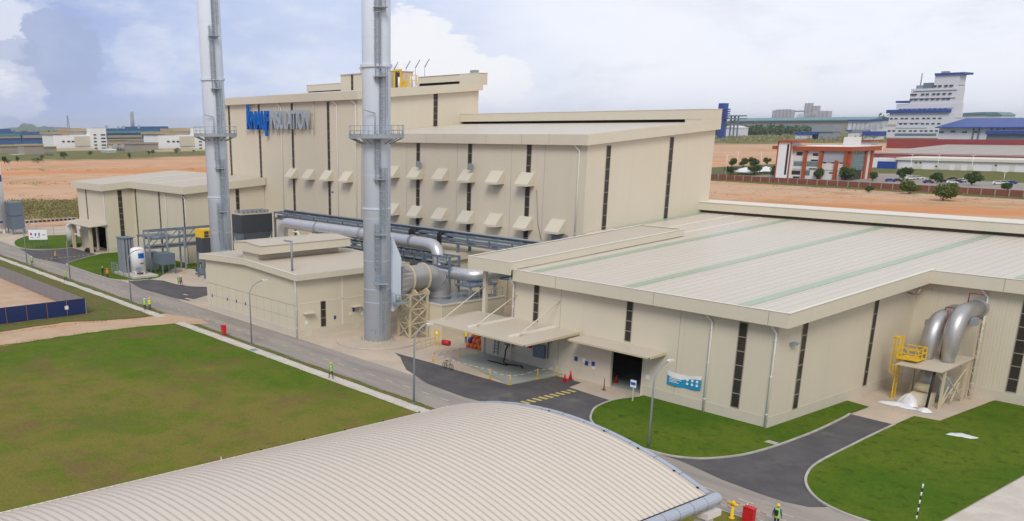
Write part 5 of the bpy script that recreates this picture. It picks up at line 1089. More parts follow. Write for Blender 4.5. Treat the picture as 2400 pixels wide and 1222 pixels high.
# bicycle leaning at the slab
BI = thing('bicycle', 'dark bicycle parked on the asphalt at the slab edge', 'bicycle', tuple(z8(342, 740)[:2])+(.02,))
q = z8(342, 740); bx_, by_ = q[0], q[1]
for dx in (-.52, .52):
    b = MB(); b.tube([(bx_+dx+.33*math.cos(k*math.pi/10), by_, .36+.33*math.sin(k*math.pi/10)) for k in range(21)], .028, 6, cap=False)
    for k in range(8): a = k*math.pi/8; b.tube([(bx_+dx+.32*math.cos(a), by_, .36+.32*math.sin(a)), (bx_+dx-.32*math.cos(a), by_, .36-.32*math.sin(a))], .006, 4)
    b.build('wheel', 'black', BI)
b = MB()
for s0, s1 in (((-.52, .36), (-.12, .36)), ((-.12, .36), (-.22, .86)), ((-.52, .36), (-.2, .75)), ((-.2, .78), (.36, .82)), ((-.12, .36), (.38, .72)), ((.34, .95), (.52, .36))): b.tube([(bx_+s0[0], by_, s0[1]), (bx_+s1[0], by_, s1[1])], .025, 6)
b.build('bicycle_frame', 'steel', BI); b = MB(); b.box(bx_-.36, bx_-.1, by_-.07, by_+.07, .86, .93); b.build('saddle', 'black', BI); b = MB(); b.tube([(bx_+.28, by_-.28, 1.0), (bx_+.34, by_, .97), (bx_+.28, by_+.28, 1.0)], .018, 6); b.build('handlebar', 'black', BI)

# ---------------------------------------------------------------- street furniture by the road
def lamp(p, h, arm, label):
    L = thing('street_lamp', label, 'lamp', (p[0], p[1], 0), 'curved street lamps along the plant road'); x, y = p[0], p[1]
    b = MB(); b.tube([(x, y, 0), (x, y, h-1.6)]+[(x, y+arm*(1-math.cos(a)), h-1.6+1.5*math.sin(a)) for a in [math.pi/2*k/8 for k in range(1, 9)]], [.1, .075]+[.06]*8, 10); b.build('pole', 'steel_light', L)
    b = MB(); b.prism([(y+arm-.1, h-.2), (y+arm+.65, h-.12), (y+arm+.65, h-.02), (y+arm+.1, h+.04), (y+arm-.1, h-.03)], 'X', x-.13, x+.13); b.build('lamp_head', 'offwhite', L); b = MB(); b.box(x-.17, x+.17, y-.17, y+.17, 0, .06); b.build('base_plate', 'steel_light', L); return L
lamp((-95.1, 53.25), 7.6, 1.9, 'street lamp standing in front of the pump house gable')
lamp((-64.3, 53.05), 7.4, 1.6, 'street lamp in front of the nearer chimney pad and bay')
lamp((-43.0, 60.0), 7.0, 1.7, 'street lamp on the corner lawn near the blue banner')
lamp((-182.2, 53.7), 7.6, 1.6, 'leftmost street lamp, by the drive of the far hall')
lamp((-158.5, 53.7), 7.6, 1.6, 'street lamp opposite the lawn of the white tank')
lamp((-131.5, 53.4), 7.6, 1.6, 'street lamp in front of the white tank')
def cabinet(p, w_, h, label, ang=0):
    C_ = thing('hose_cabinet', label, 'cabinet', (p[0], p[1], .04), 'red hose cabinets'); x, y = p[0], p[1]
    b = MB(); b.box(x-w_/2, x+w_/2, y-.18, y+.18, .34, h); B_ = b.build('cabinet_box', 'red', C_); b = MB()
    for s in (-1, 1): b.bar((x+s*(w_/2-.06), y, .04), (x+s*(w_/2-.06), y, .34), .09)
    b.build('leg', 'red', C_); b = MB(); b.prism([(x-w_/2-.04, h), (x+w_/2+.04, h), (x+w_/2+.04, h+.03), (x, h+.09), (x-w_/2-.04, h+.03)], 'Y', y-.22, y+.22); b.build('cabinet_lid', 'red', B_)
    b = MB(); b.box(x-w_/2+.08, x+w_/2-.08, y-.2, y-.183, .5, h-.15); b.build('cabinet_door', 'red', B_)
cabinet((-101.5, 52.95), .75, 1.3, 'red hose cabinet on the verge opposite the pump house'); q = G(1752, 1236); cabinet((q[0], q[1]), .72, 1.35, 'red hose cabinet beside the worker at the bottom edge')
q = rb(755, 520); HY = thing('fire_hydrant', 'yellow pillar hydrant inside the tape at the bottom edge', 'hydrant', (q[0], q[1], .04)); b = MB(); x, y = q[0], q[1]
b.tube([(x, y, .04), (x, y, .12), (x, y, .13), (x, y, 1.0)], [.2, .2, .11, .11], 14); b.build('pillar', 'yellow', HY); b = MB(); b.tube([(x, y, .98), (x, y, 1.2), (x, y, 1.3)], [.15, .15, .05], 14); b.build('cap', 'yellow', HY); b = MB(); b.tube([(x-.38, y, 1.05), (x+.38, y, 1.05)], .09, 10); b.build('outlet', 'yellow', HY)
tape([(-36, 53.3), (-30.2, 53.3), (-26.5, 53.2), (-24, 53.2)], 'upper red and white tape along the near road edge', 1.0); tape([(-36, 53.25), (-31.5, 53.1), (-27, 53.15), (-24, 53.15)], 'lower red and white tape along the near road edge', .55); tape([(-35.6, 53.5), (-32, 52.9)], 'slanting red and white tape near the hydrant', .75)
for xx, l in ((-36, 'thin white stake holding tape beside the vaulted roof'), (-30.2, 'thin white stake holding tape by the hydrant'), (-26.5, 'thin white stake holding tape right of the worker')):
    b = MB(); b.tube([(xx, 53.3, 0), (xx, 53.3, 1.15)], .025, 6); solo(b, 'stake', 'white', (xx, 53.3, 0), l, 'stake')
q = rb(1793, 527); b = MB(); a = Vector((q[0], q[1], .07)); e = a+Vector((.0, .10, 2.45))
for k in range(9): b.tube([a+(e-a)*k/9, a+(e-a)*(k+1)/9], .045, 10, k % 2)
solo(b, 'striped_pole', ['white', 'black'], tuple(a), 'black and white striped pole leaning on the right lawn', 'pole')
q = rb(980, 95); b = MB(); b.box(q[0]-.45, q[0]+.45, q[1]-.3, q[1]+.3, .03, .11); b.box(q[0]-.28, q[0]+.28, q[1]-.18, q[1]+.18, .11, .125); solo(b, 'drain_cover', 'kerb', (q[0], q[1], .03), 'concrete drain cover beside the kerb of the corner lawn', 'drain cover')
q = z6(700, 945); b = MB(); b.box(q[0]-.5, q[0]+.5, 51.55, 52.35, .045, .075)
for k in range(5): b.box(q[0]-.42+k*.2, q[0]-.36+k*.2, 51.6, 52.3, .075, .09)
solo(b, 'drain_grate', 'steel_light', (q[0], 52, .045), 'steel drain grate let into the footpath', 'grate')

# hoarding and fence at the left edge
HO = thing('hoarding', 'dark blue hoarding panels at the left edge', 'hoarding', (-126, 36, 0))
for k in range(6):
    b = MB(); y0_ = 28.2+k*2.72; b.box(-126.08, -126.0, y0_+.04, y0_+2.68, .12, 2.25); b.build('panel', 'navy', HO); b = MB(); b.box(-126.02, -125.93, y0_-.045, y0_+.035, 0, 2.32); b.build('post', 'rust', HO)
b = MB(); b.box(-125.96, -125.9, 41.5, 42.0, 1.0, 1.5); b.build('notice', 'plastic', HO)
GF = thing('site_fence', 'long grey ribbed sheet fence along the upper road', 'fence', (-190, 44.6, 0))
b = MB(); b.box(-262, -126.1, 44.5, 44.58, .05, 2.1); b.build('fence_sheet', 'greyfence', GF)
for k in range(46): b = MB(); x = -261+k*3.0; b.box(x-.06, x+.06, 44.42, 44.498, 0, 2.15); b.build('fence_post', 'steel_light', GF)

# site signboard, tank and cabinets at the far left
q = r2(375, 745); SB = thing('site_board', 'large white site board on posts on the lawn island', 'sign board', (q[0], q[1], .06)); cx_, cy_ = q[0], q[1]
b = MB(); b.box(cx_-3.6, cx_+3.6, cy_, cy_+.08, 1.9, 4.0); B_ = b.build('sign_board', 'white', SB)
for k in range(5): x = cx_-3.0+k*1.5; b = MB(); b.bar((x, cy_+.14, .06), (x, cy_+.14, 3.9), .11); b.bar((x, cy_+.14, 1.9), (x, cy_+1.2, .06), .09); b.build('post', 'steel', SB)
for x, z, ww, hh, ma in ((-2.6, 3.1, .7, .5, 'red'), (-.9, 3.0, .6, .6, 'blue'), (.5, 3.0, .5, .7, 'leaf'), (-2.3, 2.4, 1.5, .12, 'steel'), (.1, 2.4, 1.4, .12, 'steel'), (2.3, 2.9, 1.2, .15, 'steel')): b = MB(); b.box(cx_+x-ww/2, cx_+x+ww/2, cy_-.015, cy_-.003, z-hh/2, z+hh/2); b.build('board_print', ma, B_)
SB.rotation_euler = (0, 0, R(55)); SB.scale = (.55, 1, 1)
q = r2(690, 705); RS_ = thing('road_sign', 'small blue square road sign at the far hall drive', 'sign', (q[0], q[1], .06)); b = MB(); b.bar((q[0], q[1], .06), (q[0], q[1], 2.2), .08); b.build('post', 'cream_steel', RS_); b = MB(); b.box(q[0]-.4, q[0]+.4, q[1]-.08, q[1]-.045, 1.5, 2.3); b.build('sign_plate', 'blue', RS_)
BT = thing('gas_tank', 'tall white gas tank with blue band cut by the left edge', 'tank', (-242.5, 66.5, 0)); c = (-242.2, 65.4)
b = MB(); b.tube([(*c, 1.2), (*c, 16.6), (*c, 17.3), (*c, 17.8), (*c, 18)], [2.15, 2.15, 1.8, 1.0, .1], 32); b.build('tank_shell', 'white', BT); patch(BT, c, 2.15, -1.4, 1.0, 12.5, 14.1, 'bluepaint', 'blue_band'); patch(BT, c, 2.15, -.8, .3, 2.6, 3.0, 'bluepaint', 'lettering_band')
for k in range(4): a = .4+k*math.pi/2; b = MB(); b.box(c[0]+1.8*math.cos(a)-.25, c[0]+1.8*math.cos(a)+.25, c[1]+1.8*math.sin(a)-.25, c[1]+1.8*math.sin(a)+.25, 0, 1.6); b.build('leg', 'white', BT)
GB = thing('vaporiser', 'big dark grey vaporiser block right of the cut off white tank', 'vaporiser', (-238, 68.5, 0))
for zz in (1.2, 4.5): b = MB(); b.box(-239.8, -235.6, 66.8, 70.0, zz, zz+3.2); [b.box(-239.6+k*.34, -239.45+k*.34, 66.7, 66.799, zz+.1, zz+3.1) for k in range(12)]; b.build('fin_block', 'steel', GB)
for q in ((-239.6, 67), (-235.8, 67), (-235.8, 69.8)): b = MB(); b.bar((*q, 0), (*q, 1.2), .25); b.build('leg', 'steel', GB)
q = r2(142, 600); b = MB(); b.bar((q[0]-.8, q[1], 0), (q[0]-.8, q[1], 1.2), .1); b.bar((q[0]+.8, q[1], 0), (q[0]+.8, q[1], 1.2), .1); b.box(q[0]-1.1, q[0]+1.1, q[1]-.08, q[1], 1.1, 2.3); solo(b, 'notice_board', 'plastic', (q[0], q[1], 0), 'white notice board in front of the big grey vaporiser', 'board')
meshfence('mesh_fence', [(-232, 71.5), (-228, 78.5), (-215, 90)], 2.2, 'grey mesh fence behind the lawn island', step=4)
q = r2(222, 470); b = MB(); b.bar((q[0]+4, q[1]-10, 0), (q[0]+4, q[1]-10, 5.6), .14); b.box(q[0]+3.2, q[0]+5.4, q[1]-10.2, q[1]-9.8, 5.4, 5.8); solo(b, 'floodlight_pole', 'steel_light', (q[0]+4, q[1]-10, 0), 'short floodlight pole right of the big grey vaporiser', 'light pole')
CB = thing('container', 'red and white container cabin beside the far hall canopy', 'cabin', (-205.6, 75.4, 0)); b = MB(); b.box(-209.5, -203.4, 74.2, 78.5, .1, 3.1); b.build('cabin_wall', 'redpipe', CB); b = MB(); b.box(-209.7, -203.25, 74.0, 78.7, 3.1, 3.3); b.build('cabin_roof', 'plastic', CB)
for xx in (-208.6, -206.7, -204.9): b = MB(); b.box(xx-.55, xx+.55, 74.12, 74.198, 1.1, 2.5); b.build('cabin_window', 'steel_light', CB)
WK = thing('water_tank', 'cream upright tank at the left canopy post of the far hall', 'tank', (-203.6, 70.6, 0)); b = MB(); c = (-203.9, 70.4); b.tube([(*c, 1.2), (*c, 4.4), (*c, 4.8), (*c, 5.0)], [1.15, 1.15, .8, .2], 24); b.build('tank_shell', 'offwhite', WK)
for k in range(4): a = .4+k*math.pi/2; b = MB(); b.bar((c[0]+.9*math.cos(a), c[1]+.9*math.sin(a), 0), (c[0]+.9*math.cos(a), c[1]+.9*math.sin(a), 1.3), .16); b.build('leg', 'steel', WK)
for k in range(5):   # motor cycles parked at the far canopy
    bx_, by_ = (-192.4+k*.85, 69.7) if k < 3 else (-201.7+(k-3)*1.0, 70.1)
    MC = thing('motorcycle', ('motorcycle in the row of three under the far hall canopy' if k < 3 else 'motorcycle in the pair left of the far hall canopy posts'), 'motorcycle', (bx_, by_, .02), 'motorcycles at the far hall')
    for dy in (-.6, .6): b = MB(); b.tube([(bx_-.05, by_+dy, .32), (bx_+.05, by_+dy, .32)], .3, 14); b.build('wheel', 'black', MC)
    b = MB(); b.prism([(by_-.5, .35), (by_+.4, .35), (by_+.55, .9), (by_+.1, .75), (by_-.6, .85)], 'X', bx_-.12, bx_+.12); b.build('bike_body', 'redpipe' if k % 2 else 'darkunit', MC); b = MB(); b.tube([(bx_-.32, by_+.5, 1.05), (bx_+.32, by_+.5, 1.05)], .03, 6); b.build('handlebar', 'black', MC)

# ---------------------------------------------------------------- vaulted roof in the foreground
VB = thing('vaulted_building', 'low building with a broad ribbed vaulted roof in the foreground', 'building', (-38, 26, 0))
vx0, vx1, vyg = -48.9, -27.35, 44.0; vcx = (vx0+vx1)/2; half = (vx1-vx0)/2; rise = 1.98; RAD = (half*half+rise*rise)/(2*rise); zc_ = 7.07-RAD
def vz(x): return zc_+math.sqrt(RAD*RAD-(x-vcx)**2)
nx = 64; xs_ = [vx0+(vx1-vx0)*i/nx for i in range(nx+1)]; vy0 = 5.0
b = MB(); vs = []
for x in xs_: vs += [(x, vy0, vz(x)), (x, vyg, vz(x)), (x, vy0, vz(x)-.06), (x, vyg, vz(x)-.06)]
b.add(vs, [(4*i, 4*i+4, 4*i+5, 4*i+1) for i in range(nx)]+[(4*i+2, 4*i+3, 4*i+7, 4*i+6) for i in range(nx)], 0, True); VR = b.build('vault_roof', 'vault', VB)
b = MB(); y = vyg-.35
while y > vy0:
    vs = []
    for x in xs_: z = vz(x); vs += [(x, y-.055, z+.002), (x, y-.022, z+.06), (x, y+.022, z+.06), (x, y+.055, z+.002)]
    b.add(vs, [(4*i+k, 4*i+k+1, 4*i+5+k, 4*i+4+k) for i in range(nx) for k in range(3)]); y -= .445
ro = b.build('roof_ribs', 'vault_rib', VR); ro['kind'] = 'stuff'
b = MB(); vs = []
for x in xs_: z = vz(x); vs += [(x, vyg-.18, z+.085), (x, vyg+.14, z+.085), (x, vyg+.14, z-.3), (x, vyg-.18, z+.01)]
b.add(vs, [(4*i+k, 4*i+(k+1) % 4, 4*i+4+(k+1) % 4, 4*i+4+k) for i in range(nx) for k in range(4)]+[(0, 3, 2, 1), (4*nx, 4*nx+1, 4*nx+2, 4*nx+3)]); VT_ = b.build('verge_trim', M.setdefault('gutter', plain('blue_grey_gutter', (.40, .44, .52), .4, .15, var=.07, scale=.8)), VB)
jj = MB()
for k in range(1, 12): x = vx0+(vx1-vx0)*k/12; z = vz(x); jj.box(x-.02, x+.02, vyg-.19, vyg+.15, z-.02, z+.092)
jj.build('trim_joint', 'steel', VT_)
for u_ in (.45, .66, .78, .9, .975): b = MB(); x = vx0+(vx1-vx0)*u_; z = vz(x); b.box(x-.07, x+.07, vyg-.26, vyg-.19, z+.03, z+.1); b.build('trim_clip', 'black', VT_)
for xe, nm in ((vx1, 1),):
    b = MB(); ze = vz(xe)-.18; n = 10; pr = [(xe+nm*(.02+.34+.38*math.cos(a)), ze-.05+.36*math.sin(a)) for a in [math.pi*(.55-1.35*k/n) for k in range(n+1)]]
    b.prism(pr if nm > 0 else pr[::-1], 'Y', vy0, vyg+.3); gu = b.build('gutter', 'gutter', VB)
    b = MB(); y = vyg-1.0
    while y > vy0+1: b.prism([(xe+nm*(.02+.34+.39*math.cos(a)), ze-.05+.37*math.sin(a)) for a in [math.pi*(.55-1.35*k/n) for k in range(n+1)]][::nm], 'Y', y-.012, y+.012); y -= 1.25
    b.build('gutter_joint', 'steel', gu); b = MB(); b.box(xe-.05*nm, xe+.10*nm, vy0, vyg-.2, ze+.06, ze+.13); b.build('roof_edge_flashing', 'black', VB)
b = MB(); b.box(vx0-.10, vx0+.04, vy0, vyg-.2, vz(vx0)-.25, vz(vx0)+.03); b.build('roof_edge_flashing', 'trim_light', VB)
b = MB(); b.box(vx0+1.2, vx1-1.2, vy0+.5, vyg-1.6, 0, 4.4); b.build('wall', 'wall_panel', VB)
pr = [(x, 4.402) for x in (vx0+1.2, vx1-1.2)]+[(x, vz(x)-.1) for x in xs_[::-1] if vx0+1.2 < x < vx1-1.2]
b = MB(); b.prism(pr, 'Y', vyg-1.8, vyg-1.6); b.build('gable_wall', 'wall_panel', VB)
for yy in (43.6, 37, 30.5): b = MB(); b.box(vx1-.2, vx1+.5, yy-.4, yy+.4, 0, 4.0); b.box(vx1-.5, vx1+.8, yy-.65, yy+.65, 4.0, 4.35); b.build('column', 'offwhite', VB)
for k in range(5): b = MB(); y = 41+k*-3.3; b.box(vx0-.22, vx0-.1, y-.05, y+.05, vz(vx0)-.02, vz(vx0)+.09); b.build('gutter_clip', 'black', VB)
b = MB(); q = G(607, 1060); b.tube([(-60, 30.5, 0), (-60, 30.5, .9)], .03, 6); solo(b, 'marker_peg', 'white', (-60, 30.5, 0), 'thin white peg on the lawn beside the vaulted roof', 'peg')

# grass tufts: ragged lawn edges and scattered weeds, one mass
rnd = random.Random(21); b = MB(); vs = []; fs = []
def blade(x, y, z, h):
    a = rnd.uniform(0, 6.28); c, s_ = math.cos(a)*h*.35, math.sin(a)*h*.35; lx, ly = rnd.gauss(0, h*.3), rnd.gauss(0, h*.3); j = len(vs)
    vs.extend([(x-c, y-s_, z), (x+c, y+s_, z), (x+lx, y+ly, z+h)]); fs.append((j, j+1, j+2))
def edge(pts, z, n, w_=.22, h=.05):
    for i in range(len(pts)-1):
        p, q = Vector(xy(pts[i])), Vector(xy(pts[i+1])); L = (q-p).length
        for k in range(int(L*n)):
            t_ = rnd.random(); o = p+(q-p)*t_; 
            for m_ in range(3): blade(o.x+rnd.gauss(0, w_), o.y+rnd.gauss(0, w_), z, h*rnd.uniform(.5, 1.5))
edge([(-112.4, 51.3), (-48, 51.3)], .03, 14); edge([(-112.2, 52.7), (-48, 52.65)], .04, 10, .12); edge([(-112.2, 53.5), (-48, 53.4)], .01, 14, .14); edge([(-240, 51.2), (-118, 51.3)], .03, 5, .2, .07); edge([(-240, 52.5), (-119, 52.5)], .03, 5, .15, .07); edge([(-240, 53.5), (-119, 53.5)], .01, 5, .15, .07)
edge([(-113.2, 47.5), (-113.8, 38), (-113, 24)], .03, 8, .3, .08); edge([(-119.4, 48.5), (-120.3, 40), (-120, 24)], .03, 8, .3, .08)
for k in range(0): x, y = rnd.uniform(-112, -50), rnd.uniform(18, 51); blade(x, y, .03, rnd.uniform(.06, .2))
for k in range(0): x, y = rnd.uniform(-33, -22.5), rnd.uniform(61, 95); (blade(x, y, .07, rnd.uniform(.05, .14)) if x > -31.2 or 67 < y < 80 else None)
for k in range(0): x, y = rnd.uniform(-52, -40), rnd.uniform(61.5, 71.5); (blade(x, y, .07, rnd.uniform(.05, .14)) if (x > -49 or y > 66) else None)
b.add(vs, fs); o = b.build('grass_tufts', 'lawn'); tag(o, 'grass tufts along the lawn edges', 'grass', kind='stuff')
# ---------------------------------------------------------------- foliage
def leaf_cloud(mb, c, rad, n, size, rnd, flat=1.0, lumps=7):
    """leaf-sized faces scattered through several clumps of a crown"""
    cl = []
    for _ in range(lumps):
        d = Vector((rnd.gauss(0, 1), rnd.gauss(0, 1), rnd.gauss(0, .8))).normalized()*rnd.uniform(.25, .68)
        cl.append((Vector((d.x*rad[0], d.y*rad[1], d.z*rad[2])), rnd.uniform(.38, .6)))
    vs = []; fs = []
    for i in range(n):
        o, k = cl[i % lumps]; d = Vector((rnd.gauss(0, 1), rnd.gauss(0, 1), rnd.gauss(0, 1))).normalized()*(rnd.random()**.45)
        p = Vector(c)+o+Vector((d.x*rad[0], d.y*rad[1], d.z*rad[2]))*k
        a = Vector((rnd.gauss(0, 1), rnd.gauss(0, 1), rnd.gauss(0, 1))).normalized(); b = a.orthogonal().normalized(); e = a.cross(b); s = size*rnd.uniform(.6, 1.3)
        j = len(vs); vs += [p-b*s, p-e*s*.6, p+b*s, p+e*s*.6]; fs.append((j, j+1, j+2, j+3))
    mb.add(vs, fs)
def tree(name, p, h, w_, label, mat='leaf', trunk=.3, seed=1, group=None, n=900, z=0.0):
    rnd = random.Random(seed); T = thing(name, label, 'tree' if trunk > 0.01 else 'bush', (p[0], p[1], z), group); b = MB()
    ht = h*trunk; r = h*.03
    b.tube([(p[0], p[1], z), (p[0]+.05*h*rnd.uniform(-1, 1), p[1], z+ht), (p[0]+.04*h*rnd.uniform(-1, 1), p[1]+.03*h, z+h*.75)], [r, r*.75, r*.3], 7)
    for k in range(4): a = k*1.6+rnd.random(); b.tube([(p[0], p[1], z+ht*.9), (p[0]+w_*.3*math.cos(a), p[1]+w_*.3*math.sin(a), z+ht+(h-ht)*.5)], [r*.5, r*.2], 5)
    b.build('trunk', 'bark', T); b = MB(); hc = (h-ht)/2; leaf_cloud(b, (p[0], p[1], z+ht+hc), (w_/2, w_/2, hc), n, h*.055, rnd); b.build('crown', mat, T); return T
GT_ = 'round trees round the orange office'
tp = [((345, 785), 4.7, 5.2, 'round dark tree left of the tents, back row'), ((425, 788), 4.3, 5.4, 'second round dark tree from the left, back row'), ((503, 788), 5.0, 5.2, 'third round dark tree from the left, back row'), ((592, 768), 4.2, 3.4, 'small thin tree left of the orange office'), ((336, 838), 3.9, 5.2, 'round dark tree in front of the tents, by the cream hall'), ((500, 842), 4.6, 5.6, 'dark tree between the two white tents'), ((650, 855), 5.2, 5.6, 'dark tree at the foot of the white tower of the office'), ((810, 862), 3.6, 3.2, 'small tree in front of the white office wall'), ((945, 872), 4.3, 4.4, 'round tree in front of the middle of the office'), ((1148, 880), 6.0, 6.0, 'spreading tree at the glass corner of the office'), ((1232, 868), 3.8, 3.0, 'small tree right of the glass corner'), ((1335, 885), 3.8, 3.6, 'light small tree right of the orange office'), ((1550, 880), 5.2, 4.6, 'green tree behind the parked cars, left of the big bush'), ((1788, 900), 4.2, 4.2, 'round tree in the middle of the car park'), ((2030, 915), 4.8, 5.0, 'round tree right of the parked cars'), ((2282, 955), 3.4, 3.2, 'thin yellowish tree before the brick wall, far right')]
for i, (q, h, w_, l) in enumerate(tp):
    p = z7(*q); tree('tree', p, h*1.2, w_*1.45, l, 'leaf', .06, 20+i, GT_, 1900)
for i, (q, h, w_, l, m_) in enumerate((((1830, 1022), 5.6, 7.4, 'big yellowish green bush on the orange earth at right', 'leaf_bright'), ((1595, 975), 4.8, 6.6, 'broad olive bush in front of the brick wall', 'leaf_bright'), ((1308, 962), 2.2, 2.8, 'small dark bush in front of the brick wall', 'leaf'))):
    p = z7(*q); tree('bush', p, h*1.12, w_*1.35, l, m_, .011, 60+i, 'bushes before the brick wall', 3200)
lt = [((45, 738), 26, 12, 'tall tree at the left edge before the round silos'), ((85, 742), 13, 16, 'low bush before the round silos at far left'), ((168, 722), 20, 9, 'slim dark tree right of the round silos'), ((355, 735), 20, 28, 'wide bush left of the white works'), ((395, 695), 15, 14, 'bush at the green lorry by the white works'), ((600, 692), 26, 28, 'big dark tree in front of the white works'), ((845, 662), 18, 20, 'small tree under the canopy of the white works'), ((1215, 692), 20, 10, 'lone slim tree on the far grass'), ((1400, 650), 16, 13, 'left tree by the second white works'), ((1435, 650), 18, 14, 'right tree beside its neighbour by the second white works'), ((1655, 640), 22, 28, 'broad dark tree at the second white works'), ((1815, 628), 10, 12, 'small bush under the second white works')]
for i, (q, h, w_, l) in enumerate(lt):
    p = z1(*q); tree('tree', p, h*.27, w_*.33, l, 'leaf', .08, 90+i, 'trees before the far works', 500)
# scrub on the plain: one scattered mass
rnd = random.Random(11); b = MB(); vs = []; fs = []
def tuft(x, y, s, n):
    for _ in range(n):
        p = Vector((x+rnd.gauss(0, s*.8), y+rnd.gauss(0, s*.8), rnd.uniform(0, s*.55))); a = Vector((rnd.gauss(0, 1), rnd.gauss(0, 1), rnd.gauss(0, .6))).normalized(); c = a.orthogonal().normalized(); e = a.cross(c); k = s*.2*rnd.uniform(.5, 1.2)
        j = len(vs); vs.extend([p-c*k, p-e*k*.6, p+c*k, p+e*k*.6]); fs.append((j, j+1, j+2, j+3))
for k in range(110):
    q = z1(rnd.uniform(0, 1900), rnd.choice((795, 800, 920, 925, 930, 1030, 1045))+rnd.gauss(0, 7)); dd = math.hypot(q[0], q[1]); tuft(q[0], q[1], rnd.uniform(.5, 1.3)*dd/380, 12)
for k in range(520):
    u = rnd.random(); q = r2(rnd.uniform(90, 790), 290+175*u+rnd.gauss(0, 8)); tuft(q[0], q[1], rnd.uniform(.9, 2.0), 24)
for k in range(230):
    q = z7(rnd.uniform(180, 2400), rnd.uniform(925, 1040)); 
    if q[1] > 130: tuft(q[0], q[1], rnd.uniform(.3, .9), 8)
for k in range(160):
    q = z7(rnd.uniform(190, 2400), 0); x = rnd.uniform(-262, -95); tuft(x, 384-.155*(x+190)-rnd.uniform(2, 24), rnd.uniform(.5, 1.2), 9)
for k in range(90):
    q = z7(rnd.uniform(215, 1400), rnd.uniform(572, 618)); tuft(q[0], q[1], rnd.uniform(4, 11), 10)
b.add(vs, fs); o = b.build('scrub', 'leaf_scrub'); tag(o, 'low olive scrub scattered over the orange plain', 'scrub', kind='stuff')
# far wood below the teal conveyor shed
rnd = random.Random(5); b = MB()
for k in range(150):
    px = rnd.uniform(215, 905); q = z7(px, 558+rnd.uniform(-3, 3)); s_ = rnd.uniform(8, 15); leaf_cloud(b, (q[0], q[1], s_*.7), (s_*1.2, s_*1.2, s_*rnd.uniform(.8, 1.25)), 34, s_*.26, rnd, lumps=4)
for k in range(26):
    px = rnd.uniform(1080, 1180); q = z7(px, 530); s_ = rnd.uniform(10, 18); leaf_cloud(b, (q[0], q[1], s_*1.2), (s_, s_, s_*1.5), 24, s_*.32, rnd, lumps=4)
for k in range(14):
    px = rnd.uniform(1400, 1450); q = z7(px, 545); s_ = rnd.uniform(10, 16); leaf_cloud(b, (q[0], q[1], s_*1.6), (s_, s_, s_*1.9), 24, s_*.32, rnd, lumps=4)
o = b.build('far_wood', 'leaf'); tag(o, 'far dark wood below the teal roofed shed', 'wood', kind='stuff')
rnd = random.Random(15); b = MB()
for k in range(260):
    a = rnd.uniform(-100, -12); dd = rnd.uniform(3200, 5200); d = (math.sin(R(a))*dd, math.cos(R(a))*dd); s_ = rnd.uniform(14, 34); leaf_cloud(b, (d[0], d[1], s_*.1), (s_*6, s_*6, s_*.28), 40, s_*.3, rnd, lumps=4)
o = b.build('far_wood', 'leaf'); tag(o, 'thin dark tree line along the horizon', 'wood', kind='stuff')

# ---------------------------------------------------------------- right background
sheet('field_grass', rough([(-262, 384), (-95, 358), (-60, 352), (-60, 368), (-95, 372), (-262, 396)], .8), .0, 'grass_verge', 'weedy strip in front of the brick wall')
sheet('path', [(-270, 358), (-60, 352), (-60, 353.6), (-270, 359.6)], .03, 'conc_path', 'pale path before the weedy strip')
sheet('office_grounds', [(-330, 400), (-90, 374), (-60, 372), (-60, 560), (-330, 600)], .0, 'grass_verge', 'grassy grounds round the office and warehouse')
sheet('car_park', [(-262, 402), (-100, 384), (-60, 378), (-60, 455), (-120, 458), (-190, 462), (-222, 500), (-262, 480)], .03, 'asphalt_old', 'grey car park behind the brick wall')
WL_ = thing('brick_wall', 'long red brown brick boundary wall with grey posts', 'wall', (-180, 384, 0))
A_, B_ = Vector((-275, 396)), Vector((-60, 363)); L = (B_-A_).length; n = int(L/4.7)
b = MB(); b.bar((*A_, 1.1), (*B_, 1.1), .2, 2.2); 
M['brick'] = plain('red_brown_brick', (.24, .085, .055), .85, var=.25, scale=.6)
b.build('wall', 'brick', WL_)
for k in range(n+1): q = A_+(B_-A_)*k/n; b = MB(); b.box(q.x-.2, q.x+.2, q.y-.25, q.y+.25, 0, 2.35); b.build('wall_post', 'frame', WL_)
# the orange office
OF = thing('office_building', 'white three storey office with orange columns and roof band', 'office', (-234, 440, 0))
oy = 427.0
def ox(zx): return float(onY(1640+zx/4.7, 400, oy)[0])
OYB = float(onX(1640+1885/4.7, 400, ox(1625))[1])
def oz(zy, zx=1200): return float(onY(1640+zx/4.7, 220+zy/4.7, oy)[2])
M['orange_paint'] = plain('orange_paint', (.36, .080, .024), .5, var=.06); M['glass'] = plain('blue_green_glass', (.13, .20, .21), .12, var=.2, spec=.8); M['grey_render'] = plain('grey_render', (.36, .375, .42), .6, var=.05)
xL, xR = ox(850), ox(1625); zt = oz(625); zb = oz(580)
b = MB(); b.box(xL, xR, oy, OYB, 0, zt); b.build('wall', 'offwhite', OF)
b = MB(); b.box(ox(1020), xR+1.6, oy-1.6, OYB+4, zt-.1, zb); b.box(ox(790), ox(870), oy-1.6, OYB, zt+.3, zb+.1); RB = b.build('roof_band', 'orange_paint', OF)
b = MB(); b.box(ox(1025), xR+1.2, oy-1.2, OYB+3.5, zb+.001, zb+.12); b.build('roof', 'white', OF)
b = MB(); b.box(ox(870), ox(1005), oy-2.4, oy+6, 0, oz(535, 900)); TW = b.build('stair_tower', 'white', OF)
b = MB(); b.box(ox(858), ox(1075), oy-3.2, oy+8, oz(535, 900), oz(510, 900)); b.build('tower_roof', 'orange_paint', TW)
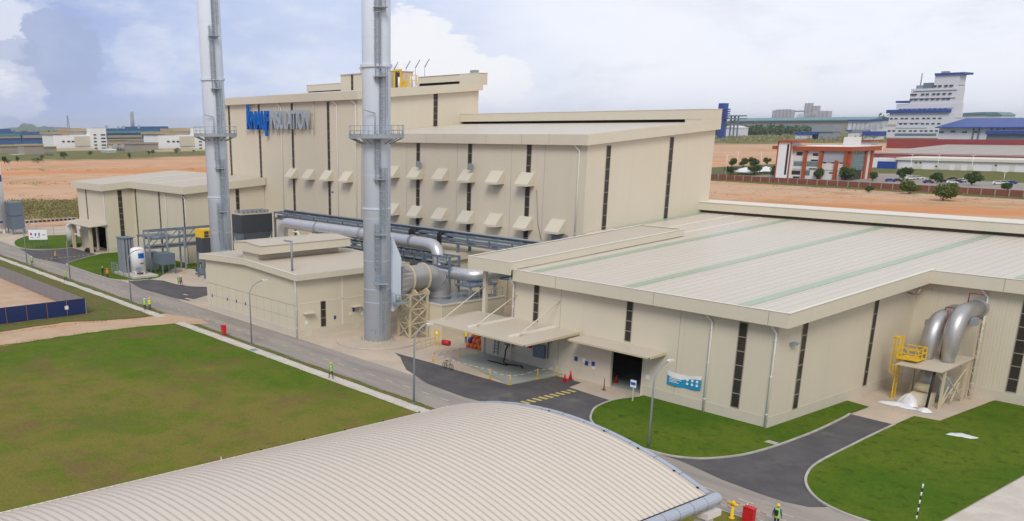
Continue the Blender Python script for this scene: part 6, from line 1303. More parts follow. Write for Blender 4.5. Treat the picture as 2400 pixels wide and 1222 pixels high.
for zx, w_ in ((866, .5), (1008, .6)): b = MB(); x = ox(zx); b.box(x-w_/2, x+w_/2, oy-2.7, oy-2.401, 0, oz(535, 900)); b.build('orange_strip', 'orange_paint', TW)
b = MB(); x0_, x1_ = ox(962), ox(985); b.box(x0_, x1_, oy-2.44, oy-2.401, 1.5, oz(555, 960)); b.build('slit_window', 'pane', TW)
for zx in (1150, 1325, 1500, 1600): b = MB(); x = ox(zx); hh = zt if zx != 1500 else oz(735, 1500); b.box(x-.7, x+.7, oy-1.1, oy-.003, 0, hh); b.build('column', 'orange_paint', OF)
b = MB(); b.box(ox(1350), ox(1585), oy-.4, oy-.002, oz(755, 1450), zt); b.build('grey_panel', 'grey_render', OF)
for (a0, a1, t0, t1, m_) in ((1045, 1110, 640, 680, 'pane'), (1225, 1285, 655, 685, 'pane'), (1025, 1125, 750, 795, 'glass'), (1170, 1310, 750, 800, 'glass'), (1015, 1110, 845, 890, 'pane'), (1160, 1215, 845, 900, 'glass'), (1210, 1290, 725, 745, 'pane'), (1200, 1285, 820, 838, 'pane'), (1345, 1380, 755, 768, 'pane'), (1440, 1485, 755, 768, 'pane'), (1530, 1590, 758, 770, 'pane'), (1425, 1485, 865, 880, 'pane'), (1035, 1110, 910, 930, 'pane')):
    b = MB(); b.box(ox(a0), ox(a1), oy-.06, oy-.003, oz(t1, a0), oz(t0, a0)); W_ = b.build('window', m_, OF)
for zz in (oz(745, 1150), oz(835, 1150)): b = MB(); b.box(ox(1020), ox(1590), oy-.12, oy-.07, zz-.15, zz+.15); b.build('floor_band', 'grey_render', OF)
def sy(zx): return float(onX(1640+zx/4.7, 400, xR)[1])
b = MB(); b.box(xR+.003, xR+.3, sy(1640), sy(1795), 4.2, zt); GL = b.build('glass_wall', 'glass', OF); b = MB()
for k in range(5): y = sy(1640)+(sy(1795)-sy(1640))*k/4; b.box(xR+.301, xR+.4, y-.1, y+.1, 4.2, zt)
for k in range(1, 4): z = 4.2+(zt-4.2)*k/4; b.box(xR+.301, xR+.39, sy(1640), sy(1795), z-.08, z+.08)
b.build('glazing_bars', 'steel_light', GL)
b = MB(); b.box(xR+.003, xR+.2, sy(1650), sy(1780), 0, 4.1); b.build('entrance', 'pane', OF)
for zx in (1630, 1800, 1865): b = MB(); y = sy(zx); b.box(xR+.003, xR+.8, y-.8, y+.8, 0, zt); b.build('column', 'orange_paint', OF)
oX = lambda zx, Y: float(onY(1640+zx/4.7, 400, Y)[0]); oZ = lambda zx, zy, Y: float(onY(1640+zx/4.7, 220+zy/4.7, Y)[2])
b = MB(); b.box(oX(1540, 440), oX(1650, 440), 440, 447, zb, oZ(1600, 478, 440)); WT_ = b.build('roof_tank', 'offwhite', OF); b = MB(); b.box(oX(1660, 466), oX(1835, 466), 466, 474, zb, oZ(1740, 525, 466)); b.build('penthouse', 'white', OF); b = MB(); b.box(oX(1650, 465), oX(1865, 465), 465, 475, oZ(1740, 525, 466), oZ(1740, 508, 466)); b.build('penthouse_roof', 'orange_paint', OF)
b = MB(); b.box(-236, -214, 402, 404, 0, 1.0) ; solo(b, 'planter', 'offwhite', (-225, 403, 0), 'low pale planter wall before the orange office', 'planter')
for q, l in (((440, 835), 'left white tent beside the orange office'), ((580, 828), 'right white tent beside the orange office')):
    p = z7(*q); T = thing('tent', l, 'tent', (p[0], p[1], 0), 'white tents'); b = MB(); s = 6.2
    b.add([(p[0]-s, p[1]-s, 1.2), (p[0]+s, p[1]-s, 1.2), (p[0]+s, p[1]+s, 1.2), (p[0]-s, p[1]+s, 1.2), (p[0], p[1], 3.4)], [(0, 1, 4), (1, 2, 4), (2, 3, 4), (3, 0, 4), (3, 2, 1, 0)]); b.build('tent_roof', 'plastic', T)
    for i, j in ((-1, -1), (1, -1), (1, 1), (-1, 1)): b = MB(); b.bar((p[0]+i*(s-.2), p[1]+j*(s-.2), 0), (p[0]+i*(s-.2), p[1]+j*(s-.2), 1.2), .15); b.build('tent_pole', 'steel_light', T)
CT = thing('court_fence', 'grey green tennis court fence beside the cream hall', 'fence', (-300, 470, 0)); b = MB(); p = z7(195, 835); p2 = z7(300, 838)
for k in range(9): q = p+(p2-p)*k/8; b.bar((q[0], q[1], 0), (q[0], q[1], 2.6), .12)
for zz in (.4, 1.5, 2.6): b.bar((p[0], p[1], zz), (p2[0], p2[1], zz), .1)
b.build('fence_frame', 'steel', CT)
# red roofed warehouse
M['maroon'] = plain('maroon_sheet', (.27, .055, .055), .55, var=.08); M['grey_roof'] = ribbed('warm_grey_roof', (.40, .355, .32), (1, 0, 0), 14.0, .2, .2, 14.0, 1.0, .06, .6, linek=.0)
def wy(zy, Y, zx=900): return float(onY(2000+zx/3.7025, 150+zy/3.7025, Y)[2])
def wx(zx, Y): return float(onY(2000+zx/3.7025, 340, Y)[0])
WH = thing('warehouse', 'wide warehouse with maroon bands and sloping grey roof', 'warehouse', (-170, 620, 0)); xa = wx(160, 585); xb = -20
b = MB(); b.box(xa, xb, 585, 700, 0, wy(808, 585)); b.build('wall', 'offwhite', WH)
b = MB(); b.box(xa-1, xb, 584, 584.9, wy(812, 584), wy(785, 584)); b.build('fascia', 'maroon', WH)
z0_, z1_ = wy(788, 585), wy(700, 690); b = MB(); b.prism([(583.9, z0_), (690, z1_), (690, z1_-.4), (583.9, z0_-.4)], 'X', xa-1, xb); WR = b.build('roof', 'grey_roof', WH)
for k in range(11):
    b = MB(); x = xa+9+k*15.5; b.add([(x, 585, z0_+.06), (x+.7, 585, z0_+.06), (x+.7, 689, z1_+.06), (x, 689, z1_+.06)], [(0, 1, 2, 3)]); b.add([(x, 585, z0_+.02), (x+.7, 585, z0_+.02), (x+.7, 689, z1_+.02), (x, 689, z1_+.02)], [(3, 2, 1, 0)]); b.build('roof_rib', 'trim', WR)
b = MB(); b.box(wx(290, 691), xb, 690.5, 692.5, z1_-3, wy(655, 691)); b.build('parapet', 'maroon', WH)
LW = MB(); ly = 556; LW.box(wx(410, ly), xb, ly, 583, 0, wy(845, ly)); WW = LW.build('front_wing', 'white', WH); b = MB(); b.box(wx(405, ly)-.5, xb, ly-1.2, 583, wy(845, ly), wy(822, ly)); b.build('wing_roof', 'trim_light', WW)
for k, (a0, a1) in enumerate(((545, 632), (735, 805), (810, 870), (915, 975), (1025, 1080), (1240, 1290), (1395, 1445))): b = MB(); b.box(wx(a0, ly), wx(a1, ly), ly-.15, ly-.003, .2, wy(858, ly)); b.build('grey_bay', 'offwhite', WW)
for a0, t0 in ((560, 860), (600, 860), (745, 888), (1262, 866)): b = MB(); b.box(wx(a0, ly), wx(a0+18, ly), ly-.2, ly-.151, wy(t0+14, ly), wy(t0, ly)); b.build('window', 'pane', WW)
b = MB(); b.box(wx(165, 560), wx(300, 560), 560, 583, 0, wy(835, 560)); b.build('side_wing', 'white', WH); b = MB(); b.box(wx(240, 552), wx(400, 552), 551, 553, 0, wy(862, 552)); solo(b, 'lorry_trailer', 'bluepaint', (-240, 552, 0), 'dark blue trailer parked before the maroon warehouse', 'trailer'); b = MB(); b.box(wx(205, 570), wx(405, 570), 572, 583.8, wy(855, 572), wy(815, 572)); b.build('side_band', 'maroon', WH)
# parked cars
def car(p, ang, col, label, m_=None):
    C_ = thing('parked_car', label, 'car', (0, 0, 0), 'cars in the far car park'); key = 'paint_'+col; cols = {'white': (.75, .76, .78), 'silver': (.5, .51, .53), 'blue': (.02, .05, .33), 'dark': (.035, .035, .045), 'navy': (.03, .045, .12)}
    if key not in M: M[key] = plain(key, cols[col], .25, var=.04, spec=.6)
    b = MB(); pr = [(-2.1, .35), (2.1, .35), (2.15, .7), (1.1, .92), (.45, 1.4), (-1.2, 1.42), (-1.95, .98), (-2.15, .85)]; b.prism(pr, 'Y', -.82, .82); B_ = b.build('body', key, C_)
    b = MB(); b.prism([(1.02, .94), (.43, 1.34), (-1.15, 1.36), (-1.75, .98)], 'Y', -.835, .835); b.build('side_window', 'pane', C_); b = MB(); b.add([(1.12, -.7, .93), (1.12, .7, .93), (.48, .7, 1.385), (.48, -.7, 1.385)], [(0, 1, 2, 3)]); b.build('windscreen', 'pane', C_)
    for x in (-1.3, 1.3):
        for s in (-1, 1): b = MB(); b.tube([(x, s*.62, .32), (x, s*.86, .32)], .32, 14); b.build('wheel', 'black', C_)
    C_.location = (p[0], p[1], .03); C_.rotation_euler = (0, 0, ang)
cs = [((318, 1024), 'blue', 'blue car at the left end of the car park'), ((385, 1024), 'dark', 'dark car next to the blue one'), ((494, 1004), 'white', 'white car, first of the back row by the lamp'), ((528, 1003), 'silver', 'silver car in the middle of the white back row'), ((572, 1001), 'white', 'white car, last of the back row'), ((650, 1036), 'navy', 'dark blue car left of the middle tree'), ((795, 1033), 'dark', 'black car right of the middle tree'), ((855, 1040), 'white', 'white car at the front of the middle cluster'), ((905, 1033), 'navy', 'dark blue car in the middle cluster'), ((940, 1028), 'silver', 'silver car at the back of the middle cluster'), ((978, 1024), 'white', 'white car beside the right hand tree'), ((860, 1010), 'dark', 'dark car at the back left of the middle cluster'), ((1255, 1048), 'white', 'white car, front one of the right hand pair group'), ((1305, 1046), 'silver', 'silver car between the white and the blue one at right'), ((1372, 1043), 'blue', 'light blue car at the right end')]
for i, (q, c_, l) in enumerate(cs): car(zr(*q), R(28+(i % 3)*5), c_, l)
for q, zt_, l in (((485, 965), 785, 'tall lamp pole behind the white cars'), ((725, 925), 790, 'tall lamp pole before the warehouse wing'), ((1015, 968), 797, 'tall lamp pole with double head before the warehouse'), ((1305, 1010), 940, 'short lamp pole behind the right hand cars'), ((240, 830), 725, 'lamp pole right of the office before the maroon band')):
    p = zr(*q); h = float(onY(2000+q[0]/3.7025, 150+zt_/3.7025, p[1])[2]); T = thing('lamp_pole', l, 'lamp', (p[0], p[1], 0), 'lamp poles in the far car park'); b = MB(); b.tube([(p[0], p[1], 0), (p[0], p[1], h)], [.16, .1], 8); b.build('pole', 'white', T); b = MB(); b.box(p[0]-1.0, p[0]+1.0, p[1]-.2, p[1]+.2, h, h+.2); b.build('lamp_head', 'white', T)
for q, zt_, l in (((300, 842), 700, 'thin lamp pole beside the court fence'), ((378, 815), 680, 'thin lamp pole between the left trees'), ((545, 790), 680, 'thin lamp pole left of the office')):
    p = z7(*q); h = float(onY(1600+q[0]/3, 130+zt_/3, p[1])[2]); T = thing('lamp_pole', l, 'lamp', (p[0], p[1], 0), 'lamp poles by the office'); b = MB(); b.tube([(p[0], p[1], 0), (p[0], p[1], h)], [.15, .09], 8); b.build('pole', 'white', T); b = MB(); b.box(p[0]-.6, p[0]+.6, p[1]-.2, p[1]+.2, h, h+.18); b.build('lamp_head', 'white', T)
# white mill tower with blue roofs
M['blue_roof'] = plain('bright_blue_roof', (.016, .06, .30), .5, var=.08); M['pale_wall'] = plain('pale_blue_white_wall', (.66, .67, .73), .6, var=.04)
MT = thing('mill_tower', 'tall stepped white mill tower with blue roof edges and rows of small windows', 'tower', (-720, 1660, 0)); TY = 1640.0
def tx(zx, zy=480): return float(onY(2000+zx/3.7025, 150+zy/3.7025, TY)[0])
def tz_(zy, zx=600): return float(onY(2000+zx/3.7025, 150+zy/3.7025, TY)[2])
def block(x0, x1, zy, y0=TY, dep=30, mat='pale_wall', nm='tower_block'): b = MB(); b.box(x0, x1, y0, y0+dep, 0, zy); return b.build(nm, mat, MT)
xs0 = tx(290, 600); xs1 = tx(850, 600)
block(xs0, xs1, tz_(425)); block(tx(352), xs1-1, tz_(345), TY+2, 27); block(tx(455), xs1-2, tz_(215), TY+3, 25); block(tx(640), xs1-3, tz_(105), TY+4, 23)
for a0, a1, zz, yy in ((285, 835, 425, TY-4), (345, 462, 335, TY), (640, 925, 105, TY+1)):
    b = MB(); b.box(tx(a0), tx(a1) if a1 < 900 else xs1+3, yy, yy+35, tz_(zz), tz_(zz-30 if a1 == 835 else zz-18)); b.build('roof_edge', 'blue_roof', MT)
for zz, lst in ((580, (300, 340, 392, 430, 485, 525, 578, 618, 665, 710, 780)), (518, (400, 440, 495, 535, 590, 632, 680, 730)), (472, (320, 360, 412, 450, 505, 545, 600, 640, 690, 738)), (395, (390, 430, 470, 512, 560, 600, 645, 690, 735, 780)), (305, (485, 525, 575, 620, 670, 715, 765, 805)), (262, (490, 520, 585, 625, 680, 720, 770, 820)), (194, (690, 732, 785, 830))):
    for zx in lst: b = MB(); x = tx(zx, zz); b.box(x, x+4.4, TY-.6 if zz > 425 else TY+1.2, TY+4.5, tz_(zz+8), tz_(zz-4)); b.build('window', 'pane', MT)
for zz in (232, 298, 385): b = MB(); b.box(tx(480 if zz < 350 else 385), tx(850), TY+1.4, TY+2.9, tz_(zz+3), tz_(zz-1)); b.build('ledge', 'grey_render', MT)
for zz, a0, a1 in ((510, 390, 600), (555, 380, 650)): b = MB(); b.box(tx(a0), tx(a1), TY-.7, TY-.003, tz_(zz+3), tz_(zz-1)); b.build('ledge', 'grey_render', MT)
b = MB(); b.box(tx(300), tx(380), TY-1, TY-.003, tz_(536), tz_(518)); b.build('yellow_ledge', 'cream_steel', MT)
for k in range(4):
    for zz in (194, 262, 308, 472): b = MB(); y = TY+6+k*6; b.box(xs1-3.9 if zz < 420 else xs1-.5, xs1-2.6 if zz < 420 else xs1+.2, y, y+2.2, tz_(zz+6), tz_(zz-3)); b.build('side_window', 'pane', MT)
b = MB(); b.box(tx(672), tx(725), TY+10, TY+20, tz_(100), tz_(70)); b.build('roof_plant', 'frame', MT); b = MB(); b.box(tx(540), tx(640), TY+8, TY+24, tz_(215), tz_(165)); b.build('roof_plant', 'steel', MT); b = MB(); b.box(tx(490), tx(545), TY+5, TY+30, tz_(214), tz_(185)); b.build('roof_plant', 'steel_light', MT); b = MB(); b.tube([(tx(538, 150), TY+20, tz_(200)), (tx(546, 100), TY+20, tz_(75))], .9, 6); b.build('mast', 'steel_light', MT)
BS = thing('factory_shed', 'long white shed with bright blue roof beside the mill tower', 'shed', (-560, 1500, 0)); TY = 1500.0
b = MB(); b.box(tx(760), tx(1900), TY, TY+90, 0, tz_(552, 1100)); b.build('wall', 'pale_wall', BS); b = MB(); b.prism([(TY-8, tz_(556, 1100)), (TY-8, tz_(548, 1100)), (TY+90, tz_(480, 1100)*1.06), (TY+90, tz_(552, 1100))], 'X', tx(742), tx(1900)); b.build('roof', 'blue_roof', BS)
for zx in (1062, 1110, 1215, 1270, 1325): b = MB(); x = tx(zx); b.box(x-1, x+1, TY-1, TY-.003, 0, tz_(556, 1100)); b.build('pilaster', 'steel', BS)
for zx, zz in ((785, 590), (885, 586), (985, 590), (1085, 588), (1290, 588)): b = MB(); x = tx(zx); b.box(x-3, x+3, TY-.8, TY-.003, tz_(zz+8), tz_(zz-4)); b.build('window', 'pane', BS)
b = MB(); b.box(tx(1340), tx(1700), TY-60, TY-10, tz_(640, 1400)*0, tz_(605, 1400)); P_ = b.build('porch', 'steel', BS); b = MB(); b.box(tx(1335), tx(1700), TY-64, TY-9, tz_(605, 1400), tz_(577, 1400)); b.build('porch_roof', 'blue_roof', P_)
b = MB(); b.box(tx(575), tx(880), TY-70, TY-50, tz_(622), tz_(600)); solo(b, 'entrance_canopy', 'steel', (-700, 1440, 0), 'blue grey canopy at the foot of the mill tower', 'canopy')
TY = 1900.0; HS = thing('teal_roof_hall', 'pale hall with teal hipped roof behind the blue roofed shed', 'hall', (-700, 1900, 0)); b = MB(); b.box(tx(935), tx(1280), TY, TY+60, 0, tz_(440, 1100)); b.build('wall', 'pale_wall', HS); M['teal'] = plain('teal_sheet', (.10, .235, .27), .5, var=.08)
b = MB(); b.prism([(tx(925), tz_(440, 1100)), (tx(1150), tz_(438, 1100)), (tx(1145), tz_(418, 1100)), (tx(960), tz_(424, 1100))], 'Y', TY-4, TY+64); b.prism([(tx(1152), tz_(446, 1200)), (tx(1292), tz_(445, 1200)), (tx(1235), tz_(420, 1200)), (tx(1155), tz_(424, 1200))], 'Y', TY-3, TY+60); b.build('roof', 'teal', HS)
# teal roofed conveyor shed and silos, far right middle
TY = 2300.0
def kx(zx, zy=300): return float(onY(1640+zx/4.7, 220+zy/4.7, TY)[0])
def kz(zy, zx=1000): return float(onY(1640+zx/4.7, 220+zy/4.7, TY)[2])
KS = thing('long_shed', 'very long grey shed with teal roof behind the far wood', 'shed', (-1200, 2300, 0)); b = MB(); b.box(kx(240), kx(1640), TY, TY+80, 0, kz(300)); b.build('wall', 'frame', KS); b = MB(); b.prism([(TY-6, kz(302)), (TY-6, kz(292)), (TY+80, kz(262)), (TY+80, kz(302))], 'X', kx(320), kx(1880)); b.build('roof', 'teal', KS); b = MB(); b.box(kx(400), kx(1230), TY-6, TY-.5, kz(385), kz(352)); b.build('lower_roof', 'teal', KS)
KW = thing('white_shed', 'white shed with blue eaves left of the mill tower', 'shed', (-900, 2200, 0)); TY = 2150.0; b = MB(); b.box(kx(1640), kx(2020), TY, TY+60, 0, kz(300, 1800)); b.build('wall', 'pale_wall', KW); b = MB(); b.box(kx(1635), kx(2030), TY-5, TY+62, kz(302, 1800), kz(285, 1800)); b.build('roof', 'blue_roof', KW); b = MB(); b.box(kx(1635), kx(1900), TY-6, TY-1, kz(410, 1800), kz(398, 1800)); b.build('band', 'blue_roof', KW)
for zx in (1690, 1735, 1780, 1830, 1880): b = MB(); x = kx(zx); b.box(x-1, x+1, TY-.8, TY-.003, kz(390, 1800), kz(320, 1800)); b.build('downpipe', 'frame', KW)
TY = 2700.0; M['silo'] = plain('grey_concrete_silo', (.30, .295, .33), .8, var=.1, scale=.02)
SA_ = thing('silo_block', 'wide grey block of concrete silos on the right horizon', 'silo', (-1300, 2700, 0))
for k in range(6): b = MB(); x = kx(815+k*39); b.cyl((x, TY), abs(kx(39)-kx(0))*.52, 0, kz(172 if 1 <= k <= 4 else 180), 14); b.build('silo', 'silo', SA_)
SB_ = thing('silo_tower', 'tall grey silo tower with lower silos at its right', 'silo', (-1150, 2700, 0))
for zx, zz, nm in ((1165, 110, 'silo'), (1200, 108, 'silo'), (1250, 140, 'silo'), (1282, 140, 'silo'), (1330, 196, 'silo'), (1375, 196, 'silo'), (1415, 198, 'silo')): b = MB(); b.cyl((kx(zx), TY), abs(kx(40)-kx(0))*.55, 0, kz(zz), 14); b.build(nm, 'silo', SB_)
b = MB(); b.bar((kx(1030), TY, kz(196)), (kx(1150), TY, kz(196)), 4); solo(b, 'conveyor_bridge', 'silo', (kx(1090), TY, kz(196)), 'thin grey conveyor bridge between the two silo groups', 'conveyor')
TY = 1500.0; BT_ = thing('blue_tower', 'dark blue tower with external stairs behind the middle hall', 'tower', (-1000, 1500, 0)); b = MB(); b.box(kx(190), kx(250), TY, TY+14, kz(150), kz(85)); b.box(kx(203), kx(245), TY+1, TY+13, 0, kz(150)); b.build('tower_body', 'bluepaint', BT_); b = MB()
for k in range(5): z = kz(270-k*26); b.box(kx(246), kx(284), TY, TY+12, z, z+2.2)
b.box(kx(276), kx(280), TY+5, TY+6, 0, kz(165)); b.build('stair_landings', 'blue_roof', BT_)
b = MB(); b.box(kx(302), kx(408), TY, TY+30, kz(242), kz(228)); b.box(kx(318), kx(412), TY, TY+30, kz(275), kz(262)); [b.box(kx(x), kx(x)+2, TY+4, TY+6, 0, kz(262)) for x in (320, 360, 400)]; [b.box(kx(x), kx(x)+2, TY+4, TY+6, kz(262), kz(242)) for x in (320, 360, 400)]; solo(b, 'blue_gantry', 'steel', (kx(350), TY, 0), 'low blue grey gantry right of the dark blue tower', 'gantry')
TY = 1750.0
b = MB(); b.box(kx(230), kx(420), TY, TY+40, 0, kz(372, 300)); b.prism([(kx(225), kz(372, 300)), (kx(425), kz(378, 300)), (kx(330), kz(352, 300))], 'Y', TY-2, TY+42); solo(b, 'pale_shed', 'pale_wall', (kx(300), TY, 0), 'pale gabled shed left of the far wood', 'shed')
TY = 1450.0
for a0, a1, z0_, z1_, m_, l in ((1075, 1325, 450, 420, 'blue_roof', 'low shed with bright blue roof before the far wood'), (1825, 1990, 462, 415, 'blue_roof', 'blue covered stack left of the mill tower'), (1260, 1490, 420, 345, 'steel_light', 'grey steel plant block above the blue roofed shed'), (1670, 1780, 480, 440, 'offwhite', 'pale low tanks before the white shed')):
    T = thing('plant_shed', l, 'shed', (kx(a0), TY, 0)); b = MB(); b.box(kx(a0), kx(a1), TY, TY+20, 0, kz(z0_, a0)); b.build('wall', 'pale_wall' if m_ == 'blue_roof' else m_, T); b = MB(); b.box(kx(a0)-1, kx(a1)+1, TY-2, TY+22, kz(z0_, a0), kz(z1_, a0)); b.build('roof', m_, T)

# ---------------------------------------------------------------- left background
def ly_(zx, zy, X): return float(onX(zx/4, 200+zy/4, X)[1])
def lz(zx, zy, X): return float(onX(zx/4, 200+zy/4, X)[2])
def lbox(mb, X, x0, x1, y0, y1, dep=30, base=None): mb.box(X-dep, X, ly_(x0, 500, X), ly_(x1, 500, X), 0 if base is None else lz(x0, y1, X), lz(x0, y0, X)); return mb
M['blue_sheet'] = plain('mid_blue_sheet', (.045, .115, .29), .5, var=.08); M['tan_roof'] = plain('tan_roof', (.42, .33, .20), .7, var=.1)
BF = thing('blue_factory', 'very long blue factory with pale window bands on the left horizon', 'factory', (-1600, 600, 0)); X_ = -1600
b = MB(); lbox(b, X_, -60, 200, 465, 0, 60); lbox(b, X_, 205, 410, 440, 0, 62); lbox(b, X_, 412, 1000, 455, 0, 60); lbox(b, X_-3, 860, 1500, 410, 0, 58); b.build('wall', 'blue_sheet', BF)
b = MB(); lbox(b, X_-70, 1250, 1585, 388, 0, 50); lbox(b, X_-90, -60, 110, 412, 0, 50); b.build('upper_hall', 'blue_sheet', BF)
for a0, a1, t0, t1 in ((-60, 195, 480, 500), (215, 405, 470, 498), (420, 495, 485, 500), (1010, 1335, 470, 495), (1360, 1480, 470, 495)): b = MB(); lbox(b, X_+2.0, a0, a1, t0, t1, 1.5, 1); b.build('pale_band', 'frame', BF)
for a0, a1, t0, t1 in ((-60, 195, 458, 478), (1000, 1500, 430, 452), (412, 498, 460, 480)): b = MB(); lbox(b, X_+2.5, a0, a1, t0, t1, 2.2, 1); b.build('roof_strip', 'teal', BF)
for zx, t0 in ((1040, 375), (1150, 385), (1200, 380), (1345, 375)): b = MB(); y = ly_(zx, 400, X_); b.cyl((X_-20, y), 2.2, 0, lz(zx, t0, X_-20), 10); b.build('roof_stack', 'steel_light', BF)
def works(X, ox_, lab, full=True):
    T = thing('white_works', lab, 'works', (X, ly_(ox_+700, 600, X), 0)); b = MB(); lbox(b, X, ox_+500, ox_+870, 470, 0, 40); b.build('wall', 'white', T)
    b = MB(); lbox(b, X+8, ox_+865, ox_+1000, 405, 0, 30); TW_ = b.build('stair_tower', 'white', T)
    b = MB(); lbox(b, X-12, ox_+650, ox_+868, 440, 0, 24); b.build('upper_storey', 'offwhite', T)
    b = MB(); lbox(b, X-8, ox_+640, ox_+868, 408, 436, 34, 1); b.build('roof', 'tan_roof', T); b = MB(); lbox(b, X+1, ox_+490, ox_+655, 440, 462, 44, 1); b.build('lower_roof', 'tan_roof', T)
    for k, zx in enumerate((580, 630, 670, 715, 745, 790, 840)): b = MB(); lbox(b, X+.6, ox_+zx, ox_+zx+24, 522, 534, .5, 1); b.build('window', 'pane', T)
    for zz in (460, 492, 524, 556, 586):
        b = MB(); lbox(b, X+8.6, ox_+880, ox_+905, zz, zz+10, .5, 1); b.build('tower_window', 'pane', TW_); b = MB(); lbox(b, X+8.6, ox_+948, ox_+990, zz, zz+10, .5, 1); b.build('tower_window', 'pane', TW_)
    b = MB(); lbox(b, X+1.2, ox_+700, ox_+865, 480, 572, 1, 1); b.build('beige_panel', 'plinth', T)
    b = MB(); y0_, y1_ = ly_(ox_+380, 600, X+40), ly_(ox_+905, 600, X+40); b.prism([(X+70, lz(ox_+600, 622, X+70)), (X+8, lz(ox_+600, 590, X+8)), (X+8, lz(ox_+600, 596, X+8)), (X+70, lz(ox_+600, 630, X+70))], 'Y', y0_, y1_); b.build('canopy', 'tan_roof', T)
    b = MB(); b.box(X+10, X+12, y0_+3, y1_-3, 0, lz(ox_+600, 632, X+12)); b.build('painted_shade_panel', 'frame', T)  # brown panel painted in for the shade beneath the canopy
    for k in range(6): b = MB(); y = y0_+(y1_-y0_)*k/5; b.box(X+66, X+68, y-.8, y+.8, 0, lz(ox_+600, 630, X+68)); b.build('canopy_post', 'steel', T)
    return T
works(-1130, 0, 'white works with square stair tower, left of the two'); W2 = works(-1000, 985, 'white works with square stair tower beside the chimney, right of the two')
MS = thing('radio_mast', 'thin lattice radio mast on the left horizon', 'mast', (-1300, 480, 0)); b = MB(); X = -1300; y = ly_(642, 400, X); h = lz(642, 285, X)
for s in (-1, 1): b.bar((X, y+s*3.2, 0), (X, y+s*.4, h), .7)
for k in range(12): z = h*k/12; b.bar((X, y-3.2*(1-k/12)-.3, z), (X, y+3.2*(1-(k+1)/12)+.3, h*(k+1)/12), .45)
b.build('mast_lattice', 'steel_light', MS)
FC_ = thing('far_chimneys', 'pair of pale blue grey chimneys far behind the blue factory', 'chimney', (-3000, 900, 0)); X = -3000
for zx, t0 in ((1238, 255), (1252, 247)): b = MB(); b.cyl((X, ly_(zx, 400, X)), 4.5, 0, lz(zx, t0, X), 14, 0, 3.5); b.build('shaft', 'steel_light', FC_)
for zx, w_, t0, l in ((40, 62, 570, 'grey round silo at the far left edge'), (165, 75, 565, 'second grey round silo from the left edge'), (1085, 60, 560, 'grey round silo right of the first white works'), (1155, 60, 562, 'second grey silo right of the first white works'), (1215, 52, 566, 'third grey silo right of the first white works')):
    X = -1040; y = ly_(zx, 600, X); r_ = abs(ly_(zx+w_/2, 600, X)-ly_(zx-w_/2, 600, X))/2; T = thing('round_silo', l, 'silo', (X, y, 0), 'grey round silos at the left works'); b = MB(); z = lz(zx, t0, X); b.cyl((X, y), r_, 0, z, 18); b.build('shell', 'silo', T); b = MB(); b.tube([(X, y, z), (X, y, z+r_*.25)], [r_*1.03, r_*.1], 18); b.build('cap', 'tan_roof', T)
for a0, a1, t0, l, m_ in ((215, 400, 556, 'low tan roofed shed left of the white works', 'tan_roof'), (1230, 1480, 540, 'low pale shed between the two white works', 'frame'), (110, 300, 690, 'low white wall before the silos', 'white'), (1000, 1080, 600, 'small white hut by the first white works', 'white')):
    X = -960; T = thing('low_shed', l, 'shed', (X, ly_(a0, 600, X), 0)); b = MB(); lbox(b, X, a0, a1, t0+14, 0, 20); b.build('wall', 'offwhite' if m_ == 'white' else 'frame', T); b = MB(); lbox(b, X+1, a0-4, a1+4, t0, t0+14, 24, 1); b.build('roof', m_, T)
X = -900; b = MB(); lbox(b, X, 425, 485, 650, 0, 4); solo(b, 'lorry', M.setdefault('green_paint', plain('green_paint', (.03, .16, .09), .5)), (X, ly_(450, 600, X), 0), 'small green lorry by the white works', 'lorry')
# drain wall with dark weep holes beyond the lawn island
DW = thing('drain_wall', 'low pale drain wall with dark weep holes beyond the site', 'wall', (-275, 92, 0)); q0, q1 = r2(235, 503), r2(720, 470); b = MB(); b.bar((q0[0], q0[1], .35), (q1[0], q1[1], .35), .5, .7); b.build('wall', 'kerb', DW)
for k in range(12): q = q0+(q1-q0)*(k+.5)/12; b = MB(); b.box(q[0]+.2, q[0]+.4, q[1]-.35, q[1]+.35, .1, .5); b.build('weep_hole', 'dark', DW)

# clutter of the left works: sheds, pipe bands and tan roofs between the white blocks
for a0, a1, t0, tb, X, l, m_, w__ in ((-20, 215, 566, 640, -1015, 'tan roofed shed over the round silos at far left', 'tan_roof', 'frame'), (400, 520, 575, 640, -1010, 'small brown shed left of the first white works', 'tan_roof', 'frame'), (1015, 1240, 545, 600, -1120, 'brown plant block behind the grey silos', 'tan_roof', 'plinth'), (1240, 1500, 520, 600, -1180, 'grey brown plant block left of the second white works', 'frame', 'frame'), (1015, 1500, 508, 540, -1300, 'long tan plant band before the blue factory', 'tan_roof', 'frame')):
    T = thing('works_shed', l, 'shed', (X, ly_(a0, 600, X), 0)); b = MB(); lbox(b, X, a0, a1, t0+10, 0, 14); b.build('wall', w__, T); b = MB(); lbox(b, X+1, a0-3, a1+3, t0, t0+10, 17, 1); b.build('roof', m_, T)
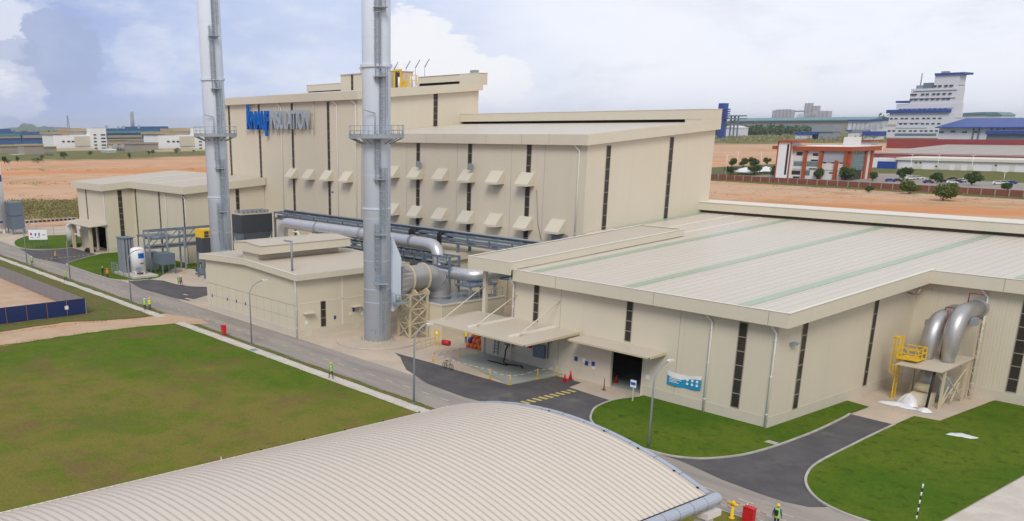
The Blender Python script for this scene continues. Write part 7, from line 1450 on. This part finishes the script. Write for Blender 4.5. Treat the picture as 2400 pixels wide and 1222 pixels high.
# steam from the far plants
sm = bpy.data.materials.new('steam'); sm.use_nodes = True; t_ = sm.node_tree; t_.nodes.clear(); pv_ = t_.nodes.new('ShaderNodeVolumePrincipled'); pv_.inputs['Color'].default_value = (.97, .97, .98, 1); pv_.inputs['Density'].default_value = .09; o_ = t_.nodes.new('ShaderNodeOutputMaterial'); t_.links.new(pv_.outputs[0], o_.inputs['Volume'])
for q, Y_, sc_, l in (((1215, 240), 2450.0, 1.0, 'white steam drifting before the grey silo tower'), ((1945, 365), 2050.0, 1.25, 'white steam beside the blue eaved white shed')):
    rnd = random.Random(int(q[0])); b = MB(); c0 = onY(1640+q[0]/4.7, 220+q[1]/4.7, Y_)
    for k in range(9):
        u = k/8-.5; c = (c0[0]+u*62*sc_, c0[1]+rnd.uniform(-6, 6), max(8, c0[2]+u*12*sc_+rnd.uniform(-5, 5))); r_ = rnd.uniform(5, 9.5)*sc_; vs = []; n1, n2 = 12, 7
        for i in range(1, n2):
            for j in range(n1): th = math.pi*i/n2; ph = 2*math.pi*j/n1; rr = r_*(1+.18*math.sin(3*ph+k)*math.sin(2*th)); vs.append((c[0]+rr*math.sin(th)*math.cos(ph), c[1]+rr*math.sin(th)*math.sin(ph), c[2]+rr*math.cos(th)))
        vs += [(c[0], c[1], c[2]+r_), (c[0], c[1], c[2]-r_)]; N_ = len(vs); fs = [(i*n1+j, (i+1)*n1+j, (i+1)*n1+(j+1) % n1, i*n1+(j+1) % n1) for i in range(n2-2) for j in range(n1)]+[(N_-2, j, (j+1) % n1) for j in range(n1)]+[(N_-1, (n2-2)*n1+(j+1) % n1, (n2-2)*n1+j) for j in range(n1)]
        b.add(vs, fs)
    o = b.build('steam_plume', sm); tag(o, l, 'steam', kind='stuff')
# ---------------------------------------------------------------- people
M['skin'] = plain('skin', (.30, .165, .105), .6, var=.05); M['navycloth'] = plain('navy_cloth', (.022, .026, .045), .85, var=.2, scale=9); M['shirt_grey'] = plain('grey_shirt', (.22, .23, .25), .85, var=.15); M['shirt_blue'] = plain('blue_shirt', (.03, .07, .25), .85, var=.15)
M['hv_green'] = plain('lime_vest', (.30, .66, .10), .7, var=.1); M['hv_yellow'] = plain('yellow_jacket', (.68, .70, .05), .7, var=.1); M['hv_orange'] = plain('orange_vest', (.80, .22, .03), .7, var=.1); M['helm_yellow'] = plain('yellow_helmet', (.80, .52, .02), .35, var=.04); M['helm_white'] = plain('white_helmet', (.78, .78, .78), .35, var=.04)
def body_mesh(pose):
    """one continuous skinned figure standing on z=0, facing +X"""
    v = []; e = []; r = []
    def P(x, y, z, rad, par=None):
        v.append((x, y, z)); r.append(rad if hasattr(rad, '__len__') else (rad, rad))
        if par is not None: e.append((par, len(v)-1))
        return len(v)-1
    st, ar = pose
    pel = P(0, 0, .95, (.125, .15)); wst = P(0, 0, 1.10, (.105, .135), pel); ch = P(.01, 0, 1.30, (.115, .165), wst); sh = P(0, 0, 1.43, (.085, .13), ch); nk = P(.01, 0, 1.51, .052, sh); hd0 = P(.02, 0, 1.58, (.075, .068), nk); hd1 = P(.02, 0, 1.67, (.095, .078), hd0); P(.01, 0, 1.745, (.06, .055), hd1)
    P(.125, 0, 1.625, .016, hd1)
    for s in (-1, 1):
        k = st*s; hip = P(.01*k, .095*s, .90, .09, pel); kn = P(.16*k+.03, .10*s, .50, .062, hip); an = P(.24*k-.03*(k < 0), .10*s, .09, .042, kn); P(.24*k+.13, .115*s, .04, (.035, .045), an)
        a = -ar*s; sd = P(0, .19*s, 1.41, .062, sh); el = P(.10*a-.02, .25*s, 1.13, .045, sd); wr = P(.26*a+.06, .26*s, .90, .032, el); pm = P(.30*a+.08, .26*s, .835, (.040, .022), wr)
        for j in range(4): P(.31*a+.095-.012*j, (.245+.012*j)*s, .745-.006*abs(j-1.4), .0095, pm)
        P(.31*a+.125, .235*s, .80, .0105, pm)
    me = bpy.data.meshes.new('body_cage'); me.from_pydata(v, e, []); ob = bpy.data.objects.new('body_cage', me); COL.objects.link(ob)
    sk_ = ob.modifiers.new('skin', 'SKIN'); sb = ob.modifiers.new('sub', 'SUBSURF'); sb.levels = sb.render_levels = 1
    for i, d in enumerate(me.skin_vertices[0].data): d.radius = r[i]; d.use_root = (i == 0)
    dg = bpy.context.evaluated_depsgraph_get(); out = bpy.data.meshes.new_from_object(ob.evaluated_get(dg)); bpy.data.objects.remove(ob); out.name = 'body'
    for m_ in ('skin', 'navycloth', 'shirt_grey', 'black'): out.materials.append(M[m_])
    for p in out.polygons:
        z, y = p.center.z, abs(p.center.y); p.use_smooth = True
        p.material_index = 3 if z < .10 else (1 if (z < .97 and y < .2) else (0 if (z > 1.50 or (y > .2 and z < .93)) else 2))
    return out
POSES = {k: body_mesh(q) for k, q in {'walk': (1.0, 1.0), 'stand': (.15, .2), 'step': (.6, .55)}.items()}
def shell(rings, n=14, close=False):
    b = MB(); vs = [(cx+rx*math.cos(2*math.pi*j/n), ry*math.sin(2*math.pi*j/n), z) for (z, rx, ry, cx) in rings for j in range(n)]; k = len(rings)
    fs = [(i*n+j, i*n+(j+1) % n, (i+1)*n+(j+1) % n, (i+1)*n+j) for i in range(k-1) for j in range(n)]
    if close: fs.append(tuple(range((k-1)*n, k*n)))
    b.add(vs, fs, 0, True); return b
def person(p, heading, pose, vest, helmet, label, shirt='shirt_grey', h=1.72, sleeves=None, bag=False):
    T = thing('person', label, 'person', (0, 0, 0)); me = POSES[pose]
    if shirt != 'shirt_grey': me = me.copy(); me.materials[2] = M[shirt]
    bo = bpy.data.objects.new('body', me); COL.objects.link(bo); bo.parent = T
    if vest: shell([(.86, .155, .19, 0), (1.0, .145, .18, 0), (1.12, .135, .175, 0), (1.3, .145, .195, .01), (1.42, .12, .185, 0), (1.475, .085, .12, 0), (1.50, .062, .075, 0)]).build('vest', vest, T)
    hm = shell([(1.665, .175, .13, .04), (1.68, .15, .115, .02), (1.72, .125, .105, .01), (1.77, .10, .088, .01), (1.80, .055, .05, .01), (1.81, .012, .012, .01)], 14, True); hm.build('helmet', helmet, T)
    for s in (-1, 1): b = MB(); b.box(.098, .108, s*.034-.012, s*.034+.012, 1.635, 1.65); b.build('eye', 'black', T)
    b = MB(); b.box(.10, .108, -.025, .025, 1.575, 1.583); b.build('mouth', 'redpipe', T)
    if bag: b = MB(); b.box(-.27, -.13, -.11, .11, 1.06, 1.40); b.build('backpack', 'navycloth', T)
    T.location = (p[0], p[1], p[2]); T.rotation_euler = (0, 0, heading); s = h/1.8; T.scale = (s, s, s); ORG[T.name] = Vector((0, 0, 0)); return T
TO_X = 0.0; TO_L = math.pi
def gp(q, z=.05): return (q[0], q[1], z)
person(gp(G(776, 889)), R(175), 'walk', 'hv_green', 'helm_yellow', 'person in lime vest and yellow helmet walking on the footpath by the lawn')
person(gp(G(340, 728)), R(-20), 'stand', 'hv_green', 'helm_white', 'person in lime vest and white helmet, left of the two at the track', h=1.7)
person(gp(G(352, 728)), R(190), 'stand', 'hv_yellow', 'helm_yellow', 'person in yellow jacket, right of the two at the track', shirt='hv_yellow', h=1.76)
person(gp(r2(630, 1062)), R(10), 'walk', 'hv_green', 'helm_yellow', 'person in lime vest walking on the upper footpath')
person(gp(r2(310, 905), .02), R(0), 'step', 'hv_green', 'helm_white', 'person in lime vest on the road near the leftmost lamp')
person(gp(r2(535, 857), .02), R(20), 'walk', 'hv_orange', 'helm_yellow', 'person in orange vest on the drive of the far hall', shirt='hv_yellow')
person(gp(r2(985, 1017), .08), R(-30), 'step', None, 'helm_yellow', 'person in dark clothes at the kerb of the tank lawn', shirt='navycloth', h=1.75)
person(gp(r2(1030, 1030), .02), R(150), 'stand', 'hv_orange', 'helm_yellow', 'person in orange vest at the kerb of the tank lawn', shirt='hv_orange')
person(gp(r2(1712, 1103), .03), R(0), 'walk', 'hv_green', 'helm_yellow', 'person in lime vest, left of the two on the dark turning', shirt='navycloth')
person(gp(r2(1733, 1104), .03), R(20), 'step', None, 'helm_white', 'person in pale shirt, right of the two on the dark turning', shirt='shirt_grey')
person((-28.15, 53.35, .03), R(100), 'stand', 'hv_green', 'helm_yellow', 'person in lime vest with backpack beside the red cabinet at the bottom edge', shirt='shirt_blue', bag=True, h=1.78)
q = z8(487, 532); person(gp(q, .03), R(-60), 'stand', 'hv_yellow', 'helm_yellow', 'person in yellow vest at the orange sacks under the canopy', shirt='hv_orange')
q = r2(228, 592); person(gp(q, .02), R(-40), 'stand', 'hv_yellow', 'helm_white', 'person in yellow vest by the big grey vaporiser', shirt='hv_yellow')
# ---------------------------------------------------------------- the air: thin even haze over the whole scene
hz = MB(); hz.box(-15500, 6000, -3500, 15500, -1.5, 122); HZ = hz.build('haze', [])
m = bpy.data.materials.new('haze_air'); m.use_nodes = True; t = m.node_tree; t.nodes.clear()
pv = t.nodes.new('ShaderNodeVolumePrincipled'); pv.inputs['Color'].default_value = (.86, .92, 1.0, 1); pv.inputs['Density'].default_value = .000052; pv.inputs['Anisotropy'].default_value = 0.0
ou = t.nodes.new('ShaderNodeOutputMaterial'); t.links.new(pv.outputs[0], ou.inputs['Volume']); HZ.data.materials.append(m)
tag(HZ, 'thin pale haze over the plain', 'haze', kind='stuff')
